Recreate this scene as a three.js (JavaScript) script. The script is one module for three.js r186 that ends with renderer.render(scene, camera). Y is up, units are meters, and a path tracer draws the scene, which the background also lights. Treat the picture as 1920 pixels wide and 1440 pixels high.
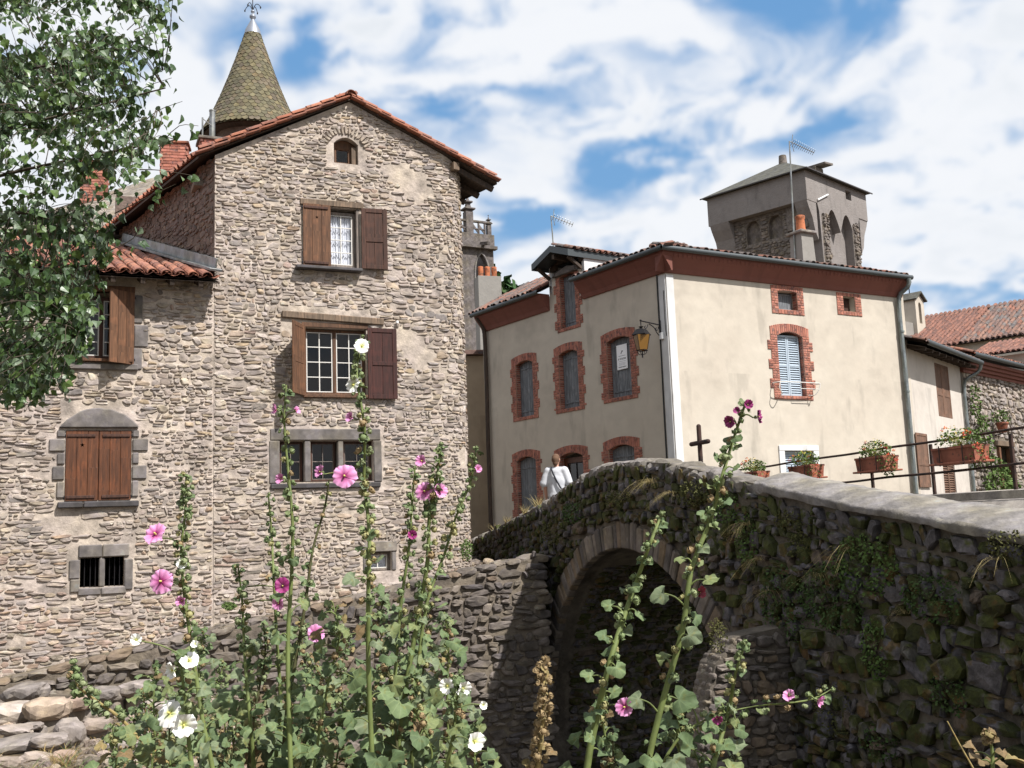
import * as THREE from 'three';
import { mergeGeometries } from 'three/addons/utils/BufferGeometryUtils.js';
import { MarchingCubes } from 'three/addons/objects/MarchingCubes.js';
import { ImprovedNoise } from 'three/addons/math/ImprovedNoise.js';

// ---------------------------------------------------------------- camera, sky, sun, exposure
const scene = new THREE.Scene();
const camera = new THREE.PerspectiveCamera(41.11, 4 / 3, 0.05, 1500);
camera.rotation.order = 'YXZ';
camera.position.set(0, 1.7, 0);
camera.rotation.set(7.86 * Math.PI / 180, 0, -2.1 * Math.PI / 180);
camera.updateMatrixWorld(true);

const SUN = new THREE.Vector3(0.505, 0.839, 0.204).normalize();
const SUN_POWER = 5.0, SKY_POWER = 0.66, EXPOSURE = 1.38;
const sun = new THREE.DirectionalLight(new THREE.Color().setRGB(1, 0.965, 0.92), SUN_POWER);
sun.name = 'sun';
sun.position.copy(SUN).multiplyScalar(80);
sun.target.position.set(0, 0, -18);
sun.castShadow = true;
sun.shadow.mapSize.set(4096, 4096);
Object.assign(sun.shadow.camera, { left: -45, right: 45, top: 45, bottom: -45, near: 1, far: 220 });
scene.add(sun, sun.target);

const renderer = new THREE.WebGLRenderer({ antialias: true });
renderer.toneMapping = THREE.LinearToneMapping;
renderer.toneMappingExposure = EXPOSURE;
renderer.shadowMap.enabled = true;

const sky = makeSky();
scene.background = sky;
scene.environment = sky;
scene.backgroundIntensity = SKY_POWER;
scene.environmentIntensity = SKY_POWER;
const V3 = (x, y, z) => new THREE.Vector3(x, y, z);

// a bright summer sky, broken cloud with blue gaps
function makeSky() {
  const W = 2048, Hh = 1024, data = new Float32Array(W * Hh * 4), N = new ImprovedNoise();
  const ss = (a, b, x) => { const t = Math.min(1, Math.max(0, (x - a) / (b - a))); return t * t * (3 - 2 * t); };
  const fbm = (x, y, z, o, g = 0.52) => { let s = 0, a = 1, n = 0; for (let i = 0; i < o; i++) { s += a * N.noise(x, y, z); n += a; a *= g; x = x * 2.03 + 5.1; y = y * 2.03 + 1.7; z = z * 2.03 + 9.2; } return s / n * 1.6; };
  // the larger gaps of blue: azimuth and elevation in degrees, half sizes, depth
  const gaps = [[17.5, 26.8, 6.4, 2.2, 1], [-3.6, 27.0, 2.6, 1.6, 0.55], [-10.0, 26.0, 3.2, 1.7, 0.95], [-14.8, 25.8, 1.7, 1.8, 0.75], [5.6, 19.5, 3.8, 2.1, 1], [-3.0, 22.0, 5.5, 1.8, 0.85], [2.2, 23.2, 2.6, 1.0, 0.5],
    [9.0, 24.6, 2.6, 1.2, 0.6], [-1.2, 16.8, 2.4, 1.3, 0.8], [16.5, 20.4, 3.0, 0.8, 0.4], [25.0, 10.8, 4.0, 1.6, 0.4], [-21, 23.5, 3, 2, 0.5], [-24, 15, 3, 2, 0.5],
    [60, 25, 8, 3, 0.9], [95, 22, 6, 3, 0.9], [130, 28, 9, 3, 0.9], [170, 20, 7, 3, 0.8], [-150, 26, 8, 3, 0.9], [-110, 20, 7, 3, 0.9], [-70, 27, 9, 3, 0.9], [-45, 19, 5, 2.4, 0.9], [40, 17, 5, 2, 0.8]];
  for (let j = 0; j < Hh; j++) {
    const el = ((j + 0.5) / Hh - 0.5) * Math.PI;
    for (let i = 0; i < W; i++) {
      const o = (j * W + i) * 4; data[o + 3] = 1;
      if (el <= -0.02) { data[o] = 0.2; data[o + 1] = 0.2; data[o + 2] = 0.19; continue; }
      const round = ((i + 0.5) / W - 0.5) * 2 * Math.PI;
      const x = Math.cos(round) * Math.cos(el), z = Math.sin(round) * Math.cos(el), y = Math.max(0.02, Math.sin(el));
      const az = Math.atan2(x, -z) * 180 / Math.PI, e = el * 180 / Math.PI;
      const k = 1 / (y + 0.16), px = x * k, pz = z * k;
      const wx = fbm(px * 2.2, 3.3, pz * 2.2, 4), wz = fbm(px * 2.2 + 7, 8.1, pz * 2.2, 4);
      const fa = fbm(px * 7 + wx, 21, pz * 7 + wz, 6, 0.56);
      const big = fbm(px * 1.5 + 0.4 * wx, 11.2, pz * 1.5 + 0.4 * wz, 5);
      let hole = 0;
      for (const g of gaps) {
        let da = az - g[0]; if (da > 180) da -= 360; if (da < -180) da += 360;
        da += 3.4 * wx + 1.5 * fa; const dx = da / g[2], dy = (e - g[1] + 2.0 * wz + 1.2 * fa) / g[3], q = dx * dx + dy * dy;
        if (q < 6) hole = Math.max(hole, g[4] * Math.exp(-q * 0.8));
      }
      const cover = 0.755 + 0.36 * big + 0.66 * fa - 0.86 * hole;
      const a = ss(0.07, 0.76, cover);
      const thick = ss(0.5, 1.35, cover + 0.25 * fa);
      const grey = 0.5 + 0.5 * fbm(px * 2.6 + 0.7 * wx, 31, pz * 2.6 + 0.7 * wz, 5);
      const shade = 1 - 0.17 * thick * ss(0.42, 0.78, grey);
      const b0 = Math.exp(-e / 22);
      const br = 0.11 + 0.24 * b0, bg = 0.315 + 0.29 * b0, bb = 0.68 + 0.20 * b0;
      const cr = 1.0 * shade, cg = 1.025 * (0.2 + 0.8 * shade), cb = 1.07 * (0.35 + 0.65 * shade);
      data[o] = br + (cr - br) * a; data[o + 1] = bg + (cg - bg) * a; data[o + 2] = bb + (cb - bb) * a;
    }
  }
  const t = new THREE.DataTexture(data, W, Hh, THREE.RGBAFormat, THREE.FloatType);
  t.mapping = THREE.EquirectangularReflectionMapping; t.magFilter = t.minFilter = THREE.LinearFilter; t.wrapS = THREE.RepeatWrapping; t.needsUpdate = true;
  return t;
}

// ---------------------------------------------------------------- helpers: numbers, names, geometry
function seeded(s) { return () => { s = (s + 0x6d2b79f5) | 0; let t = Math.imul(s ^ (s >>> 15), 1 | s); t = (t + Math.imul(t ^ (t >>> 7), 61 | t)) ^ t; return ((t ^ (t >>> 14)) >>> 0) / 4294967296; }; }
let rnd = seeded(7);
const reseed = (s) => { rnd = seeded(s); };
const rr = (a, b) => a + (b - a) * rnd();
const pick = (l) => l[Math.floor(rnd() * l.length)];
const clamp = (x, a, b) => Math.min(b, Math.max(a, x));
const lerp = (a, b, t) => a + (b - a) * t;
const sstep = (a, b, x) => { const t = clamp((x - a) / (b - a), 0, 1); return t * t * (3 - 2 * t); };
const D = Math.PI / 180;
const PN = new ImprovedNoise();
const n3 = (x, y, z) => PN.noise(x + 100.3, y + 100.7, z + 100.1);

const taken = new Map();
function numbered(n) { const k = taken.get(n) ?? 0; taken.set(n, k + 1); return k ? n + '_' + String(k).padStart(3, '0') : n; }
function tag(o, label, category, group, kind) { o.userData.label = label; o.userData.category = category; if (group) o.userData.group = group; if (kind) o.userData.kind = kind; return o; }
function thing(name, label, category, pos = [0, 0, 0], turn = 0, group) {
  const o = new THREE.Group(); o.name = numbered(name); o.position.set(...pos); o.rotation.y = turn; scene.add(o);
  return tag(o, label, category, group);
}
function setting(o, label, category) { o.userData.kind = 'structure'; if (label) { o.userData.label = label; o.userData.category = category; } return o; }

// uv in metres from the plane that each face lies nearest to
function uvBox(g) {
  if (g.index) g = g.toNonIndexed();
  if (!g.attributes.normal) g.computeVertexNormals();
  const p = g.attributes.position, uv = new Float32Array(p.count * 2), A = V3(), B = V3(), C = V3();
  for (let i = 0; i < p.count; i += 3) {
    A.fromBufferAttribute(p, i); B.fromBufferAttribute(p, i + 1); C.fromBufferAttribute(p, i + 2);
    const n = B.clone().sub(A).cross(C.clone().sub(A)), ax = Math.abs(n.x), ay = Math.abs(n.y), az = Math.abs(n.z);
    [A, B, C].forEach((q, k) => {
      const [u, v] = ay >= ax && ay >= az ? [q.x, q.z] : ax > az ? [q.z, q.y] : [q.x, q.y];
      uv[(i + k) * 2] = u; uv[(i + k) * 2 + 1] = v;
    });
  }
  g.setAttribute('uv', new THREE.BufferAttribute(uv, 2));
  return g;
}
const flat = (g) => { if (g.index) g = g.toNonIndexed(); g.computeVertexNormals(); return g; };
function join(list) {
  const l = list.flat(9).map((g) => { g = g.index ? g.toNonIndexed() : g; for (const k of Object.keys(g.attributes)) if (!['position', 'normal', 'uv', 'color'].includes(k)) g.deleteAttribute(k); return g; });
  const all = l.every((g) => g.attributes.color), uv = l.every((g) => g.attributes.uv);
  for (const g of l) { if (!all) g.deleteAttribute('color'); if (!uv) g.deleteAttribute('uv'); if (!g.attributes.normal) g.computeVertexNormals(); g.morphAttributes = {}; }
  return l.length === 1 ? l[0] : mergeGeometries(l);
}
function mesh(name, geos, mat, parent, keepUv) {
  let g = Array.isArray(geos) ? join(geos) : geos;
  if (!keepUv) g = uvBox(g);
  const m = new THREE.Mesh(g, mat); m.castShadow = m.receiveShadow = true;
  if (parent) { m.name = name; parent.add(m); } else { m.name = numbered(name); scene.add(m); }
  return m;
}
function put(name, geo, mat, parent) { const m = new THREE.Mesh(geo, mat); m.name = name; m.castShadow = m.receiveShadow = true; parent.add(m); return m; }
// a box with chamfered edges, centred
function bx(sx, sy, sz, bev = 0.006) {
  bev = Math.min(bev, sx * 0.3, sy * 0.3, sz * 0.3);
  const X = sx / 2, Y = sy / 2, Z = sz / 2, b = bev, P = [];
  const f = (a, c, d, e) => P.push(...a, ...c, ...d, ...a, ...d, ...e);
  for (const s of [1, -1]) {
    const o = (a, c, d, e) => (s > 0 ? f(a, c, d, e) : f(a, e, d, c));
    o([s * X, -Y + b, Z - b], [s * X, -Y + b, -Z + b], [s * X, Y - b, -Z + b], [s * X, Y - b, Z - b]);
    o([-X + b, s * Y, Z - b], [X - b, s * Y, Z - b], [X - b, s * Y, -Z + b], [-X + b, s * Y, -Z + b]);
    o([-X + b, -Y + b, s * Z], [X - b, -Y + b, s * Z], [X - b, Y - b, s * Z], [-X + b, Y - b, s * Z]);
    for (const t of [1, -1]) {
      const w = (a, c, d, e) => (s * t > 0 ? f(a, c, d, e) : f(a, e, d, c));
      w([s * X, t * (Y - b), Z - b], [s * X, t * (Y - b), -Z + b], [s * (X - b), t * Y, -Z + b], [s * (X - b), t * Y, Z - b]);
      w([-X + b, s * Y, t * (Z - b)], [X - b, s * Y, t * (Z - b)], [X - b, s * (Y - b), t * Z], [-X + b, s * (Y - b), t * Z]);
      w([s * (X - b), -Y + b, t * Z], [s * X, -Y + b, t * (Z - b)], [s * X, Y - b, t * (Z - b)], [s * (X - b), Y - b, t * Z]);
      for (const r of [1, -1]) { const a = [s * X, t * (Y - b), r * (Z - b)], c = [s * (X - b), t * Y, r * (Z - b)], d = [s * (X - b), t * (Y - b), r * Z]; P.push(...(s * t * r > 0 ? [...a, ...c, ...d] : [...a, ...d, ...c])); }
    }
  }
  const g = new THREE.BufferGeometry(); g.setAttribute('position', new THREE.Float32BufferAttribute(P, 3)); g.computeVertexNormals(); return g;
}
const move = (g, x, y, z) => g.translate(x, y, z);
function bar(a, b, r0, r1 = r0, seg = 6) { // round bar from a to b
  const A = V3(...a), B = V3(...b), d = B.clone().sub(A), g = new THREE.CylinderGeometry(r1, r0, d.length(), seg, 1);
  g.applyQuaternion(new THREE.Quaternion().setFromUnitVectors(V3(0, 1, 0), d.clone().normalize())); g.translate(...A.add(B).multiplyScalar(0.5).toArray()); return g;
}
function beam(a, b, w, h, bev = 0.006, up = V3(0, 1, 0)) { // square timber from a to b: w across, h up
  const A = V3(...a), B = V3(...b), z = B.clone().sub(A), L = z.length(); z.normalize();
  const x = up.clone().cross(z).normalize(), y = z.clone().cross(x), g = bx(w, h, L, bev);
  g.applyMatrix4(new THREE.Matrix4().makeBasis(x, y, z).setPosition(A.add(B).multiplyScalar(0.5))); return g;
}
function pipe(pts, r, seg = 8, n = 40) { return new THREE.TubeGeometry(new THREE.CatmullRomCurve3(pts.map((p) => V3(...p))), n, r, seg, false); }
// tapered tube along points with a radius for each
function limb(pts, rad, seg = 7) {
  const c = new THREE.CatmullRomCurve3(pts.map((p) => (p.isVector3 ? p : V3(...p)))), n = Math.max(4, (pts.length - 1) * 3), fr = c.computeFrenetFrames(n, false), P = [], I = [], U = [];
  for (let i = 0; i <= n; i++) {
    const t = i / n, p = c.getPoint(t), f = t * (rad.length - 1), k = Math.min(rad.length - 2, Math.floor(f)), r = lerp(rad[k], rad[k + 1], f - k);
    for (let j = 0; j <= seg; j++) { const a = j / seg * 2 * Math.PI, q = p.clone().addScaledVector(fr.normals[i], Math.cos(a) * r).addScaledVector(fr.binormals[i], Math.sin(a) * r); P.push(q.x, q.y, q.z); U.push(j / seg * 6.28 * r, t * c.getLength()); }
  }
  for (let i = 0; i < n; i++) for (let j = 0; j < seg; j++) { const a = i * (seg + 1) + j, b = a + seg + 1; I.push(a, b, a + 1, b, b + 1, a + 1); }
  const g = new THREE.BufferGeometry(); g.setAttribute('position', new THREE.Float32BufferAttribute(P, 3)); g.setAttribute('uv', new THREE.Float32BufferAttribute(U, 2)); g.setIndex(I); g.computeVertexNormals(); return g;
}
function grid(nu, nv, fn) { // fn(u, v) -> [x, y, z]
  const P = [], I = [];
  for (let j = 0; j <= nv; j++) for (let i = 0; i <= nu; i++) P.push(...fn(i / nu, j / nv));
  for (let j = 0; j < nv; j++) for (let i = 0; i < nu; i++) { const a = j * (nu + 1) + i, b = a + nu + 1; I.push(a, a + 1, b + 1, a, b + 1, b); }
  const g = new THREE.BufferGeometry(); g.setAttribute('position', new THREE.Float32BufferAttribute(P, 3)); g.setIndex(I); g.computeVertexNormals(); return g;
}
function mapG(g, fn) { // move every vertex by fn([a, y, b])
  const p = g.attributes.position; for (let i = 0; i < p.count; i++) { const q = fn(p.getX(i), p.getY(i), p.getZ(i)); p.setXYZ(i, q.x, q.y, q.z); }
  p.needsUpdate = true; return flat(g);
}
const shape = (pts, holes = []) => { const s = new THREE.Shape(pts.map((p) => new THREE.Vector2(...p))); for (const h of holes) s.holes.push(new THREE.Path(h.map((p) => new THREE.Vector2(...p)))); return s; };
function slab(pts, depth, holes = [], bev = 0) { // outline in x,y; thickness from z = -depth to 0
  const g = new THREE.ExtrudeGeometry(shape(pts, holes), { depth, bevelEnabled: bev > 0, bevelSize: bev, bevelThickness: bev, bevelOffset: -bev, bevelSegments: 1, curveSegments: 6 }); g.translate(0, 0, -depth); return g;
}
const rect = (x0, y0, x1, y1) => [[x0, y0], [x1, y0], [x1, y1], [x0, y1]];
function archTop(x0, y0, x1, y1, rise, n = 8) { // opening with a low arched head
  const l = [[x0, y0], [x1, y0], [x1, y1]];
  for (let i = 1; i < n; i++) { const t = i / n; l.push([lerp(x1, x0, t), y1 + rise * (1 - (2 * t - 1) ** 2)]); }
  l.push([x0, y1]); return l;
}
// a wall frame: origin, u along the wall, n out of it
class Frame {
  constructor(o, deg) { this.o = V3(o[0], 0, o[2]); const a = deg * D; this.u = V3(Math.sin(a), 0, -Math.cos(a)); this.n = V3(Math.cos(a), 0, Math.sin(a)); this.turn = Math.atan2(this.n.x, this.n.z); }
  p(a, y, b = 0) { return V3(this.o.x + this.u.x * a + this.n.x * b, y, this.o.z + this.u.z * a + this.n.z * b); }
  group(name, label, category, group) { return thing(name, label, category, [this.o.x, 0, this.o.z], this.turn, group); }
  local(v) { const d = v.clone().sub(this.o); return V3(d.dot(this.u), v.y, d.dot(this.n)); }
}
const onScreen = (v) => { const q = v.clone().project(camera); return { x: q.x, y: q.y, in: Math.abs(q.x) < 1.02 && Math.abs(q.y) < 1.02 && q.z < 1 }; };

// ---------------------------------------------------------------- textures (tileable) and materials
function lattice(p, s) { const t = new Float32Array(p * p), r = seeded(s); for (let i = 0; i < p * p; i++) t[i] = r(); return t; }
const lat = new Map();
function vn(u, v, p, s) { // periodic value noise, period p cells
  const key = p * 1000 + s; let t = lat.get(key); if (!t) lat.set(key, t = lattice(p, key));
  const x = u * p, y = v * p, i = Math.floor(x), j = Math.floor(y), fx = x - i, fy = y - j, sx = fx * fx * (3 - 2 * fx), sy = fy * fy * (3 - 2 * fy);
  const i0 = ((i % p) + p) % p, i1 = (i0 + 1) % p, j0 = ((j % p) + p) % p, j1 = (j0 + 1) % p;
  return lerp(lerp(t[j0 * p + i0], t[j0 * p + i1], sx), lerp(t[j1 * p + i0], t[j1 * p + i1], sx), sy);
}
function fb(u, v, p, s, o = 5, g = 0.55) { let r = 0, a = 1, n = 0; for (let k = 0; k < o; k++) { r += a * vn(u, v, p << k, s + k); n += a; a *= g; } return r / n; }
function dataTex(n, fn, srgb, reps = 1, h = n) {
  const d = new Uint8Array(n * h * 4);
  for (let j = 0; j < h; j++) for (let i = 0; i < n; i++) { const c = fn(i / n, j / h), o = (j * n + i) * 4; for (let k = 0; k < 3; k++) d[o + k] = clamp(Math.round((Array.isArray(c) ? c[k] : c) * 255), 0, 255); d[o + 3] = 255; }
  const t = new THREE.DataTexture(d, n, h); t.wrapS = t.wrapT = THREE.RepeatWrapping; t.magFilter = THREE.LinearFilter; t.minFilter = THREE.LinearMipmapLinearFilter; t.generateMipmaps = true;
  t.repeat.set(1 / reps, 1 / reps); if (srgb) t.colorSpace = THREE.SRGBColorSpace; t.needsUpdate = true; return t;
}
const mul = (c, k) => c.map((x) => x * k);
// stone: mottled, flecked, with lichen spots that are a little paler
const tStone = dataTex(512, (u, v) => { const a = fb(u, v, 6, 1, 6), b = fb(u, v, 3, 20, 5), l = sstep(0.63, 0.70, fb(u, v, 9, 40, 4)); const k = 0.62 + 0.5 * a + 0.06 * (vn(u, v, 256, 3) - 0.5); return [k * (0.97 + 0.10 * b) + 0.07 * l, k * (0.95 + 0.07 * b) + 0.07 * l, k * (0.99 - 0.10 * b) + 0.05 * l]; }, true, 0.9);
const tStoneB = dataTex(512, (u, v) => 0.65 * fb(u, v, 8, 51, 6, 0.62) + 0.35 * Math.abs(2 * fb(u, v, 5, 61, 4) - 1), false, 0.6);
const tMortar = dataTex(1024, (u, v) => { const a = fb(u, v, 20, 70, 6, 0.62), b = fb(u, v, 5, 77, 4), s = sstep(0.56, 0.72, fb(u, v, 7, 88, 5)); const k = 0.68 + 0.42 * a + 0.1 * (vn(u, v, 256, 5) - 0.5) - 0.12 * s; const z = 0.86 + 0.26 * fb(u, v, 2, 81, 3); return [k * z * (0.98 + 0.06 * b), k * z * (0.95 + 0.06 * b), k * z * (0.96 - 0.03 * b)]; }, true, 3.1);
const tPlaster = dataTex(1024, (u, v) => { const a = fb(u, v, 3, 90, 6, 0.6), f = fb(u, v, 24, 99, 4), s = sstep(0.56, 0.78, fb(u * 1, v * 1, 5, 105, 5)), d = sstep(0.60, 0.8, fb(u, v * 0.25, 16, 117, 4)); const k = 0.88 + 0.10 * a + 0.07 * (f - 0.5) - 0.05 * s - 0.075 * d; return [k, k * (0.985 + 0.02 * a), k * (0.97 + 0.03 * a)]; }, true, 5.5);
const tPlasterB = dataTex(512, (u, v) => 0.6 * fb(u, v, 16, 120, 5, 0.6) + 0.4 * fb(u, v, 4, 131, 3), false, 1.2);
const tWood = dataTex(512, (u, v) => { const w = u + 0.03 * (vn(u, v, 4, 140) - 0.5), g = fb(w, v * 0.08, 24, 141, 4, 0.6), f = vn(w, v * 0.05, 128, 149), s = sstep(0.55, 0.72, fb(u, v, 4, 150, 4)); const k = 0.52 + 0.5 * g + 0.16 * (f - 0.5); return [k + 0.09 * s, k * 0.97 + 0.07 * s, k * 0.94 + 0.06 * s]; }, true, 0.7);
const tWoodB = dataTex(512, (u, v) => 0.6 * fb(u, v * 0.06, 48, 160, 4) + 0.4 * fb(u, v * 0.1, 8, 166, 3), false, 0.7);
const tTile = dataTex(512, (u, v) => { const a = fb(u, v, 5, 170, 5), d = sstep(0.55, 0.7, fb(u, v, 7, 178, 5)), l = sstep(0.66, 0.72, fb(u, v, 16, 186, 3)); const k = 0.72 + 0.4 * a; return [k * (1 - 0.32 * d) + 0.10 * l, k * (1 - 0.25 * d) + 0.12 * l, k * (1 - 0.18 * d) + 0.10 * l]; }, true, 0.8);
const tLeaf = dataTex(256, (u, v) => { const a = fb(u, v, 4, 190, 5), d = sstep(0.64, 0.75, fb(u, v, 8, 197, 4)); const k = 0.7 + 0.45 * a; return [k + 0.12 * d, k, k * 0.95 - 0.05 * d]; }, true, 0.2);
const tSoil = dataTex(512, (u, v) => { const a = fb(u, v, 10, 200, 6, 0.65), g = fb(u, v, 4, 208, 4); const k = 0.5 + 0.7 * a; return [k, k * (0.93 + 0.1 * g), k * (0.84 + 0.1 * g)]; }, true, 1.4);
const tMoss = dataTex(512, (u, v) => { const a = fb(u, v, 14, 214, 5, 0.65), m = sstep(0.44, 0.60, fb(u, v, 4, 220, 5)), o = sstep(0.6, 0.68, fb(u, v, 6, 227, 4)); const k = 0.45 + 0.75 * a; const st = [k * 0.95, k * 0.93, k * 0.97], ms = [k * 0.62, k * 0.68, k * 0.26]; return st.map((c, i) => lerp(lerp(c, ms[i], m), [k * 0.85, k * 0.66, k * 0.3][i], o * 0.6)); }, true, 1.1);
const M = {};
function mat(name, rgb, o = {}) { const m = new THREE.MeshStandardMaterial({ color: new THREE.Color().setRGB(...rgb), roughness: 0.9, metalness: 0, ...o }); m.name = name; return (M[name] = m); }
function matP(name, rgb, o = {}) { const m = new THREE.MeshPhysicalMaterial({ color: new THREE.Color().setRGB(...rgb), roughness: 0.6, ...o }); m.name = name; return (M[name] = m); }
const st = { map: tStone, bumpMap: tStoneB, bumpScale: 0.012 };
// facade rubble: tan, grey, brown, ochre, dark schist, pale, warm grey, rust
const FACADE = [[0.465, 0.41, 0.37], [0.44, 0.40, 0.375], [0.385, 0.335, 0.30], [0.49, 0.41, 0.33], [0.295, 0.275, 0.265], [0.54, 0.495, 0.455], [0.46, 0.415, 0.38], [0.44, 0.345, 0.295], [0.375, 0.345, 0.33]].map((c, i) => mat('facade_stone_' + i, c, st));
const facadeOdds = [0, 0, 0, 0, 1, 1, 1, 1, 2, 2, 2, 3, 4, 5, 5, 5, 6, 6, 6, 6, 6, 7, 8, 8, 8];
const DARKST = [[0.115, 0.105, 0.10], [0.09, 0.082, 0.08], [0.14, 0.125, 0.11], [0.075, 0.07, 0.072], [0.12, 0.10, 0.075]].map((c, i) => mat('dark_stone_' + i, c, st));
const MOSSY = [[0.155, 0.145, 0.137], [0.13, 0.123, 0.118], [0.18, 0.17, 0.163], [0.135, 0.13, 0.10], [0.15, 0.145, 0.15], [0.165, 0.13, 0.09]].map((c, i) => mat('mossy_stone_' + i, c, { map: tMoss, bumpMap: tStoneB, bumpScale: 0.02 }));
const QUAY = [[0.20, 0.18, 0.165], [0.15, 0.135, 0.125], [0.24, 0.215, 0.19], [0.125, 0.115, 0.115], [0.22, 0.175, 0.13]].map((c, i) => mat('quay_stone_' + i, c, st));
mat('mortar', [0.565, 0.51, 0.468], { map: tMortar, bumpMap: tPlasterB, bumpScale: 0.02 });
mat('old_mortar', [0.20, 0.175, 0.145], { map: tMortar, bumpMap: tPlasterB, bumpScale: 0.03 });
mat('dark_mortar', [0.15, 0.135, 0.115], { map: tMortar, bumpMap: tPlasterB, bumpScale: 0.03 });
mat('dressed_stone', [0.205, 0.195, 0.195], { map: tStone, bumpMap: tStoneB, bumpScale: 0.006 });
mat('dressed_stone_pale', [0.275, 0.26, 0.255], { map: tStone, bumpMap: tStoneB, bumpScale: 0.006 });
mat('slate_sill', [0.075, 0.072, 0.08], { map: tStone, roughness: 0.7 });
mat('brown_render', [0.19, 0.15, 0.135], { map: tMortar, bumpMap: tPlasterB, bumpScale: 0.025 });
mat('cream_render', [0.60, 0.54, 0.46], { map: tPlaster, bumpMap: tPlasterB, bumpScale: 0.003 });
mat('white_paint', [0.74, 0.745, 0.76], { map: tPlaster, bumpMap: tPlasterB, bumpScale: 0.002 });
mat('ochre_render', [0.42, 0.34, 0.25], { map: tPlaster, bumpMap: tPlasterB, bumpScale: 0.006 });
mat('pale_render', [0.62, 0.57, 0.52], { map: tPlaster, bumpMap: tPlasterB, bumpScale: 0.006 });
mat('grey_render', [0.30, 0.285, 0.265], { map: tPlaster, bumpMap: tPlasterB, bumpScale: 0.01 });
mat('cornice_red', [0.235, 0.085, 0.064], { map: tPlaster, bumpMap: tPlasterB, bumpScale: 0.003, roughness: 0.85 });
const BRICK = [[0.44, 0.17, 0.115], [0.49, 0.205, 0.145], [0.38, 0.145, 0.10], [0.46, 0.18, 0.13]].map((c, i) => mat('brick_' + i, c, { map: tTile, bumpMap: tStoneB, bumpScale: 0.004 }));
mat('brick_joint', [0.46, 0.29, 0.23], { map: tMortar });
const TILES = [[0.355, 0.135, 0.078], [0.305, 0.112, 0.066], [0.40, 0.17, 0.105], [0.285, 0.12, 0.082], [0.345, 0.155, 0.108]].map((c, i) => mat('clay_tile_' + i, c, { map: tTile, bumpMap: tStoneB, bumpScale: 0.004 }));
const REDOLD = [[0.24, 0.105, 0.072], [0.21, 0.10, 0.075], [0.27, 0.125, 0.088]].map((c, i) => mat('weathered_tile_' + i, c, { map: tTile, bumpMap: tStoneB, bumpScale: 0.006 }));
const OLDTILES = [[0.225, 0.11, 0.08], [0.19, 0.118, 0.098], [0.255, 0.142, 0.104], [0.17, 0.14, 0.128], [0.265, 0.112, 0.075]].map((c, i) => mat('old_tile_' + i, c, { map: tTile, bumpMap: tStoneB, bumpScale: 0.006 }));
const SLATES = [[0.155, 0.145, 0.085], [0.13, 0.125, 0.08], [0.18, 0.165, 0.10], [0.145, 0.125, 0.09], [0.19, 0.155, 0.09]].map((c, i) => mat('slate_' + i, c, { map: tStone, bumpMap: tStoneB, bumpScale: 0.004 }));
const wd = { map: tWood, bumpMap: tWoodB, bumpScale: 0.004, roughness: 0.8 };
mat('shutter_brown', [0.20, 0.098, 0.050], wd); mat('shutter_dark', [0.10, 0.045, 0.030], wd); mat('shutter_red', [0.075, 0.022, 0.017], wd);
mat('shutter_varnish', [0.175, 0.062, 0.022], { ...wd, roughness: 0.55 }); mat('old_beam', [0.24, 0.18, 0.13], wd); mat('window_wood', [0.17, 0.09, 0.05], wd); mat('grey_wood', [0.30, 0.27, 0.25], wd);
mat('white_bars', [0.66, 0.64, 0.60], { roughness: 0.6 }); mat('rafter', [0.09, 0.065, 0.05], wd);
mat('shutter_blue', [0.26, 0.30, 0.35], { ...wd, bumpScale: 0.002 }); mat('shutter_pale', [0.40, 0.47, 0.54], { roughness: 0.6 }); mat('shutter_tan', [0.245, 0.145, 0.10], wd);
mat('iron', [0.022, 0.02, 0.022], { roughness: 0.55, metalness: 0.6 }); mat('rusty_iron', [0.075, 0.042, 0.033], { roughness: 0.85, metalness: 0.3, map: tTile });
mat('zinc', [0.32, 0.35, 0.37], { roughness: 0.45, metalness: 0.7, map: tStone }); mat('zinc_dark', [0.075, 0.085, 0.09], { roughness: 0.5, metalness: 0.5 }); mat('lead', [0.24, 0.26, 0.30], { roughness: 0.5, metalness: 0.5 });
mat('green_zinc', [0.25, 0.30, 0.32], { roughness: 0.5, metalness: 0.5, map: tStone });
mat('black_cable', [0.02, 0.02, 0.02], { roughness: 0.7 }); mat('white_plastic', [0.7, 0.7, 0.7], { roughness: 0.4 });
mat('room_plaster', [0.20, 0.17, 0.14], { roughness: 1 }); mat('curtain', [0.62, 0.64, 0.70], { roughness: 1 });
matP('pane', [1, 1, 1], { transmission: 1, thickness: 0, roughness: 0.04, ior: 1.45 });
matP('amber_glass', [0.27, 0.13, 0.018], { transmission: 0.3, thickness: 0, roughness: 0.4 });
mat('terracotta', [0.33, 0.115, 0.07], { map: tTile, bumpMap: tStoneB, bumpScale: 0.003 }); mat('chimney_pot', [0.46, 0.15, 0.065], { map: tTile });
mat('dark_tower', [0.205, 0.185, 0.17], { map: tStone, bumpMap: tStoneB, bumpScale: 0.05 });
mat('church_stone', [0.165, 0.152, 0.15], { map: tStone, bumpMap: tStoneB, bumpScale: 0.02 });
mat('lichen_cap', [0.255, 0.25, 0.248], { map: tStone, bumpMap: tStoneB, bumpScale: 0.02 });
mat('concrete', [0.42, 0.40, 0.38], { map: tMortar, bumpMap: tPlasterB, bumpScale: 0.008 });
mat('asphalt', [0.075, 0.072, 0.07], { map: tSoil, bumpMap: tStoneB, bumpScale: 0.006 });
mat('soil', [0.155, 0.12, 0.088], { map: tSoil, bumpMap: tStoneB, bumpScale: 0.04 });
mat('gravelly', [0.20, 0.175, 0.145], { map: tSoil, bumpMap: tStoneB, bumpScale: 0.03 });

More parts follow.
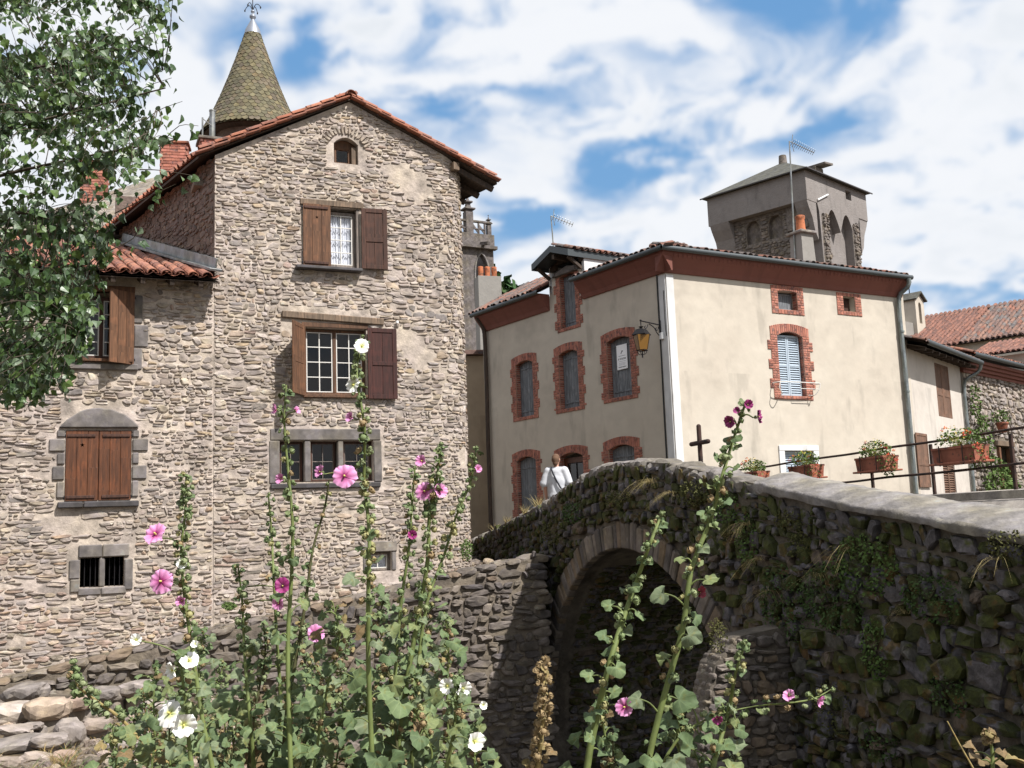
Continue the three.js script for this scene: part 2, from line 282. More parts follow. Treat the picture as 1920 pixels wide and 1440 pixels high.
// ---------------------------------------------------------------- many small pieces: the largest in view as parts, the rest joined
const mixes = new Map();
function vcOf(m) { // the same surface with its colour per vertex, for joined pieces of several tones
  const key = (m.map?.uuid ?? '') + (m.bumpMap?.uuid ?? '') + m.bumpScale + m.roughness;
  if (!mixes.has(key)) { const c = m.clone(); c.color.setRGB(1, 1, 1); c.vertexColors = true; c.name = 'mixed_' + m.name; mixes.set(key, c); }
  return mixes.get(key);
}
class Pieces {
  constructor(parent, name, mats, max = 300) { Object.assign(this, { parent, name, mats, max, list: [] }); parent.updateWorldMatrix(true, false); }
  add(geo, mtx, mi, size) {
    const p = V3().setFromMatrixPosition(mtx).applyMatrix4(this.parent.matrixWorld), s = onScreen(p), d2 = p.distanceToSquared(camera.position);
    this.list.push({ geo, mtx, mi, score: (s.in ? 1 : 0.02) * size / d2 });
  }
  finish(restName) {
    this.list.sort((a, b) => b.score - a.score);
    const rest = [];
    this.list.forEach((e, i) => {
      if (i < this.max) { const m = put(this.name, e.geo, this.mats[e.mi], this.parent); m.applyMatrix4(e.mtx); return; }
      let g = e.geo.clone().applyMatrix4(e.mtx); const c = this.mats[e.mi].color, n = g.attributes.position.count, col = new Float32Array(n * 3);
      for (let k = 0; k < n; k++) { col[k * 3] = c.r; col[k * 3 + 1] = c.g; col[k * 3 + 2] = c.b; }
      g.setAttribute('color', new THREE.BufferAttribute(col, 3)); rest.push(g);
    });
    if (rest.length) { const m = put(restName, join(rest), vcOf(this.mats[0]), this.parent); m.userData.kind = 'stuff'; }
    return this;
  }
}
const T = (x, y, z) => new THREE.Matrix4().makeTranslation(x, y, z);

// one rubble stone: rough outline, rounded-off arris, tilted face; centred on 0,0, back at z = -0.03
function stoneGeo(hw, hh, proud, sharp = 0.55, n = 9) {
  const P = [], ex = rr(0.45, 0.92), ph = rr(0, 6.28), rot = rr(-0.13, 0.13), tx = rr(-0.3, 0.3), ty = rr(-0.35, 0.2), out = [], sk = rr(-0.5, 0.5), wg = rr(-0.25, 0.25);
  for (let i = 0; i < n; i++) {
    const t = (i + rr(-0.28, 0.28)) / n * 2 * Math.PI + ph, c = Math.cos(t), s = Math.sin(t), k = rr(0.8, 1.12);
    const y = Math.sign(s) * Math.abs(s) ** ex * hh * k * (1 + wg * c), x = Math.sign(c) * Math.abs(c) ** ex * hw * k + sk * y;
    out.push([x * Math.cos(rot) - y * Math.sin(rot), x * Math.sin(rot) + y * Math.cos(rot)]);
  }
  const m = Math.min(hw, hh), rings = [[1.02, -0.03], [1, proud * sharp], [1 - 0.26 * Math.min(1, m / Math.max(hw, hh) + 0.3), proud]];
  const pt = (r, i) => { const [x, y] = out[i % n], [s, z] = rings[r]; return [x * s, y * s, z + (r ? (tx * x + ty * y) * 0.35 * (r / 2) : 0)]; };
  const jit = []; for (let i = 0; i < n; i++) jit.push(rr(-0.22, 0.22) * proud);
  const q = (r, i) => { const p = pt(r, i); if (r === 2) p[2] += jit[i % n]; return p; };
  for (let r = 0; r < 2; r++) for (let i = 0; i < n; i++) { const a = q(r, i), b = q(r, i + 1), c = q(r + 1, i + 1), d = q(r + 1, i); P.push(...a, ...b, ...c, ...a, ...c, ...d); }
  const cz = proud * rr(1.0, 1.25), cx = rr(-0.3, 0.3) * hw, cy = rr(-0.3, 0.3) * hh;
  for (let i = 0; i < n; i++) P.push(...q(2, i), ...q(2, i + 1), cx, cy, cz);
  const g = new THREE.BufferGeometry(); g.setAttribute('position', new THREE.Float32BufferAttribute(P, 3)); return g;
}
// lay rubble in wavering courses; spans(y, h) gives the free stretches of a course
function rubble(parent, o) {
  const { y0, y1, spans, h = [0.07, 0.16], w = [0.14, 0.48], gap = 0.016, proud = [0.015, 0.055], mats, odds, max = 300, warp, name = 'stone', rest = 'small_stones', wave = 0.035, bend, flatness = 1, sharp = 0.55, sides = 0, bare = 0, zone = 0, clip = false } = o;
  const pcs = new Pieces(parent, name, mats, max);
  let y = y0;
  while (y < y1) {
    const ch = rr(h[0], h[1]) * (rnd() < 0.15 ? 1.35 : 1) * (1 + zone * n3(2, y * 0.55, 7)), yc = y + ch / 2; if (clip && y + ch > y1 + 0.03) break;
    for (const [a0, a1] of spans(yc, ch)) {
      let a = a0 + rr(0, 0.04);
      while (a < a1 - 0.05) {
        let sw = rr(w[0], w[1]) * (rnd() < 0.3 ? 0.55 : 1) * (1 + zone * 1.2 * n3(a * 0.6, y * 0.6, 17)); sw = Math.min(sw, Math.max(ch * 0.7, sw)); if (a1 - a - sw < w[0] * 0.6) sw = a1 - a;
        if (sw > w[1] * 1.3) sw *= 0.5;
        const ac = a + sw / 2, hh = ch * rr(0.34, 0.68) - gap / 2, hw = sw / 2 - gap / 2 * rr(0.6, 1.6);
        if (hw > 0.015 && hh > 0.012 && !(bare && (n3(ac * 0.75, yc * 0.9, 27) > 0.52 || rnd() < bare))) {
          const split = ch > h[1] * 0.85 && rnd() < 0.35 ? 2 : 1; // sometimes two thin stones one above the other
          for (let s = 0; s < split; s++) {
            const sh = hh / split * (split > 1 ? 0.92 : 1), yy = yc + (split > 1 ? (s - 0.5) * ch / 2 : rr(-0.22, 0.22) * ch) + wave * n3(ac * 0.9, yc * 0.7, 3) * 2 + (bend ? bend(ac, yc) : 0);
            let g = stoneGeo(hw, Math.max(0.012, sh), rr(proud[0], proud[1]) * flatness, sharp, sides || (hw > 0.1 ? 10 : 8));
            let mtx;
            if (warp) { const c = warp(ac, yy, 0); g = mapG(g, (x, yq, z) => warp(ac + x, yy + yq, z).sub(c)); mtx = T(c.x, c.y, c.z); } else { g.computeVertexNormals(); mtx = T(ac, yy, 0); }
            g = uvBox(g); const ou = rr(0, 5), ov = rr(0, 5), U = g.attributes.uv; for (let k = 0; k < U.count; k++) U.setXY(k, U.getX(k) + ou, U.getY(k) + ov);
            const od = typeof odds === 'function' ? odds(ac, yy) : odds, oi = od ? od[Math.floor(clamp(rnd() * 0.62 + 0.38 * (0.5 + 0.9 * n3(ac * 0.6, yy * 0.5, 9)), 0, 0.999) * od.length)] : Math.floor(rnd() * mats.length);
            pcs.add(g, mtx, oi, hw * sh);
          }
        }
        a += sw;
      }
    }
    y += ch;
  }
  pcs.finish(rest);
}
// stretches of [a0, a1] left free by boxes [x0, y0, x1, y1]
function freeSpans(a0, a1, boxes, yc, h) {
  let free = [[a0, a1]];
  for (const [x0, b0, x1, b1] of boxes) if (yc + h * 0.45 > b0 && yc - h * 0.45 < b1) free = free.flatMap(([p, q]) => (x1 <= p || x0 >= q ? [[p, q]] : [[p, Math.min(q, x0)], [Math.max(p, x1), q]].filter(([m, n]) => n - m > 0.03)));
  return free;
}
// canal tile: half pipe along +z (up the slope), wider at the low end z = 0
function canalGeo(L, w0, w1, h, th = 0.014, seg = 7) {
  const P = [], ring = (z, w, d) => { const l = []; for (let i = 0; i <= seg; i++) { const t = Math.PI * i / seg; l.push([-Math.cos(t) * (w / 2 - d), Math.sin(t) * (h - d * 0.9), z]); } return l; };
  const o0 = ring(0, w0, 0), o1 = ring(L, w1, 0), i0 = ring(0, w0, th), i1 = ring(L, w1, th), q = (a, b, c, d) => P.push(...a, ...b, ...c, ...a, ...c, ...d);
  for (let i = 0; i < seg; i++) { q(o0[i], o1[i], o1[i + 1], o0[i + 1]); q(i0[i + 1], i1[i + 1], i1[i], i0[i]); q(i0[i], o0[i], o0[i + 1], i0[i + 1]); q(o1[i], i1[i], i1[i + 1], o1[i + 1]); }
  q(i0[0], i1[0], o1[0], o0[0]); q(o0[seg], o1[seg], i1[seg], i0[seg]);
  const g = new THREE.BufferGeometry(); g.setAttribute('position', new THREE.Float32BufferAttribute(P, 3)); g.computeVertexNormals(); return g;
}
const uvShift = (g) => { const ou = rr(0, 9), ov = rr(0, 9), U = g.attributes.uv; for (let k = 0; k < U.count; k++) U.setXY(k, U.getX(k) + ou, U.getY(k) + ov); return g; };
let CANAL; const canals = () => (CANAL ??= Array.from({ length: 6 }, () => { const w = rr(0.185, 0.205); return uvShift(uvBox(canalGeo(0.44, w, w - 0.03, rr(0.07, 0.085)))); }));
// canal-tile roof on a plane: O low corner, X along the eave, Y up the slope (unit vectors), width, length
function canalRoof(parent, o) {
  const { O, X, Y, width, length, pitch = 0.225, step = 0.34, mats = TILES, max = 300, keep = () => true, wobble = 1, scale = 1 } = o;
  const N = Y.clone().cross(X).normalize(); if (N.y < 0) N.negate();
  const basis = (p, tilt, yaw) => { const y2 = Y.clone().applyAxisAngle(X, tilt).applyAxisAngle(N, yaw), x2 = X.clone().applyAxisAngle(N, yaw), n2 = y2.clone().cross(x2).normalize(); if (n2.dot(N) < 0) n2.negate(); return new THREE.Matrix4().makeBasis(n2.clone().cross(y2).normalize(), n2, y2).setPosition(p); };
  const pcs = new Pieces(parent, 'tile', mats, max), nc = Math.floor(width / pitch), nr = Math.ceil(length / step), P = [];
  for (let c = 0; c < nc; c++) for (let r = 0; r < nr; r++) {
    const p = O.clone().addScaledVector(X, (c + 0.5) * pitch + rr(-0.012, 0.012) * wobble).addScaledVector(Y, r * step + rr(-0.02, 0.02) * wobble).addScaledVector(N, 0.045 * scale + rr(0, 0.012) * wobble);
    if (!keep(p)) continue;
    const m = basis(p, -0.03 * Math.sign(N.dot(Y.clone().cross(X))) , rr(-0.04, 0.04) * wobble); if (scale !== 1) m.scale(V3(scale, scale, scale));
    pcs.add(pick(canals()), m, Math.floor(clamp(rnd() * 0.7 + 0.3 * (0.5 + n3(p.x * 0.7, p.z * 0.7, r)), 0, 0.999) * mats.length), 0.04);
  }
  pcs.finish('far_tiles');
  // the channel tiles under them: a fluted sheet stepped at each row
  const q = (a, b, c, d) => P.push(...a.toArray(), ...b.toArray(), ...c.toArray(), ...a.toArray(), ...c.toArray(), ...d.toArray());
  const at = (x, y, up) => O.clone().addScaledVector(X, x).addScaledVector(Y, y).addScaledVector(N, up);
  for (let r = 0; r < nr; r++) for (let c = 0; c < nc; c++) {
    if (!keep(at((c + 0.5) * pitch, r * step, 0))) continue;
    for (let k = 0; k < 4; k++) { const t0 = k / 4, t1 = (k + 1) / 4, u0 = 0.055 * Math.abs(t0 * 2 - 1) ** 2 * scale, u1 = 0.055 * Math.abs(t1 * 2 - 1) ** 2 * scale, f = (t) => (c + t) * pitch + pitch / 2; q(at(f(t0), r * step - 0.02, u0 + 0.02), at(f(t1), r * step - 0.02, u1 + 0.02), at(f(t1), (r + 1) * step, u1), at(f(t0), (r + 1) * step, u0)); }
  }
  const g = new THREE.BufferGeometry(); g.setAttribute('position', new THREE.Float32BufferAttribute(P, 3)); g.computeVertexNormals();
  const ch = mesh('channel_tiles', g, mats[1], parent); ch.userData.kind = 'stuff';
  return parent;
}
// timber casement: frame with stiles, each pane and the white bars
function casement(parent, a0, a1, y0, y1, b, o = {}) {
  const { leaves = 1, cols = 2, rows = 4, frame = M.window_wood, bars = M.white_bars, fw = 0.05, bw = 0.02, dark = true, depth = 0.05, curtain } = o, geo = [], bg = [];
  geo.push(move(bx(fw, y1 - y0, depth), a0 + fw / 2, (y0 + y1) / 2, b), move(bx(fw, y1 - y0, depth), a1 - fw / 2, (y0 + y1) / 2, b), move(bx(a1 - a0 - 2 * fw, fw, depth), (a0 + a1) / 2, y1 - fw / 2, b), move(bx(a1 - a0 - 2 * fw, fw, depth), (a0 + a1) / 2, y0 + fw / 2, b));
  const ia = a0 + fw, ib = a1 - fw, lw = (ib - ia) / leaves, w = o.wkind ?? 'window';
  for (let l = 1; l < leaves; l++) geo.push(move(bx(fw * 1.3, y1 - y0 - 2 * fw, depth * 0.9), ia + l * lw, (y0 + y1) / 2, b + 0.004));
  const win = mesh(w, geo, frame, parent), pane = [];
  for (let l = 0; l < leaves; l++) {
    const p0 = ia + l * lw + (l ? fw * 0.65 : 0), p1 = ia + (l + 1) * lw - (l < leaves - 1 ? fw * 0.65 : 0), cw = (p1 - p0) / cols, rh = (y1 - y0 - 2 * fw) / rows;
    for (let c = 0; c <= cols; c++) bg.push(move(bx(bw, y1 - y0 - 2 * fw, 0.022, 0.003), clamp(p0 + c * cw, p0 + bw / 2, p1 - bw / 2), (y0 + y1) / 2, b + 0.006));
    for (let r = 0; r <= rows; r++) bg.push(move(bx(p1 - p0 - 2 * bw, bw * 0.9, 0.018, 0.003), (p0 + p1) / 2, clamp(y0 + fw + r * rh, y0 + fw + bw / 2, y1 - fw - bw / 2), b + 0.0065));
    for (let c = 0; c < cols; c++) for (let r = 0; r < rows; r++) pane.push([p0 + (c + 0.5) * cw, y0 + fw + (r + 0.5) * rh, cw - bw * 0.4, rh - bw * 0.4]);
  }
  mesh('glazing_bar', bg, bars, win);
  for (const [x, y, pw, ph] of pane) { const g = new THREE.PlaneGeometry(pw, ph); g.rotateX(rr(-0.012, 0.012)); g.rotateY(rr(-0.012, 0.012)); mesh('pane', move(g, x, y, b - 0.008), M.pane, win); }
  if (curtain) mesh('curtain', grid(40, 8, (u, v) => [lerp(ia, ib, u), lerp(y0 + fw, y1 - fw, v), b - 0.05 + 0.018 * Math.sin(u * 60 + 2 * Math.sin(v * 3)) + 0.01 * Math.sin(u * 23 + v)]), M.curtain, win);
  return win;
}
// boarded shutter in the x,y plane, hinge edge at x = 0, bottom at y = 0, front at +z
function boardShutter(w, h, m, o = {}) {
  const { planks = 3, th = 0.03, panels = false, battens = true, ledges = [0.12, 0.88], back = false } = o, s = new THREE.Group(); s.name = o.kind ?? 'shutter';
  if (panels) {
    const r = 0.085, mid = o.mid ?? 0.5;
    mesh('stile', move(bx(r, h, th), r / 2, h / 2, 0), m, s); mesh('stile', move(bx(r, h, th), w - r / 2, h / 2, 0), m, s);
    for (const y of [r / 2, h * mid, h - r / 2]) mesh('rail', move(bx(w - 2 * r, r, th), w / 2, y, 0), m, s);
    for (const [p, q] of [[r, h * mid - r / 2], [h * mid + r / 2, h - r]]) for (let k = 0; k < 2; k++) mesh('panel', move(bx((w - 2 * r) / 2 - 0.004, q - p, th * 0.4), r + (w - 2 * r) * (k + 0.5) / 2, (p + q) / 2, -0.004), m, s);
    return s;
  }
  const pw = w / planks;
  for (let i = 0; i < planks; i++) { if (o.star && o.star[0] === i) { put('plank', uvShift(uvBox(move(slab(rect(0.0025, 0, pw - 0.0025, h), th, [star(pw / 2, o.star[1], o.star[2])]), i * pw, 0, th / 2))), m, s); continue; } const g = uvShift(uvBox(move(bx(pw - 0.005, h * rr(0.992, 1), th, 0.004), (i + 0.5) * pw, h / 2, rr(-0.002, 0.002)))); put('plank', g, m, s); }
  if (battens) for (const y of ledges) mesh('batten', move(bx(w * 0.86, 0.05, 0.022), w * 0.47, h * y, (th / 2 + 0.011) * (back ? -1 : 1)), o.battenMat ?? m, s);
  for (const y of ledges) mesh('hinge', move(bx(0.05, 0.045, 0.03), 0.0, h * y, 0), M.iron, s);
  return s;
}
const star = (x, y, r, n = 5) => { const l = []; for (let i = 0; i < n * 2; i++) { const a = Math.PI / 2 + i * Math.PI / n, q = i % 2 ? r * 0.42 : r; l.push([x + Math.cos(a) * q, y + Math.sin(a) * q]); } return l; };

// ---------------------------------------------------------------- frames of the place, measured in metres
const FH = new Frame([-3.2215, 0, -19], 67);           // front of the old stone house and its wing
const FS = new Frame([-5.32, 0, -18.109], 142);        // left side wall of the old house
const FB = new Frame([1.86, 0, -16.2], 161.5);         // upstream face of the bridge, 0 at the crown
const FR = new Frame([6.93, 0, -14], 165);             // iron railing on the far side of the road
const FL = new Frame([4.0836, 0, -26], 146);           // shaded face of the cream house
const FC = new Frame([4.0836, 0, -26], 61);            // sunlit face of the cream house
const rampY = (a) => clamp(lerp(-0.40, 1.10, (a + 5.49) / 9.0), -0.7, 1.05);

// ---------------------------------------------------------------- ground, river, hill
function groundY(x, z) {
  const p = FH.local(V3(x, 0, z)), d = -z, nz = 0.10 * n3(x * 0.7, 1, z * 0.7) + 0.05 * n3(x * 2.1, 2, z * 2.1);
  if (p.z < (p.x > 3.15 ? -0.05 : 0.95)) return p.z > -0.3 && p.x < 3 ? rampY(p.x) - 0.06 : 0.92;
  const bed = lerp(-0.80, -3.05, sstep(-4.6, -1.2, x)), t = sstep(6.2, 8.4, d);
  return lerp(0.02 * nz, bed + nz, t);
}
{
  const line = (lo, hi, step, far) => { const l = []; for (let v = lo; v <= hi; v += step) l.push(v); let s = step; while (l[l.length - 1] < far) { s *= 1.5; l.push(l[l.length - 1] + s); } s = step; while (l[0] > -far) { s *= 1.5; l.unshift(l[0] - s); } return l; };
  const xs = line(-14, 16, 0.33, 700), zs = line(-34, 3, 0.33, 700), P = [], I = [];
  for (const z of zs) for (const x of xs) P.push(x, groundY(x, z), z);
  for (let j = 0; j < zs.length - 1; j++) for (let i = 0; i < xs.length - 1; i++) { const a = j * xs.length + i, b = a + xs.length; I.push(a, b, a + 1, b, b + 1, a + 1); }
  const g = new THREE.BufferGeometry(); g.setAttribute('position', new THREE.Float32BufferAttribute(P, 3)); g.setIndex(I); g.computeVertexNormals();
  setting(mesh('ground', g, M.soil));
  matP('river_water', [0.03, 0.032, 0.022], { roughness: 0.12, bumpMap: tPlasterB, bumpScale: 0.02 });
  const rv = mesh('river', grid(30, 30, (u, v) => [lerp(-1.3, 26, u), -2.86 + 0.004 * n3(u * 60, v * 60, 1), lerp(-24, -8.5, v)]), M.river_water); setting(rv);
  // paved ramp between the quay wall and the house
  const rp = mesh('ramp_path', grid(40, 3, (u, v) => { const a = lerp(-8, 4.4, u); const p = FH.p(a, rampY(a) + 0.01, lerp(0.95, 0.05, v)); return p.toArray(); }), M.gravelly); setting(rp);
}

// ---------------------------------------------------------------- the old stone house
reseed(11);
const house = FH.group('stone_house', 'tall gabled house of rough tan rubble stone with three storeys of shuttered windows', 'house');
const HOLES = { attic: [-0.06, 8.76, 0.42, 9.16], upper: [-0.64, 6.67, 0.42, 7.86], lower: [-0.67, 4.23, 0.52, 5.50], mullion: [-1.13, 2.62, 0.62, 3.38], cellar: [0.46, 0.95, 0.93, 1.30] };
const cornerWarp = (a, y, b) => { // the right-hand corner is rounded
  const r = 0.48, a0 = 2.17; if (a <= a0) return V3(a, y, b);
  const th = (a - a0) / r; if (th < Math.PI / 2) return V3(a0 + (r + b) * Math.sin(th), y, -r + (r + b) * Math.cos(th));
  return V3(a0 + r + b - 0.26 * (a - a0 - r * Math.PI / 2), y, -r - (a - a0 - r * Math.PI / 2));
};
const gableY = (a) => (a < 0.25 ? lerp(8.66, 10.03, (a + 2.28) / 2.53) : lerp(10.03, 8.84, (a - 0.25) / 2.7));
const BACK = (s) => [-0.259 * s, -0.966 * s];
{
  const arch = (h) => archTop(h[0], h[1], h[2], h[3], 0.13), R = (h) => rect(...h);
  const front = slab([[-2.28, -3.2], [2.17, -3.2], [2.17, gableY(2.17)], [0.25, gableY(0.25)], [-2.28, gableY(-2.28)]], 0.5, [arch(HOLES.attic), R(HOLES.upper), R(HOLES.lower), R(HOLES.mullion), R(HOLES.cellar)]);
  const corner = grid(14, 1, (u, v) => cornerWarp(lerp(2.17, 3.2, u), v ? (2.17 + (u * 1.03) < 2.65 ? gableY(Math.min(2.65, 2.17 + u * 1.03)) : 8.72) : -3.2, -0.004).toArray());
  const wall = mesh('wall', [flat(front), flat(corner)], M.mortar, house);
  const [kx, kz] = BACK(6), side = mesh('side_wall', [beamWall([-2.27 + kx, kz], [-2.285, -0.03], -3.2, 8.62), beamWall([2.6, -0.9], [2.6 + kx, kz], -3.2, 8.6), beamWall([-2.27 + kx, kz], [2.6 + kx, kz], -3.2, 9.6)], M.brown_render, house);
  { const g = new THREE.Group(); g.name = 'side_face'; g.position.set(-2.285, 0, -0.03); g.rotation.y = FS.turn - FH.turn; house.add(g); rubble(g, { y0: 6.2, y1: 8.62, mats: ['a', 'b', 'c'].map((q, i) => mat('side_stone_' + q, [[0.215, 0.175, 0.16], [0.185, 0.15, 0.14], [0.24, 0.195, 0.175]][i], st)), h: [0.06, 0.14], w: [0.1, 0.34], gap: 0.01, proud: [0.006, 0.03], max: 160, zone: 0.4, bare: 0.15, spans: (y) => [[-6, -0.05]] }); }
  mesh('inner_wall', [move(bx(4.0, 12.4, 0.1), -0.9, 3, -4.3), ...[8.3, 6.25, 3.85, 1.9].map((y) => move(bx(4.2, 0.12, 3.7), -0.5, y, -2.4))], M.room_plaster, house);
  const boxes = [[-0.20, 8.68, 0.56, 9.36], [-0.70, 6.58, 0.46, 8.0], [-0.72, 4.14, 0.56, 5.52], [-1.08, 5.52, 0.55, 5.80], [-1.34, 2.52, 0.80, 3.62], [0.34, 0.80, 1.06, 1.52]];
  rubble(wall, { y0: -0.9, y1: 9.9, mats: FACADE, odds: facadeOdds, warp: cornerWarp, h: [0.04, 0.095], w: [0.08, 0.29], gap: 0.011, proud: [0.006, 0.03], zone: 0.7, bare: 0.05, sharp: 0.65,
    spans: (y, h) => { let right = 3.1; const yy = y + h * 0.6; let left = -2.30; if (yy > 8.5) { left = Math.max(left, -2.28 + (yy - 8.62) / 0.549); right = Math.min(2.9, 0.25 + (10.03 - yy) / 0.449); } return right - left < 0.1 ? [] : freeSpans(left, right, boxes, y, h); } });
  // radiating stones over the attic window and the cellar window
  const fan = (cx, cy, r0, r1, n, a0, a1) => { const pc = new Pieces(wall, 'arch_stone', FACADE, 40); for (let i = 0; i < n; i++) { const t = lerp(a0, a1, (i + 0.5) / n), g = stoneGeo((r1 - r0) / 2 * rr(0.8, 1.05), 0.028, rr(0.02, 0.045), 0.5, 8); g.computeVertexNormals(); const u = uvBox(g); u.rotateZ(t); pc.add(u, T(cx + Math.cos(t) * (r0 + r1) / 2, cy + Math.sin(t) * (r0 + r1) / 2, 0), pick(facadeOdds), 0.005); } pc.finish('arch_stones'); };
  fan(0.18, 8.98, 0.36, 0.56, 15, 0.35, Math.PI - 0.35);
  fan(0.70, 1.2, 0.34, 0.52, 11, 0.6, Math.PI - 0.6);
  // attic window: deep arched recess, small frame
  casement(house, -0.03, 0.30, 8.78, 9.13, -0.16, { leaves: 1, cols: 1, rows: 1, fw: 0.03, frame: M.window_wood, bars: M.window_wood });
  mesh('window_hood', slab(archTop(-0.055, 9.13, 0.415, 9.17, 0.11), 0.2), M.window_wood, house).position.z = -0.15;
  mesh('window_jamb', move(bx(0.11, 0.37, 0.2), 0.36, 8.95, -0.17), M.old_beam, house);
  // upper window: right half shows lace behind white bars, left leaf shut
  casement(house, -0.20, 0.36, 6.70, 7.80, -0.12, { leaves: 1, cols: 2, rows: 4, fw: 0.06, frame: M.grey_wood, curtain: true });
  mesh('lintel', beam([-0.72, 7.92, -0.06], [0.50, 7.93, -0.06], 0.2, 0.11), M.old_beam, house);
  mesh('window_frame', [move(bx(0.06, 1.19, 0.1), 0.39, 7.26, -0.05), move(bx(0.06, 1.19, 0.1), -0.61, 7.26, -0.05), move(bx(0.38, 1.10, 0.03), -0.4, 7.25, -0.12)], M.grey_wood, house);
  mesh('window_sill', move(bx(1.26, 0.06, 0.34, 0.012), -0.2, 6.62, 0.02), M.slate_sill, house);
  const s1 = boardShutter(0.53, 1.22, M.shutter_brown, { planks: 3, ledges: [0.06, 0.94], battenMat: M.shutter_dark, star: [1, 0.96, 0.035] }); s1.position.set(-0.68, 6.66, 0.045); house.add(s1);
  const s2 = boardShutter(0.50, 1.20, M.shutter_dark, { panels: true, mid: 0.48 }); s2.position.set(0.44, 6.67, 0.075); s2.rotation.y = -0.10; house.add(s2);
  // lower window: two leaves of white-barred panes, left shutter standing out, right one flat
  casement(house, -0.66, 0.51, 4.24, 5.49, -0.14, { leaves: 2, cols: 2, rows: 4, fw: 0.055 });
  mesh('lintel', beam([-1.08, 5.725, -0.03], [0.86, 5.655, -0.03], 0.18, 0.13, 0.015), M.old_beam, house);
  mesh('window_frame', [move(bx(1.26, 0.09, 0.14), -0.08, 5.55, -0.05), move(bx(1.24, 0.06, 0.2), -0.08, 4.205, -0.02)], M.window_wood, house);
  const s3 = boardShutter(0.56, 1.33, M.shutter_brown, { panels: true, mid: 0.47 }); s3.position.set(-0.66, 4.20, 0.03); s3.rotation.y = Math.PI + 0.98; house.add(s3);
  const s4 = boardShutter(0.57, 1.36, M.shutter_red, { panels: true, mid: 0.5 }); s4.position.set(0.52, 4.16, 0.085); house.add(s4);
  mesh('shutter_catch', move(bx(0.05, 0.05, 0.05), 1.12, 5.66, 0.06), M.white_plastic, house);
  // mullioned window in dressed grey stone
  const ms = (n, x0, y0, x1, y1, z = 0.02, d = 0.36, m = M.dressed_stone) => mesh(n, move(bx(x1 - x0 - 0.006, y1 - y0 - 0.006, d, 0.015), (x0 + x1) / 2, (y0 + y1) / 2, z - d / 2), m, house);
  ms('stone_lintel', -1.30, 3.38, 0.76, 3.60); ms('stone_jamb', -1.32, 2.60, -1.13, 3.38); ms('stone_jamb', 0.62, 2.60, 0.78, 3.38); ms('stone_mullion', -0.68, 2.62, -0.56, 3.38, 0.0, 0.2); ms('stone_mullion', -0.06, 2.62, 0.05, 3.38, 0.0, 0.2); ms('stone_sill', -1.30, 2.50, 0.74, 2.60, 0.06, 0.4, M.slate_sill);
  for (const [p, q] of [[-1.12, -0.69], [-0.55, -0.07], [0.06, 0.61]]) casement(house, p, q, 2.63, 3.37, -0.17, { leaves: 1, cols: 2, rows: 2, fw: 0.04, frame: M.shutter_dark, bars: M.grey_wood, bw: 0.014 });
  // cellar window
  ms('stone_lintel', 0.36, 1.30, 1.04, 1.50, 0.03, 0.3, M.dressed_stone_pale); ms('stone_jamb', 0.38, 0.95, 0.46, 1.30); ms('stone_jamb', 0.93, 0.95, 1.02, 1.30);
  casement(house, 0.47, 0.92, 0.96, 1.29, -0.15, { leaves: 1, cols: 2, rows: 1, fw: 0.04, frame: M.grey_wood, curtain: true });
  // a few larger stones set in the face
  // roof: boards, rafters, canal tiles, the two verges
  const run = 6.3, roofPt = (t, s, side, up = 0) => { const e = side < 0 ? [-2.58, 8.60] : [3.30, 8.68]; return V3(lerp(0.25, e[0], t) - 0.259 * s, lerp(10.06, e[1], t) + up, 0.07 - 0.966 * s); };
  const deck = mesh('roof', [-1, 1].map((sd) => [grid(1, 1, (u, v) => roofPt(u, v * run, sd, 0).toArray()), grid(1, 1, (u, v) => roofPt(u, v * run, sd, -0.02).toArray()), grid(1, 1, (u, v) => roofPt(u, 0, sd, -0.02 * v).toArray()), grid(1, 1, (u, v) => roofPt(1, u * run, sd, -0.05 * v).toArray())]).flat().map(flat), M.rafter, house);
  for (let i = 0; i < 12; i++) { const a = roofPt(1.0, 0.15 + i * 0.5, 1, -0.12), b = roofPt(0.55, 0.15 + i * 0.5, 1, -0.12); mesh('rafter', beam(a.toArray(), b.toArray(), 0.08, 0.11), M.rafter, deck); }
  mesh('purlin', [beam([2.42, 8.92, 0.10], [2.42 - 0.26 * 6, 8.92, 0.10 - 5.8], 0.14, 0.16)], M.old_beam, deck);
  for (const sd of [-1, 1]) {
    const A = roofPt(1, 0, sd), Bk = roofPt(1, run, sd), top = roofPt(0, 0, sd), X = Bk.clone().sub(A).normalize(), Y = top.clone().sub(A).normalize();
    canalRoof(deck, { O: A.clone().addScaledVector(X, 0.12), X, Y, width: run - 0.2, length: top.distanceTo(A), max: 0, mats: TILES });
    // verge: long tiles laid in overlapping steps down the slope, a second course under them
    const n = sd < 0 ? 10 : 11, L = top.distanceTo(A), N = V3(-Y.y * Math.sign(Y.x), Math.abs(Y.x), 0).normalize();
    const pc = new Pieces(deck, 'verge_tile', TILES, 60);
    for (let k = 0; k < n; k++) for (const lay of [0, 1]) {
      const len = L / n * 1.12, y2 = Y.clone().applyAxisAngle(V3(0, 0, 1), (sd < 0 ? 1 : -1) * -0.055), n2 = V3(0, 0, 1).cross(y2).normalize(); if (n2.y < 0) n2.negate();
      const c = A.clone().addScaledVector(Y, (k + 0.42 + lay * 0.35) * L / n).addScaledVector(N, 0.035 + lay * 0.055); c.z += lay ? -0.03 : 0.03;
      const g = uvShift(uvBox(lay ? canalGeo(len, 0.19, 0.16, 0.07) : bx(0.17, 0.035, len, 0.008))); if (lay) g.translate(0, 0, -len / 2);
      const xx = n2.clone().cross(y2).normalize(); pc.add(g, new THREE.Matrix4().makeBasis(xx, n2, y2).setPosition(c), Math.floor(rnd() * 5), 0.05);
    }
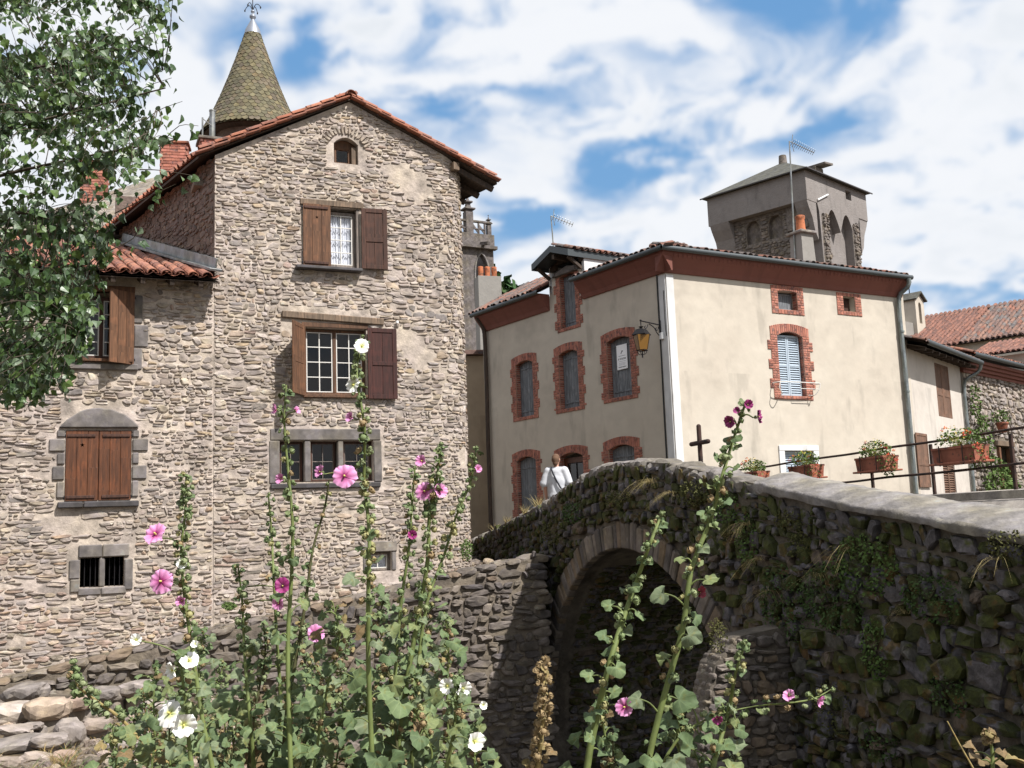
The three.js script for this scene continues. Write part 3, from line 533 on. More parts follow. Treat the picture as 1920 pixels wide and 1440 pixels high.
    pc.finish('verge_tiles');
  }
  const ridge = new Pieces(deck, 'ridge_tile', OLDTILES, 40);
  for (let i = 0; i < 16; i++) { const p = roofPt(0, i * 0.4 - 0.1, 1, 0.05), d = V3(-0.259, 0, -0.966), xx = V3(0, 1, 0).cross(d).normalize(); ridge.add(uvShift(uvBox(canalGeo(0.46, 0.24, 0.21, 0.11))), new THREE.Matrix4().makeBasis(xx, V3(0, 1, 0), d).setPosition(p), Math.floor(rnd() * 5), 0.05); }
  ridge.finish('ridge_tiles');
}
function beamWall([x0, z0], [x1, z1], y0, y1, th = 0.4) { // a wall slab between two ground points
  const d = V3(x1 - x0, 0, z1 - z0), L = d.length(); d.normalize(); const g = new THREE.BoxGeometry(L, y1 - y0, th);
  g.translate(L / 2, (y0 + y1) / 2, -th / 2); g.applyMatrix4(new THREE.Matrix4().makeBasis(d, V3(0, 1, 0), d.clone().cross(V3(0, 1, 0))).setPosition(x0, 0, z0)); return g;
}
// ---------------------------------------------------------------- the lower wing at its left
reseed(23);
const wing = FH.group('stone_wing', 'lower rubble stone wing with canal-tiled roof and boarded-up arched window', 'house');
{
  const win = [-4.68, 4.79, -3.66, 5.98], door = [-4.69, 2.38, -3.65, 3.56], small = [-4.43, 0.93, -3.74, 1.42];
  const wall = mesh('wall', flat(slab([[-9, -3.2], [-2.285, -3.2], [-2.285, 6.28], [-9, 6.28]], 0.45, [rect(...win), rect(...door), rect(...small)])), M.mortar, wing);
  wall.position.z = -0.006;
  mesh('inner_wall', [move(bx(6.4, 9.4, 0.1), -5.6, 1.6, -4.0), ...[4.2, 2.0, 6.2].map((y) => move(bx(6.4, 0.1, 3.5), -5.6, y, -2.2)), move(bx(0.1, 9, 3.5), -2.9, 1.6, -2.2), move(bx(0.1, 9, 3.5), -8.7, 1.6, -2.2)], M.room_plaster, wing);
  const boxes = [[-4.86, 4.66, -3.52, 6.10], [-4.84, 2.24, -3.52, 3.72], [-4.98, 3.14, -3.36, 3.44], [-4.92, 2.70, -3.40, 3.0], [-4.76, 3.7, -3.6, 4.02], [-4.62, 0.80, -3.58, 1.66]];
  rubble(wall, { y0: -1.1, y1: 6.2, mats: FACADE, odds: (a, y) => (y + 0.5 * n3(a, y, 3) < 1.3 - 0.2 * (a + 5) ? [2, 2, 8, 8, 7, 6, 0, 0, 3, 1] : facadeOdds), h: [0.037, 0.092], w: [0.08, 0.31], gap: 0.011, proud: [0.006, 0.033], zone: 0.7, bare: 0.05, sharp: 0.65, spans: (y, h) => freeSpans(-7.2, -2.30, boxes, y, h) });
  const ms = (n, x0, y0, x1, y1, z = 0.02, d = 0.3, m = M.dressed_stone) => mesh(n, uvShift(uvBox(move(bx(x1 - x0 - 0.008, y1 - y0 - 0.008, d, 0.016), (x0 + x1) / 2, (y0 + y1) / 2, z - d / 2))), m, wing, true);
  // upper window with one shutter standing half open
  casement(wing, -4.66, -3.68, 4.82, 5.90, -0.16, { leaves: 2, cols: 2, rows: 4, fw: 0.05, frame: M.shutter_dark });
  mesh('window_frame', [move(bx(0.08, 1.2, 0.12), -4.70, 5.38, -0.03), move(bx(1.1, 0.1, 0.2), -4.18, 6.03, -0.03), move(bx(1.05, 0.05, 0.2), -4.18, 4.765, 0)], M.shutter_brown, wing);
  const s1 = boardShutter(0.50, 1.28, M.shutter_brown, { planks: 3, ledges: [0.07, 0.93] }); s1.position.set(-3.64, 4.70, 0.02); s1.rotation.y = Math.PI + 0.62; wing.add(s1);
  ms('quoin', -3.64, 5.02, -3.40, 5.42); ms('quoin', -3.66, 4.62, -3.50, 5.0); ms('quoin', -3.66, 5.44, -3.50, 5.95); ms('stone_sill', -4.8, 4.60, -3.56, 4.72, 0.06);
  // boarded window under a rounded lintel slab
  const l = [[-4.80, 3.60]]; for (let i = 0; i <= 12; i++) { const t = i / 12; l.push([lerp(-4.79, -3.55, t), 3.63 + 0.31 * Math.sin(Math.PI * t) ** 0.75 + rr(-0.012, 0.012)]); } l.push([-3.55, 3.60]);
  const lin = mesh('stone_lintel', slab(l.map(([x, y]) => [x, Math.max(y, 3.575)]), 0.3, [], 0.02), M.dressed_stone, wing); lin.position.z = 0.05;
  for (const [x0, y0, x1, y1] of [[-4.83, 3.44, -4.70, 3.57], [-4.95, 3.20, -4.70, 3.42], [-4.82, 2.98, -4.70, 3.18], [-4.89, 2.72, -4.70, 2.96], [-4.82, 2.42, -4.70, 2.70], [-3.64, 3.44, -3.53, 3.57], [-3.64, 3.20, -3.38, 3.42], [-3.64, 2.98, -3.53, 3.18], [-3.64, 2.72, -3.40, 2.96], [-3.64, 2.42, -3.53, 2.70]]) ms('quoin', x0, y0, x1, y1, 0.03, 0.3, pick([M.dressed_stone, M.dressed_stone_pale]));
  ms('stone_sill', -4.80, 2.25, -4.40, 2.36, 0.10, 0.4, M.slate_sill); ms('stone_sill', -4.40, 2.25, -3.52, 2.36, 0.10, 0.4, M.slate_sill);
  const a = boardShutter(0.515, 1.19, M.shutter_varnish, { planks: 3, ledges: [0.055, 0.925], battenMat: M.shutter_dark, star: [1, 0.94, 0.04] }); a.position.set(-4.69, 2.37, 0.0); wing.add(a);
  const b = boardShutter(0.515, 1.19, M.shutter_varnish, { planks: 3, ledges: [0.055, 0.925], battenMat: M.shutter_dark }); b.position.set(-3.655, 2.37, 0.0); b.rotation.y = Math.PI; b.scale.z = -1; wing.add(b);
  // twin slit window with iron bars
  ms('stone_lintel', -4.46, 1.42, -4.09, 1.64, 0.03); ms('stone_lintel', -4.09, 1.42, -3.66, 1.64, 0.03, 0.3, M.dressed_stone_pale); ms('quoin', -4.60, 1.08, -4.43, 1.40, 0.03); ms('quoin', -4.58, 0.86, -4.43, 1.08, 0.03); ms('quoin', -3.74, 0.86, -3.60, 1.38, 0.03);
  ms('stone_mullion', -4.14, 0.93, -4.04, 1.42, 0.0, 0.2); ms('stone_sill', -4.46, 0.80, -4.10, 0.93, 0.03); ms('stone_sill', -4.10, 0.80, -3.70, 0.93, 0.03, 0.3, M.dressed_stone_pale);
  for (const x of [-4.36, -4.27, -4.19, -3.97, -3.89, -3.81]) mesh('bar', bar([x, 0.92, -0.1], [x, 1.43, -0.1], 0.009), M.iron, wing);
  // roof
  const O = V3(-9.1, 6.20, 0.46), X = V3(1, 0, 0), Y = V3(-0.08, 0.34, -0.97).normalize();
  const deck = mesh('roof', [flat(grid(1, 1, (u, v) => { const p = O.clone().addScaledVector(X, u * 6.86).addScaledVector(Y, v * 5.7); return [p.x, p.y - 0.01, p.z]; })), flat(grid(1, 1, (u, v) => { const p = O.clone().addScaledVector(X, u * 6.86).addScaledVector(Y, v * 5.7); return [p.x, p.y - 0.05, p.z]; }))], M.rafter, wing);
  canalRoof(deck, { O, X, Y, width: 6.84, length: 5.6, max: 300, mats: TILES });
  for (let i = 0; i < 14; i++) { const p = O.clone().addScaledVector(X, 0.3 + i * 0.48).addScaledVector(Y, 0.03), q = p.clone().addScaledVector(Y, 0.9); p.y -= 0.1; q.y -= 0.1; mesh('rafter', beam(p.toArray(), q.toArray(), 0.08, 0.1), M.rafter, deck); }
  // lead flashing where the roof meets the tall wall
  mesh('flashing', [beam([-2.30, 6.40, 0.35], [-2.30 - 0.26 * 5.4, 6.40 + 1.86, 0.35 - 5.3], 0.24, 0.05), beam([-2.28, 6.53, 0.28], [-2.28 - 0.26 * 5.4, 6.53 + 1.86, 0.28 - 5.3], 0.03, 0.2)], M.zinc, wing);
}

// ---------------------------------------------------------------- quay wall and ramp
reseed(31);
function rockGeo(sx, sy, sz, rough = 0.22, detail = 2) {
  const g = new THREE.IcosahedronGeometry(1, detail), p = g.attributes.position, o = rr(0, 50);
  for (let i = 0; i < p.count; i++) {
    const v = V3().fromBufferAttribute(p, i), k = 1 + rough * (1.4 * n3(v.x * 1.1 + o, v.y * 1.1, v.z * 1.1 + o) + 0.7 * n3(v.x * 2.6 + o, v.y * 2.6 + o, v.z * 2.6));
    const e = 0.72; p.setXYZ(i, Math.sign(v.x) * Math.abs(v.x) ** e * k * sx, Math.sign(v.y) * Math.abs(v.y) ** e * k * sy, Math.sign(v.z) * Math.abs(v.z) ** e * k * sz);
  }
  g.computeVertexNormals(); return g;
}
const quay = FH.group('quay_wall', 'dark rubble retaining wall rising along the foot of the stone house to the bridge', 'wall');
{
  const top = [], N = 60; for (let i = 0; i <= N; i++) { const a = lerp(-9, 3.34, i / N); top.push([a, rampY(a) + 0.02 + 0.03 * n3(a * 3, 1, 1)]); }
  const wall = mesh('wall', flat(slab([[-9, -3.4], [3.34, -3.4], ...top.reverse()], 0.55)), M.old_mortar, quay); wall.position.z = 1.3;
  rubble(wall, { y0: -3.2, y1: 1.2, mats: QUAY, odds: [0, 0, 1, 1, 2, 3, 4], h: [0.09, 0.2], w: [0.16, 0.5], gap: 0.02, proud: [0.02, 0.08], spans: (y, h) => { const a0 = clamp(-5.49 + (y + h * 0.5 + 0.38) / 1.5 * 9.0, -7, 3.2); return [[a0, 3.3]]; } });
  // rough capping stones along the slope
  const pc = new Pieces(quay, 'cap_stone', QUAY, 60); let a = -7;
  while (a < 3.05) { const w = rr(0.18, 0.4), g = uvShift(uvBox(rockGeo(w * 0.55, rr(0.045, 0.08), rr(0.16, 0.24)))); g.rotateZ(Math.atan(1.5 / 9) + rr(-0.06, 0.06)); pc.add(g, T(a + w / 2, rampY(a + w / 2) + 0.05, 1.12 + rr(-0.03, 0.06)), Math.floor(rnd() * 5), w * 0.1); a += w; }
  pc.finish('cap_stones');
  // rough end of the wall against the bridge
  const ep = new Pieces(wall, 'end_stone', QUAY, 60); let ey = -3.1; while (ey < rampY(3.3) - 0.05) { const h = rr(0.05, 0.11); for (const z of [-0.12, -0.34]) ep.add(uvShift(uvBox(rockGeo(rr(0.12, 0.26), h, rr(0.12, 0.17), 0.2, 2))), T(3.34 + rr(-0.06, 0.1), ey + h, z + rr(-0.03, 0.06)), Math.floor(rnd() * 4), 0.03); ey += h * 1.7; } ep.finish('end_stones');
  mesh('far_wall', flat(slab(rect(9.5, -3.4, 20, 0.9), 0.5)), M.old_mortar, quay).position.z = 1.25;
}

// ---------------------------------------------------------------- the humpback bridge
reseed(41);
const PROFILE = [[-12, 1.1], [-9.4, 1.42], [-8.56, 1.54], [-6.19, 1.87], [-4.16, 2.16], [-2.97, 2.42], [-2.16, 2.57], [-1.19, 2.68], [0.08, 2.68], [1.18, 2.57], [2.42, 2.36], [3.84, 2.10], [5.1, 1.88], [6.3, 1.71], [7.75, 1.50], [10, 1.25], [15, 1.0]];
const topY = (a) => { for (let i = 0; i < PROFILE.length - 1; i++) if (a <= PROFILE[i + 1][0]) { const [p, q] = [PROFILE[i], PROFILE[i + 1]]; return lerp(p[1], q[1], clamp((a - p[0]) / (q[0] - p[0]), 0, 1)); } return 1.0; };
const deckY = (a) => topY(a) - 0.62;
const ARCH = { a: -0.5, y: -2.22, r: 3.5, w: 3.74, t: 0.43 };
const bridge = FB.group('stone_bridge', 'mossy humpback stone bridge with one round arch, its near face in shade', 'bridge');
{
  const prof = (f, a0, a1, n = 60) => Array.from({ length: n + 1 }, (_, i) => { const a = lerp(a0, a1, i / n); return [a, f(a)]; });
  const arc = Array.from({ length: 41 }, (_, i) => { const t = Math.PI * (1 - i / 40); return [ARCH.a + ARCH.w * Math.cos(t), ARCH.y + ARCH.r * Math.sin(t)]; });
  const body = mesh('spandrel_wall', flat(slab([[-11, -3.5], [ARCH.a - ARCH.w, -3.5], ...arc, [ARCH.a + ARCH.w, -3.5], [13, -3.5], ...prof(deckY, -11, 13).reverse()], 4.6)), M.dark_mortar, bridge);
  const R = ARCH.r + ARCH.t + 0.03;
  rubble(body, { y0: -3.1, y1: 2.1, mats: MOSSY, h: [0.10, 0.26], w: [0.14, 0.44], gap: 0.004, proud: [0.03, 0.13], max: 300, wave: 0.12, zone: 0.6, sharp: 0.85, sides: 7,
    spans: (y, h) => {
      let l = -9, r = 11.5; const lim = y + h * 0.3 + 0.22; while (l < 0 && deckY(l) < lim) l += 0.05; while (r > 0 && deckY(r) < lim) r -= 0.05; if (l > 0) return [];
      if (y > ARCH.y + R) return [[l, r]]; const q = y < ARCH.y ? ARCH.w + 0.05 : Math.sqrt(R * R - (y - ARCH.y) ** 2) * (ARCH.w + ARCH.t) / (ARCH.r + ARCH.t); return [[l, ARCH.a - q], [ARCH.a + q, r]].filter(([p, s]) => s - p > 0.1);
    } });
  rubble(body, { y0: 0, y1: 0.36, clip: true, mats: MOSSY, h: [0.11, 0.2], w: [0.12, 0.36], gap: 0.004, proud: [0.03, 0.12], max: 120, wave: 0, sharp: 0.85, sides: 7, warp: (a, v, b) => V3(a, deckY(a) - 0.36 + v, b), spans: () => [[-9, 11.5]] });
  // arch ring of narrow radiating slabs
  const ring = mesh('arch_ring', flat(slab([...arc, ...arc.map(([x, y]) => [ARCH.a + (x - ARCH.a) * (1 + (ARCH.t - 0.04) / ARCH.r), ARCH.y + (y - ARCH.y) * (1 + (ARCH.t - 0.04) / ARCH.r)]).reverse()], 0.3)), M.old_mortar, bridge); ring.position.z = 0.02;
  { const pc = new Pieces(ring, 'voussoir', QUAY, 120); let t = 0.0; while (t < Math.PI) { const dt = rr(0.028, 0.055), tc = t + dt / 2, rl = ARCH.t * rr(0.88, 1.06), g = bx(rl, (ARCH.r + 0.2) * dt - 0.014, 0.16, 0.018), p = g.attributes.position; for (let i = 0; i < p.count; i++) if (p.getX(i) > 0) p.setY(i, p.getY(i) * 1.08); g.computeVertexNormals(); const u = uvShift(uvBox(g)); u.rotateZ(tc + rr(-0.012, 0.012)); pc.add(u, T(ARCH.a + Math.cos(tc) * (ARCH.w + rl / 2 - 0.01), ARCH.y + Math.sin(tc) * (ARCH.r + rl / 2 - 0.01), -0.05 + rr(0, 0.035)), Math.floor(rnd() * 5), 0.06); t += dt; } pc.finish('voussoirs'); }
  // rubble lining of the far abutment and vault
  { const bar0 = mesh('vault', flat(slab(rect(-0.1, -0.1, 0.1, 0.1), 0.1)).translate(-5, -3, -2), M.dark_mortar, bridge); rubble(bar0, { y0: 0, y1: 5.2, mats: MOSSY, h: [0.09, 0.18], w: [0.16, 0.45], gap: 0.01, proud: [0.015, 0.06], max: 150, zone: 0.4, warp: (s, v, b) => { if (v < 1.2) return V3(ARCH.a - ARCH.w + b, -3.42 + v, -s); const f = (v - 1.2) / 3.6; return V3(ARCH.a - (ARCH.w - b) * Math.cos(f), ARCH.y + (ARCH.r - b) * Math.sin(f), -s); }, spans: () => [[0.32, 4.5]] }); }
  // parapet
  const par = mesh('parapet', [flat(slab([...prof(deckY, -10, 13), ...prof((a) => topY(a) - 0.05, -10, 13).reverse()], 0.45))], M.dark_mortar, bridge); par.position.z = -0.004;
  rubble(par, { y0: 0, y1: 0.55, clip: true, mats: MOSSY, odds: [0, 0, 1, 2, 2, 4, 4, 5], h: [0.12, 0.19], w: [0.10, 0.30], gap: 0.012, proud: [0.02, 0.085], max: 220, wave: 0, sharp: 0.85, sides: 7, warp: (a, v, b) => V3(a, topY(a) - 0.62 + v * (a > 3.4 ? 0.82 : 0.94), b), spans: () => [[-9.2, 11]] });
  const COPE = [0, 1, 2, 3].map((i) => mat('cope_stone_' + i, [[0.23, 0.22, 0.215], [0.195, 0.19, 0.19], [0.27, 0.26, 0.25], [0.21, 0.20, 0.18]][i], st)), inner = new Pieces(par, 'coping_stone', COPE, 120); let a = -9.3;
  while (a < 3.7) { const w = rr(0.16, 0.42), slope = Math.atan((topY(a + w) - topY(a)) / w), g = uvShift(uvBox(rockGeo(w * 0.56, rr(0.09, 0.13), rr(0.22, 0.28), 0.16))); g.rotateZ(slope + rr(-0.08, 0.08)); inner.add(g, T(a + w / 2, topY(a + w / 2) - 0.125 + rr(-0.02, 0.02), -0.21 + rr(-0.03, 0.03)), Math.floor(rnd() * 4), w * 0.15); a += w * 0.8; }
  inner.finish('coping_stones');
  // smooth weathered capping on the near half
  const L = 60, cs = [[0.07, -0.10], [0.085, -0.04], [0.06, 0.0], [-0.10, 0.05], [-0.30, 0.09], [-0.50, 0.11], [-0.56, 0.06], [-0.56, -0.10]];
  const cap = grid(150, cs.length - 1, (u, v) => { const k = Math.round(v * (cs.length - 1)), aa = lerp(3.62, 13, u), [b, y] = cs[k], e = 0.03 * n3(aa * 2.2, k * 0.5, 1) + 0.014 * n3(aa * 8, k, 5); return [aa, topY(aa) + y + e - 0.01, b + (k < 3 ? 0.045 * n3(aa * 3.3, 3, k * 0.2) : 0)]; });
  mesh('capping', cap, M.lichen_cap, bridge);
  // sloping buttress at the near springing
  const bt = mesh('buttress', flat(slab([[0, 0.42], [0.7, 0.34], [1.02, 0.05], [1.24, -0.6], [1.4, -1.6], [1.52, -3.4], [0, -3.4]], 0.36)), M.dark_mortar, bridge); bt.rotation.y = -Math.PI / 2; bt.position.set(3.74, 0, 0);
  const bs = new Pieces(bridge, 'buttress_stone', QUAY.slice(0, 3), 90), bp = (y) => (y > 0.05 ? lerp(1.02, 0.7, (y - 0.05) / 0.29) : y > -0.6 ? 1.02 + (0.05 - y) * 0.34 : 1.24 + (-0.6 - y) * 0.15);
  for (let i = 0; i < 34; i++) for (let k = 0; k < 4; k++) { const t = (i + rr(0.2, 0.8)) / 34, y = lerp(0.32, -2.8, t); bs.add(uvShift(uvBox(rockGeo(rr(0.04, 0.075), rr(0.03, 0.05), rr(0.025, 0.045), 0.2, 1))), T(lerp(3.74, 4.10, (k + rr(0.2, 0.8)) / 4), y, bp(y) - 0.02), Math.floor(rnd() * 3), 0.02); }
  bs.finish('buttress_stones');
  rubble(bt, { y0: -3, y1: 0.3, mats: QUAY, odds: [0, 1, 2, 4, 1], h: [0.07, 0.16], w: [0.1, 0.3], gap: 0.008, proud: [0.02, 0.06], max: 150, warp: (a, y, b) => V3(-a, y, -0.36 - b), spans: (y) => [[-bp(y) + 0.03, -0.02]] });
  // roadway and its far kerb
  const rd = mesh('road', grid(60, 2, (u, v) => { const s = lerp(-10.5, 13, u), p = FB.p(s, deckY(s) + 0.006, lerp(-0.46, -4.55, v)); return p.toArray(); }), M.asphalt); setting(rd);
}
const kerb = FR.group('road_kerb', 'low dark stone kerb with a sloping pale foot under the iron railing', 'kerb');
mesh('kerb_wall', flat((() => { const g = new THREE.ExtrudeGeometry(shape([[-0.2, 0.6], [0.42, 0.6], [0.42, 1.66], [0.26, 1.80], [0.13, 1.82], [0.13, 1.93], [-0.2, 1.95]]), { depth: 12, bevelEnabled: false }); g.rotateY(-Math.PI / 2); g.translate(4, 0, 0); return g; })()), M.concrete, kerb);

// ---------------------------------------------------------------- railing, cross
reseed(47);
const rail = FR.group('iron_railing', 'thin two-bar iron railing on square posts along the far side of the road', 'railing');
{
  for (const a of [-7.2, -5.4, -3.5, -1.92, -0.2, 1.6]) mesh('post', move(bx(0.055, 0.86, 0.04), a, 2.28, 0), M.rusty_iron, rail);
  for (const y of [2.70, 2.22]) mesh('rail', pipe(Array.from({ length: 13 }, (_, i) => [lerp(-9, 3, i / 12), y + 0.06 * (i - 2) / 7 + 0.008 * Math.sin(i * 2.3), 0.03]), 0.02, 7, 60), M.rusty_iron, rail);
}
{
  const cr = thing('iron_cross', 'plain dark iron cross with rounded ends standing behind the bridge crest', 'cross', [3.26, 0, -18.0], FB.turn);
  const cyl = (x0, y0, x1, y1) => { const g = new THREE.CapsuleGeometry(0.042, Math.hypot(x1 - x0, y1 - y0), 4, 10); g.rotateZ(Math.atan2(y1 - y0, x1 - x0) - Math.PI / 2); g.translate((x0 + x1) / 2, (y0 + y1) / 2, 0); return g; };
  mesh('shaft', cyl(0, 1.5, 0, 3.31), M.rusty_iron, cr); mesh('arm', [cyl(-0.30, 3.02, 0.30, 3.02)], M.rusty_iron, cr).scale.z = 1.02; mesh('foot', move(bx(0.4, 0.4, 0.4), 0, 1.62, 0), M.dressed_stone, cr);
}

// ---------------------------------------------------------------- the cream house with brick window surrounds
reseed(53);
// brick surround with toothed edges, laid brick by brick, round an arched opening in the wall plane
function brickWindow(parent, x0, y0, x1, y1, rise, o = {}) {
  const { side = 0.23, tooth = 0.085, course = 0.068, sill = 0.11, plain = false, head = 0.24, depth = 0.2, leaf = 'blue' } = o, jg = [], zb = 0.012;
  // mortar bed behind the bricks and lining of the reveal
  const outer = [[x0 - side, y0 - sill], [x1 + side, y0 - sill], [x1 + side, y1 + head * 0.8]]; for (let i = 1; i < 8; i++) { const t = i / 8; outer.push([lerp(x1 + side, x0 - side, t), y1 + head * 0.8 + rise * (1 - (2 * t - 1) ** 2)]); } outer.push([x0 - side, y1 + head * 0.8]);
  jg.push(flat(slab(outer, 0.03, [archTop(x0, y0, x1, y1, rise)]))); jg.forEach((g) => g.translate(0, 0, zb));
  const win = mesh('window', jg, M.brick_joint, parent), pc = new Pieces(win, 'brick', BRICK, o.max ?? 60);
  const brick = (cx, cy, w, h, rot = 0, d = depth) => { const g = uvShift(uvBox(bx(w - 0.012, h - 0.012, d, 0.006))); if (rot) g.rotateZ(rot); pc.add(g, T(cx, cy, zb + 0.008 - d / 2 + rr(0, 0.006)), Math.floor(rnd() * 4), w * h); };
  const n = Math.round((y1 - y0) / course);
  for (const s of [-1, 1]) for (let i = 0; i < n; i++) {
    const long = !plain && Math.floor((i + (o.phase ?? 0)) / 4) % 2 === 0, w = side + (long ? tooth : 0), e = s < 0 ? x0 : x1, yy = y0 + (i + 0.5) * (y1 - y0) / n, cut = i % 2 ? 0.4 : 0.6;
    brick(e + s * w * cut / 2, yy, w * cut, (y1 - y0) / n); brick(e + s * (w * cut + w * (1 - cut) / 2), yy, w * (1 - cut), (y1 - y0) / n);
  }
  const m = Math.round((x1 - x0 + 2 * side) / 0.075); // soldier course round the head
  for (let i = 0; i < m; i++) { const t = (i + 0.5) / m, x = lerp(x0 - side, x1 + side, t), k = 2 * t - 1, yb = (x > x0 && x < x1 ? y1 + rise * (1 - ((x - (x0 + x1) / 2) / ((x1 - x0) / 2)) ** 2) : y1), top = y1 + head + rise * (1 - k * k) * 0.9; brick(x, (yb + top) / 2, (x1 - x0 + 2 * side) / m, top - yb, -k * rise * 0.35); }
  const q = Math.round((x1 - x0 + 2 * side) / 0.11);
  for (let i = 0; i < q; i++) brick(lerp(x0 - side, x1 + side, (i + 0.5) / q), y0 - sill / 2, (x1 - x0 + 2 * side) / q, sill, 0, depth + 0.06);
  pc.finish('bricks');
  return win;
}
// a closed boarded shutter filling an opening
function shutLeaf(parent, x0, y0, x1, y1, rise, z, m, planks = 6, split = true) {
  const g = new THREE.Group(); g.name = 'shutter'; parent.add(g); const w = (x1 - x0) / planks;
  for (let i = 0; i < planks; i++) { const xa = x0 + i * w, xb = xa + w, f = (x) => y1 + rise * (1 - ((x - (x0 + x1) / 2) / ((x1 - x0) / 2)) ** 2); put('plank', uvShift(uvBox(move(slab([[xa + 0.004, y0], [xb - 0.004, y0], [xb - 0.004, f(xb) - 0.01], [xa + 0.004, f(xa) - 0.01]], 0.03, [], 0.003), 0, 0, z))), m, g); }
  for (const y of [lerp(y0, y1, 0.1), lerp(y0, y1, 0.92)]) for (const k of split ? [0.27, 0.73] : [0.5]) mesh('batten', move(bx((x1 - x0) * (split ? 0.4 : 0.86), 0.045, 0.02), lerp(x0, x1, k), y, z + 0.012), m, g);
  return g;
}
function louvreLeaf(parent, x0, y0, x1, y1, z, m, n = 22) {
  const g = new THREE.Group(); g.name = 'shutter'; parent.add(g); const xm = (x0 + x1) / 2;
  for (const [a, b] of [[x0, xm - 0.004], [xm + 0.004, x1]]) {
    mesh('stile', [move(bx(0.05, y1 - y0, 0.035), a + 0.025, (y0 + y1) / 2, z), move(bx(0.05, y1 - y0, 0.035), b - 0.025, (y0 + y1) / 2, z), move(bx(b - a - 0.1, 0.06, 0.035), (a + b) / 2, y0 + 0.03, z), move(bx(b - a - 0.1, 0.06, 0.035), (a + b) / 2, y1 - 0.03, z), move(bx(b - a - 0.1, 0.05, 0.035), (a + b) / 2, (y0 + y1) / 2, z)], m, g);
    for (let i = 0; i < n; i++) { const s = bx(b - a - 0.1, 0.05, 0.008, 0.002); s.rotateX(-0.75); mesh('slat', move(s, (a + b) / 2, lerp(y0 + 0.08, y1 - 0.08, (i + 0.5) / n), z), m, g); }
  }
  mesh('backing', move(bx(x1 - x0 - 0.02, y1 - y0 - 0.02, 0.01), xm, (y0 + y1) / 2, z - 0.03), m, g);
  return g;
}
const cream = thing('cream_house', 'cream rendered house with red cornice and toothed brick window surrounds', 'house', [FL.o.x, 0, FL.o.z]);
const faceL = new THREE.Group(), faceC = new THREE.Group(); faceL.name = 'shaded_front'; faceC.name = 'sunlit_front'; faceL.rotation.y = FL.turn; faceC.rotation.y = FC.turn;
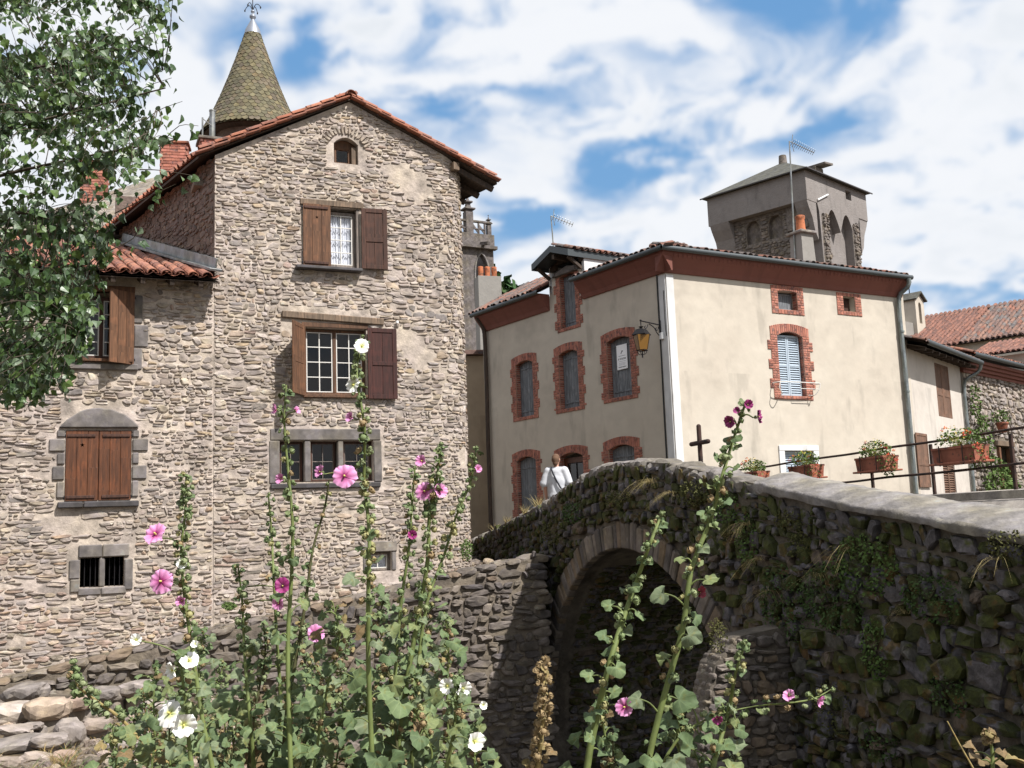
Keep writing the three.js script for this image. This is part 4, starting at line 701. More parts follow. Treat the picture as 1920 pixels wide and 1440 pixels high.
// (local axes: faceL runs left of its corner with negative x, faceC right of it with positive x)
const toCream = (F) => { const m = new THREE.Matrix4().makeRotationY(F.turn); return (g) => { g.applyMatrix4(m); return g; }; };
{
  const inL = toCream(FL), inC = toCream(FC);
  const LW = [[-2.53, 5.06, -1.54, 6.62], [-4.78, 5.02, -3.86, 6.62], [-7.06, 5.02, -6.14, 6.66]], LB = [[-2.66, 1.2, -1.58, 3.64], [-4.97, 0.9, -3.82, 3.60], [-7.2, 0.9, -6.15, 3.66]], DR = [-4.56, 7.40, -3.84, 8.95];
  const CW = [3.72, 4.95, 4.66, 6.62], CS = [[3.86, 7.37, 4.57, 7.88], [6.38, 7.49, 6.85, 7.93]], CD = [3.68, 1.0, 4.74, 3.44];
  const AR = (h, r) => archTop(h[0] - 0.02, h[1] - 0.02, h[2] + 0.02, h[3] + 0.02, r);
  const gL = flat(slab([[-8.75, -0.5], [-0.002, -0.5], [-0.002, 8.5], [-3.5, 8.5], [-3.5, 9.0], [-5.1, 9.0], [-5.1, 8.5], [-8.75, 8.5]], 0.35, [...LW.map((h) => AR(h, 0.1)), ...LB.map((h) => AR(h, 0.12)), AR(DR, 0.03)]));
  const gC = flat(slab([[0.0, -0.5], [8.72, -0.5], [8.72, 8.5], [0.0, 8.5]], 0.35, [AR(CW, 0.12), AR(CS[0], 0.0), rect(...CS[1]), rect(...CD)]));
  // back walls to close the house
  const pL = FL.p(-8.75, 0, -0.05).sub(FL.o), pC = FC.p(8.72, 0, -0.05).sub(FC.o), far = pL.clone().add(pC);
  const wall = mesh('wall', [inL(gL), inC(gC), beamWall([pL.x, pL.z], [far.x, far.z], -0.5, 8.5, 0.3), beamWall([far.x, far.z], [pC.x, pC.z], -0.5, 8.5, 0.3)], M.cream_render, cream);
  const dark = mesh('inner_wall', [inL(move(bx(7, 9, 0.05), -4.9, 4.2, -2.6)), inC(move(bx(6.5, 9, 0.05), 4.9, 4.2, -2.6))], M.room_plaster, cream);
  const asL = (f) => { const n = cream.children.length; f(cream); for (const c of cream.children.slice(n)) { const q = new THREE.Quaternion().setFromAxisAngle(V3(0, 1, 0), FL.turn); c.position.applyQuaternion(q); c.quaternion.premultiply(q); } };
  const asC = (f) => { const n = cream.children.length; f(cream); for (const c of cream.children.slice(n)) { const q = new THREE.Quaternion().setFromAxisAngle(V3(0, 1, 0), FC.turn); c.position.applyQuaternion(q); c.quaternion.premultiply(q); } };
  cream.updateWorldMatrix(true, false);
  // shaded front
  LW.forEach((h, i) => asL((p) => { brickWindow(p, ...h, 0.1, { phase: i * 2 + 1, max: 60 }); shutLeaf(p, h[0] + 0.01, h[1] + 0.01, h[2] - 0.01, h[3], 0.09, -0.15, M.shutter_blue, 7); }));
  asL((p) => { brickWindow(p, ...LB[0], 0.12, { max: 40 }); shutLeaf(p, LB[0][0] + 0.01, LB[0][1], LB[0][2] - 0.01, LB[0][3], 0.11, -0.13, M.shutter_blue, 8); });
  asL((p) => { brickWindow(p, ...LB[1], 0.12, { max: 40, phase: 2 }); casement(p, LB[1][0], LB[1][2], 0.95, 3.6, -0.2, { leaves: 1, cols: 2, rows: 3, fw: 0.16, frame: M.shutter_varnish, bars: M.iron, wkind: 'door' }); });
  asL((p) => { brickWindow(p, ...LB[2], 0.12, { max: 40, phase: 1 }); shutLeaf(p, LB[2][0] + 0.01, LB[2][1], LB[2][2] - 0.01, LB[2][3], 0.11, -0.13, M.shutter_blue, 8); });
  // loading dormer
  asL((p) => { brickWindow(p, ...DR, 0.04, { side: 0.2, tooth: 0.12, head: 0.0, sill: 0.1, max: 60 }); shutLeaf(p, DR[0] + 0.01, DR[1] + 0.01, DR[2] - 0.01, DR[3], 0.02, -0.14, M.shutter_blue, 4, false); });
  asL((p) => {
    mesh('dormer_lintel', slab([[-4.8, 8.98], [-3.66, 8.98], [-3.7, 9.12], [-4.1, 9.2], [-4.6, 9.1]], 0.3, [], 0.02), M.dressed_stone, p).position.z = 0.1;
    const rp = (u, v, sd, up = 0) => [lerp(-4.15, sd < 0 ? -5.12 : -3.3, u), lerp(9.72, sd < 0 ? 9.38 : 9.42, u) + up + 0.12 * 0, lerp(0.62, -3.6, v)];
    const dr = mesh('dormer_roof', [-1, 1].map((sd) => [flat(grid(1, 1, (u, v) => rp(u, v, sd, 0.03))), flat(grid(1, 1, (u, v) => rp(u, v, sd, -0.05))), flat(grid(1, 1, (u, v) => rp(u, 0, sd, lerp(-0.16, 0.035, v)))), flat(grid(1, 1, (u, v) => rp(1, u, sd, lerp(-0.16, 0.035, v))))]).flat(), M.zinc_dark, p);
    mesh('dormer_cheek', [move(bx(0.12, 0.95, 3.6), -3.42, 9.02, -1.8), move(bx(0.12, 0.95, 3.6), -5.02, 9.02, -1.8)], M.white_paint, p);
    mesh('dormer_front', [slab([[-5.0, 9.2], [-4.75, 9.2], [-4.72, 9.4], [-4.0, 9.62], [-3.62, 9.4], [-3.56, 9.2], [-3.4, 9.2], [-3.4, 9.38], [-4.15, 9.64], [-5.0, 9.34]], 0.1)], M.rafter, p).position.z = 0.02;
    for (const x of [-4.98, -3.44]) mesh('bracket', beam([x, 8.98, 0.05], [x, 9.28, 0.52], 0.09, 0.09), M.rafter, p);
    mesh('hoist_beam', beam([-4.12, 9.42, -0.2], [-4.12, 9.42, 0.55], 0.12, 0.14), M.rafter, p); mesh('hoist_post', beam([-4.12, 9.15, 0.1], [-4.12, 9.42, 0.1], 0.1, 0.1), M.rafter, p);
    canalRoof(dr, { O: V3(-3.28, 9.43, 0.5), X: V3(0, 0, -1), Y: V3(-0.87, 0.29, 0).normalize(), width: 3.9, length: 0.95, max: 40, mats: OLDTILES });
  });
  // cornice: a coved red band under the eaves
  const cs = [[0.0, 8.06], [0.05, 8.07], [0.10, 8.18], [0.22, 8.34], [0.34, 8.48], [0.36, 8.56], [0.0, 8.56]];
  const cove = (len, at) => { const g = new THREE.ExtrudeGeometry(shape(cs), { depth: len, bevelEnabled: false }); g.rotateY(-Math.PI / 2); g.translate(at + len, 0, 0); return flat(g); };
  asL((p) => { mesh('cornice', cove(3.74, -3.45), M.cornice_red, p); mesh('cornice', cove(3.75, -8.87), M.cornice_red, p); });
  asC((p) => { mesh('cornice', cove(9.15, -0.31), M.cornice_red, p); for (let i = 0; i < 58; i++) mesh('cornice_brick', move(bx(0.012, 0.14, 0.02, 0.003), 0.05 + i * 0.15, 8.46, 0.345), M.cornice_red, p); });
  // gutters and roof
  const gut = (len, at, F) => { const g = new THREE.CylinderGeometry(0.07, 0.07, len, 10, 1, true, Math.PI / 2, Math.PI); g.rotateZ(Math.PI / 2); g.rotateX(Math.PI); g.translate(at + len / 2, 8.60, 0.42); return g; };
  M.zinc.side = THREE.DoubleSide; M.zinc_dark.side = THREE.DoubleSide; M.green_zinc.side = THREE.DoubleSide;
  asL((p) => { mesh('gutter', gut(3.9, -3.5), M.zinc_dark, p); mesh('gutter', gut(3.85, -8.95), M.zinc_dark, p); });
  asC((p) => { mesh('gutter', gut(9.3, -0.42), M.zinc_dark, p); });
  const rf = new THREE.Group(); 
  asC((p) => { const d = mesh('roof', flat(grid(1, 1, (u, v) => [lerp(-0.4 + v * 3, 8.9, u), 8.58 + v * 1.05, 0.4 - v * 4.2])), M.rafter, p); canalRoof(d, { O: V3(-0.45, 8.60, 0.42), X: V3(1, 0, 0), Y: V3(0, 0.25, -1).normalize(), width: 9.3, length: 4.3, max: 160, mats: OLDTILES, wobble: 1.8, keep: (q) => q.x > -0.42 + (0.42 - q.z) * 0.75 }); });
  asL((p) => { const d = mesh('roof', flat(grid(1, 1, (u, v) => [lerp(-3.4, 0.4 - v * 3, u), 8.58 + v * 1.05, 0.4 - v * 4.2])), M.rafter, p); canalRoof(d, { O: V3(-3.4, 8.60, 0.42), X: V3(1, 0, 0), Y: V3(0, 0.25, -1).normalize(), width: 3.85, length: 4.3, max: 60, mats: OLDTILES, wobble: 1.6, keep: (q) => q.x < 0.42 - (0.42 - q.z) * 0.75 }); });
  asL((p) => { const d = mesh('roof', flat(grid(1, 1, (u, v) => [lerp(-9.1, -5.0, u), 8.58 + v * 1.2, 0.4 - v * 2.3])), M.rafter, p); canalRoof(d, { O: V3(-9.1, 8.60, 0.42), X: V3(1, 0, 0), Y: V3(0, 0.52, -1).normalize(), width: 4.0, length: 2.45, max: 120, mats: OLDTILES, wobble: 2 }); });
  // sunlit front
  asC((p) => {
    brickWindow(p, ...CW, 0.12, { side: 0.25, tooth: 0.12, phase: 5, head: 0.25, max: 100 }); louvreLeaf(p, CW[0] + 0.02, CW[1] + 0.02, CW[2] - 0.02, CW[3] + 0.05, -0.14, M.shutter_pale, 24);
    brickWindow(p, ...CS[0], 0.03, { side: 0.25, plain: true, head: 0.16, sill: 0.13, max: 50 }); shutLeaf(p, CS[0][0], CS[0][1], CS[0][2], CS[0][3], 0, -0.2, M.shutter_blue, 4, false);
    brickWindow(p, ...CS[1], 0, { side: 0.26, plain: true, head: 0.11, sill: 0.12, max: 50 }); shutLeaf(p, CS[1][0], CS[1][1], CS[1][2], CS[1][3], 0, -0.2, M.shutter_dark, 3, false);
    mesh('door_surround', [move(bx(0.2, 2.6, 0.05), CD[0] - 0.1, 2.14, 0.01), move(bx(0.2, 2.6, 0.05), CD[2] + 0.1, 2.14, 0.01), move(bx(1.46, 0.14, 0.06), (CD[0] + CD[2]) / 2, 3.51, 0.012)], M.white_paint, p);
    louvreLeaf(p, CD[0] + 0.01, CD[1], CD[2] - 0.01, CD[3] - 0.01, -0.12, M.shutter_pale, 40);
    const bl = mesh('window_guard', [pipe([[3.42, 5.28, 0.02], [3.42, 5.28, 0.26], [3.46, 5.28, 0.3], [4.9, 5.28, 0.3], [4.94, 5.28, 0.26], [4.94, 5.28, 0.02]], 0.014, 6, 60), pipe([[3.44, 5.28, 0.3], [3.40, 5.1, 0.3], [3.5, 4.98, 0.28], [3.66, 4.97, 0.05]], 0.012, 6, 20), pipe([[4.92, 5.28, 0.3], [4.86, 5.1, 0.28], [4.78, 4.97, 0.2], [4.7, 4.97, 0.05]], 0.012, 6, 20), bar([4.18, 5.28, 0.3], [4.18, 5.12, 0.28], 0.008), bar([4.18, 5.12, 0.28], [4.86, 5.12, 0.28], 0.01)], M.white_bars, p);
    mesh('corner_strip', move(bx(0.24, 8.6, 0.02), 0.125, 3.72, 0.012), M.white_paint, p);
  });
  asL((p) => mesh('corner_strip', move(bx(0.26, 8.6, 0.02), -0.14, 3.72, 0.012), M.white_paint, p));
  // downpipes, cables
  asC((p) => { mesh('downpipe', [pipe([[8.7, 8.56, 0.45], [8.72, 8.35, 0.42], [8.62, 8.12, 0.16], [8.60, 7.9, 0.11], [8.60, 6, 0.11], [8.6, 0.5, 0.11]], 0.07, 10, 60), ...[7.0, 5.2, 3.6].map((y) => move(new THREE.CylinderGeometry(0.085, 0.085, 0.05, 12), 8.6, y, 0.11))], M.green_zinc, p); });
  asL((p) => { mesh('cable', [pipe([[-0.28, 8.05, 0.04], [-0.29, 6.9, 0.035], [-0.285, 6.0, 0.035], [-0.3, 4.5, 0.035], [-0.3, 2, 0.035]], 0.022, 6, 40), pipe([[-0.06, 7.6, 0.04], [-0.05, 6.7, 0.05], [-0.04, 6.4, 0.04]], 0.012, 6, 20)], M.black_cable, p); mesh('junction_box', move(bx(0.1, 0.17, 0.08), -0.20, 6.42, 0.06), M.white_plastic, p); mesh('downpipe', pipe([[-8.7, 8.5, 0.35], [-8.7, 8.2, 0.12], [-8.66, 7.8, 0.1], [-8.66, 4, 0.1], [-8.66, 0.5, 0.1]], 0.07, 8, 40), M.rafter, p); });
}
// for-sale board fixed to the shutter
{
  const c = document.createElement('canvas'); c.width = 256; c.height = 400; const x = c.getContext('2d');
  x.fillStyle = '#f4f4f6'; x.fillRect(0, 0, 256, 400); x.fillStyle = '#15151a'; x.textAlign = 'center';
  x.save(); x.translate(118, 128); x.rotate(0.6); x.fillRect(-7, -36, 14, 60); x.restore(); x.beginPath(); x.moveTo(128, 92); x.lineTo(160, 104); x.lineTo(132, 128); x.fill();
  x.fillStyle = '#55555e'; for (let i = 0; i < 13; i++) x.fillRect(46 + i * 13, 178, 9, 9); x.fillRect(40, 268, 180, 4);
  x.fillStyle = '#15151a'; x.font = 'bold 42px sans-serif'; x.fillText('A VENDRE', 128, 246);
  x.fillStyle = '#8a8a94'; for (let r = 0; r < 3; r++) for (let i = 0; i < 12; i++) x.fillRect(44 + i * 14 + (r % 2) * 3, 292 + r * 18, 9, 7);
  x.fillStyle = '#15151a'; for (let i = 0; i < 10; i++) x.fillRect(36 + i * 19 + (i % 2) * 3, 354, 12, 18);
  const t = new THREE.CanvasTexture(c); t.colorSpace = THREE.SRGBColorSpace;
  const sign = FL.group('sale_sign', 'white rectangular notice reading A VENDRE on a grey-blue shutter', 'sign');
  const g = new THREE.PlaneGeometry(0.44, 0.68); put('sign_face', g.translate(0, 0, 0.006), new THREE.MeshStandardMaterial({ map: t, roughness: 0.5 }), sign).position.set(-2.03, 6.17, -0.118);
  mesh('board', move(bx(0.445, 0.685, 0.01, 0.002), -2.03, 6.17, -0.118), M.white_plastic, sign);
}
// wall lantern
{
  const L = FL.group('wall_lantern', 'black iron wall lantern with amber panes hanging from a scrolled bracket', 'lantern');
  const ax = -0.26, ay = 6.72;
  mesh('bracket', [bar([ax, ay + 0.12, 0.04], [ax, ay - 0.36, 0.04], 0.022), bar([ax, ay, 0.04], [ax, ay + 0.06, 0.70], 0.018), pipe([[ax, ay - 0.30, 0.06], [ax, ay - 0.22, 0.16], [ax, ay - 0.08, 0.26], [ax, ay - 0.0, 0.42]], 0.013, 6, 24), pipe([[ax, ay - 0.02, 0.46], [ax, ay - 0.1, 0.5], [ax, ay - 0.14, 0.55], [ax, ay - 0.09, 0.58], [ax, ay - 0.06, 0.54]], 0.011, 6, 24), pipe([[ax, ay - 0.05, 0.1], [ax, ay - 0.12, 0.12], [ax, ay - 0.15, 0.17], [ax, ay - 0.10, 0.2], [ax, ay - 0.08, 0.16]], 0.011, 6, 24), bar([ax, ay + 0.07, 0.70], [ax, ay - 0.16, 0.70], 0.014), move(new THREE.SphereGeometry(0.03, 8, 6), ax, ay + 0.07, 0.70)], M.iron, L);
  const cx = ax, cz = 0.70, yt = ay - 0.30; const ring = (r0, r1, y0, y1) => { const g = new THREE.CylinderGeometry(r1, r0, y1 - y0, 4, 1, true); g.rotateY(Math.PI / 4 + 0.4); g.translate(cx, (y0 + y1) / 2, cz); return flat(g); };
  mesh('cap', [ring(0.255, 0.15, yt, yt + 0.13), (() => { const g = new THREE.CylinderGeometry(0.0, 0.155, 0.05, 4); g.rotateY(Math.PI / 4 + 0.4); g.translate(cx, yt + 0.152, cz); return flat(g); })(), move(new THREE.CylinderGeometry(0.07, 0.03, 0.03, 10), cx, yt + 0.19, cz), ring(0.26, 0.26, yt - 0.02, yt)], M.iron, L);
  for (let k = 0; k < 4; k++) { const a0 = 0.4 + k * Math.PI / 2 + Math.PI / 2, P = (r, y, t) => [cx + Math.sin(t) * r, y, cz + Math.cos(t) * r], q = [P(0.15, yt - 0.40, a0), P(0.15, yt - 0.40, a0 + Math.PI / 2), P(0.235, yt - 0.02, a0 + Math.PI / 2), P(0.235, yt - 0.02, a0)]; const g = new THREE.BufferGeometry(); g.setAttribute('position', new THREE.Float32BufferAttribute([...q[0], ...q[1], ...q[2], ...q[0], ...q[2], ...q[3]], 3)); g.computeVertexNormals(); mesh('pane', g, M.amber_glass, L); mesh('frame_bar', bar(q[0], q[3], 0.009), M.iron, L); }
  mesh('base', [ring(0.155, 0.155, yt - 0.425, yt - 0.40), bar([cx, yt - 0.42, cz], [cx, yt - 0.60, cz], 0.014, 0.02), ...[0, 1, 2, 3].map((k) => { const t = 0.4 + k * 1.5708; return pipe([[cx + Math.sin(t) * 0.13, yt - 0.42, cz + Math.cos(t) * 0.13], [cx + Math.sin(t) * 0.1, yt - 0.50, cz + Math.cos(t) * 0.1], [cx, yt - 0.53, cz]], 0.008, 5, 12); })], M.iron, L);
}
M.amber_glass.side = THREE.DoubleSide;
// chimney and aerials on its roof
function aerial(name, label, base, top, tip, n = 9) {
  const t = thing(name, label, 'aerial', base), r = (p) => p.map((v, i) => v - base[i]), A = r(top), B = r(tip); 
  mesh('mast', bar([0, 0, 0], A, 0.028, 0.022), M.zinc, t);
  mesh('boom', bar(A, B, 0.014), M.zinc, t); const d = V3(...B).sub(V3(...A)), side = d.clone().cross(V3(0, 1, 0)).normalize();
  for (let i = 0; i < n; i++) { const c = V3(...A).addScaledVector(d, 0.12 + 0.86 * i / (n - 1)), h = side.clone().multiplyScalar(0.16 - 0.06 * i / n).add(V3(0, 0.05, 0)); mesh('rod', bar(c.clone().sub(h).toArray(), c.clone().add(h).toArray(), 0.008), M.zinc, t); }
  for (const s of [-1, 1]) mesh('reflector', bar(V3(...A).addScaledVector(d, 0.1).toArray(), V3(...A).addScaledVector(d, 0.16).add(V3(0, s * 0.28, 0)).toArray(), 0.012), M.zinc, t);
  return t;
}
aerial('roof_aerial', 'tall thin roof aerial beside the clay-potted chimney of the cream house', [8.92, 9.35, -31], [9.024, 13.38, -31], [9.84, 13.05, -31.2], 12);
aerial('roof_aerial', 'short roof aerial above the loading dormer', [1.58, 9.6, -33], [1.50, 11.85, -33], [2.23, 11.58, -33.2], 8);
{
  const c = thing('chimney', 'square grey rendered chimney with one orange clay pot on cream house roof', 'chimney', [9.2, 9.0, -31.1], FC.turn);
  const g = new THREE.CylinderGeometry(0.34, 0.40, 1.4, 4); g.rotateY(Math.PI / 4); mesh('stack', flat(move(g, 0, 0.65, 0)), M.grey_render, c); mesh('cap', move(bx(0.68, 0.09, 0.68, 0.02), 0, 1.39, 0), M.dressed_stone_pale, c);
  mesh('pot', new THREE.LatheGeometry([[0.12, 1.43], [0.17, 1.44], [0.17, 1.50], [0.145, 1.55], [0.13, 1.85], [0.15, 1.87], [0.15, 1.96], [0.11, 1.98], [0.10, 1.6]].map((p) => new THREE.Vector2(...p)), 16), M.chimney_pot, c); mesh('flashing', move(bx(0.8, 0.25, 0.8, 0.05), 0, 0.2, 0), M.zinc, c);
}

// ---------------------------------------------------------------- round turret with a slated cone behind the old house
reseed(61);
{
  const t = thing('round_turret', 'round turret with a conical fish-scale slate roof and forged finial', 'turret', [-6.76, 0, -26.5]);
  mesh('wall', new THREE.CylinderGeometry(0.98, 1.0, 12.4, 32, 1, true).translate(0, 6.1, 0), M.brown_render, t);
  mesh('eaves', new THREE.CylinderGeometry(1.28, 1.28, 0.05, 40).translate(0, 12.3, 0), M.rafter, t);
  const prof = (v) => { const y = lerp(12.28, 15.36, v); return [lerp(1.28, 0.17, v) + 0.10 * (1 - v) ** 6 - 0.04 * Math.sin(v * Math.PI), y]; };
  const cone = mesh('cone', new THREE.LatheGeometry(Array.from({ length: 20 }, (_, i) => { const [r, y] = prof(i / 19); return new THREE.Vector2(r - 0.02, y); }), 40), SLATES[1], t);
  const pc = new Pieces(cone, 'slate', SLATES, 300), rows = 27;
  for (let i = 0; i < rows; i++) {
    const v = i / rows * 0.985, [r, y] = prof(v), [r2, y2] = prof(Math.min(1, v + 0.075)), n = Math.max(9, Math.round(2 * Math.PI * r / 0.155)), L = Math.hypot(r2 - r, y2 - y);
    for (let k = 0; k < n; k++) {
      const a = (k + (i % 2) / 2 + rr(-0.06, 0.06)) / n * 2 * Math.PI, w = 2 * Math.PI * r / n * 0.96, h = L * 1.35, b = 0.06;
      const g = uvShift(uvBox(slab([[-w / 2, b], [-w * 0.32, b * 0.35], [-w * 0.1, 0], [w * 0.1, 0], [w * 0.32, b * 0.35], [w / 2, b], [w / 2 * 0.9, h], [-w / 2 * 0.9, h]], 0.014)));
      const up = V3(Math.sin(a) * (r2 - r), y2 - y, Math.cos(a) * (r2 - r)).normalize(), x = V3(Math.cos(a), 0, -Math.sin(a)), nn = x.clone().cross(up).normalize(), up2 = up.clone().addScaledVector(nn, -0.10 + rr(-0.03, 0.03)).normalize(), n2 = x.clone().cross(up2).normalize();
      pc.add(g, new THREE.Matrix4().makeBasis(x, up2, n2).setPosition(V3(Math.sin(a) * r, y, Math.cos(a) * r).addScaledVector(nn, 0.035)), Math.floor(clamp(rnd() * 0.75 + 0.25 * (0.5 + n3(a * 2, y * 1.5, 4)), 0, 0.999) * 5), w * L * (Math.cos(a) > -0.1 ? 1 : 0.01));
    }
  }
  pc.finish('slates');
  mesh('lead_cap', new THREE.LatheGeometry([[0.235, 15.28], [0.2, 15.42], [0.06, 15.70], [0.045, 15.74], [0.085, 15.79], [0.085, 15.84], [0.04, 15.89], [0.02, 15.92], [0.05, 15.95], [0.05, 15.99], [0.015, 16.02], [0.0, 16.05]].map((p) => new THREE.Vector2(...p)), 20), M.lead, t);
  mesh('finial', [bar([0, 15.9, 0], [0, 16.5, 0], 0.012), ...[0, 1, 2, 3].map((k) => { const a = k * 1.5708 + 0.3, f = (r, y) => [Math.cos(a) * r, y, Math.sin(a) * r]; return [pipe([f(0.01, 16.02), f(0.1, 16.16), f(0.18, 16.14), f(0.24, 16.06)], 0.01, 5, 14), move(new THREE.SphereGeometry(0.03, 6, 5).scale(0.7, 1.3, 0.7), ...f(0.245, 16.04))]; })], M.iron, t);
}
// ---------------------------------------------------------------- brick chimneys and roofs behind the tree
function brickStack(name, label, x, z, y0, y1, w, d, turn, tileTop) {
  const c = thing(name, label, 'chimney', [x, y0, z], turn), pc = new Pieces(mesh('stack', move(bx(w - 0.02, y1 - y0, d - 0.02), 0, (y1 - y0) / 2, 0), M.brick_joint, c), 'brick', BRICK, 120), h = y1 - y0, n = Math.round(h / 0.075);
  for (let i = 0; i < n; i++) for (const [s, axis] of [[1, 0], [-1, 0], [1, 1], [-1, 1]]) { const W = axis ? d : w, m = Math.round(W / 0.2); for (let k = 0; k < m; k++) { const g = uvShift(uvBox(bx(W / m - 0.012, h / n - 0.012, 0.05, 0.005))); const off = ((k + 0.5 + (i % 2) * 0.25) / m - 0.5) * W * 0.94; if (axis) g.rotateY(Math.PI / 2); pc.add(g, axis ? T(s * (w / 2 - 0.015), (i + 0.5) * h / n, off) : T(off, (i + 0.5) * h / n, s * (d / 2 - 0.015)), Math.floor(rnd() * 4), 0.01); } }
  pc.finish('bricks');
  mesh('cap', move(bx(w + 0.1, 0.06, d + 0.1, 0.01), 0, h + 0.03, 0), tileTop ? M.clay_tile_0 : M.dressed_stone, c);
  return c;
}
{
  const c = brickStack('brick_chimney', 'squat red brick chimney with a steel flue beside the gable of the stone house', -6.15, -20.9, 8.5, 9.98, 0.62, 0.5, FH.turn, false);
  mesh('flue', [bar([-0.05, 1.5, 0], [-0.05, 2.22, 0], 0.06, 0.06, 12), bar([-0.05, 2.20, 0], [-0.05, 2.23, 0], 0.068, 0.068, 12)], M.zinc, c); mesh('bracket', [bar([-0.26, 1.4, 0.1], [-0.26, 2.0, 0.1], 0.02), bar([-0.26, 1.98, 0.1], [-0.05, 1.85, 0.05], 0.01)], M.zinc, c);
  brickStack('brick_chimney', 'red brick chimney rising beside a grey stone-tiled roof behind the tree', -8.1, -24.2, 9.2, 11.25, 0.62, 0.5, 0.2, true);
  brickStack('brick_chimney', 'red brick chimney half hidden by the poplar leaves', -10.9, -26.2, 9.4, 11.6, 0.6, 0.5, 0.2, true);
  const b = thing('rear_house', 'house with grey stone-tiled roof glimpsed behind the poplar leaves', 'house', [-10.2, 0, -26.5]);
  mesh('wall', move(bx(5.4, 10, 4.4), 0, 4.6, 0), M.grey_render, b);
  const A = V3(-2.9, 9.2, 2.5), B = V3(2.4, 9.2, 2.5), C = V3(1.9, 11.75, -0.3), Dd = V3(-2.4, 10.5, -0.3);
  const rp = (u, v) => A.clone().lerp(B, u).lerp(Dd.clone().lerp(C, u), v), deck = mesh('roof', [flat(grid(6, 6, (u, v) => rp(u, v).toArray())), flat(grid(1, 1, (u, v) => [lerp(-2.4, 1.9, u), lerp(10.5, 11.75, u) - v * 2.2, -0.3 - v * 2.4]))], M.slate_1, b), pc = new Pieces(deck, 'stone_tile', SLATES.map((m, i) => mat('lauze_' + i, [[0.30, 0.28, 0.25], [0.24, 0.225, 0.205], [0.35, 0.325, 0.29], [0.27, 0.25, 0.22], [0.32, 0.29, 0.25]][i], st)), 150);
  for (let r = 0; r < 20; r++) for (let k = 0; k < 26; k++) { const u = (k + (r % 2) / 2) / 26, v = r / 20, p = rp(u, v), q = rp(u, v + 0.05), up = q.clone().sub(p).normalize(), x = rp(Math.min(1, u + 0.03), v).sub(p).normalize(), n = x.clone().cross(up).normalize(); const g = uvShift(uvBox(bx(0.19 * rr(0.85, 1.1), 0.26, 0.025, 0.006))); pc.add(g, new THREE.Matrix4().makeBasis(x, up, n).setPosition(p.addScaledVector(n, 0.03 + rr(0, 0.012))), Math.floor(rnd() * 5), 0.03); }
  pc.finish('stone_tiles');
  const w = thing('rear_wall', 'short rendered wall with a slate coping above the wing roof', 'wall', [-9.4, 0, -22.6], FH.turn); mesh('wall', move(bx(2.6, 8.2, 0.4), 0, 4.2, 0), M.grey_render, w); mesh('coping', beam([-1.4, 8.28, 0.1], [1.4, 8.62, 0.1], 0.6, 0.06), M.slate_sill, w);
}
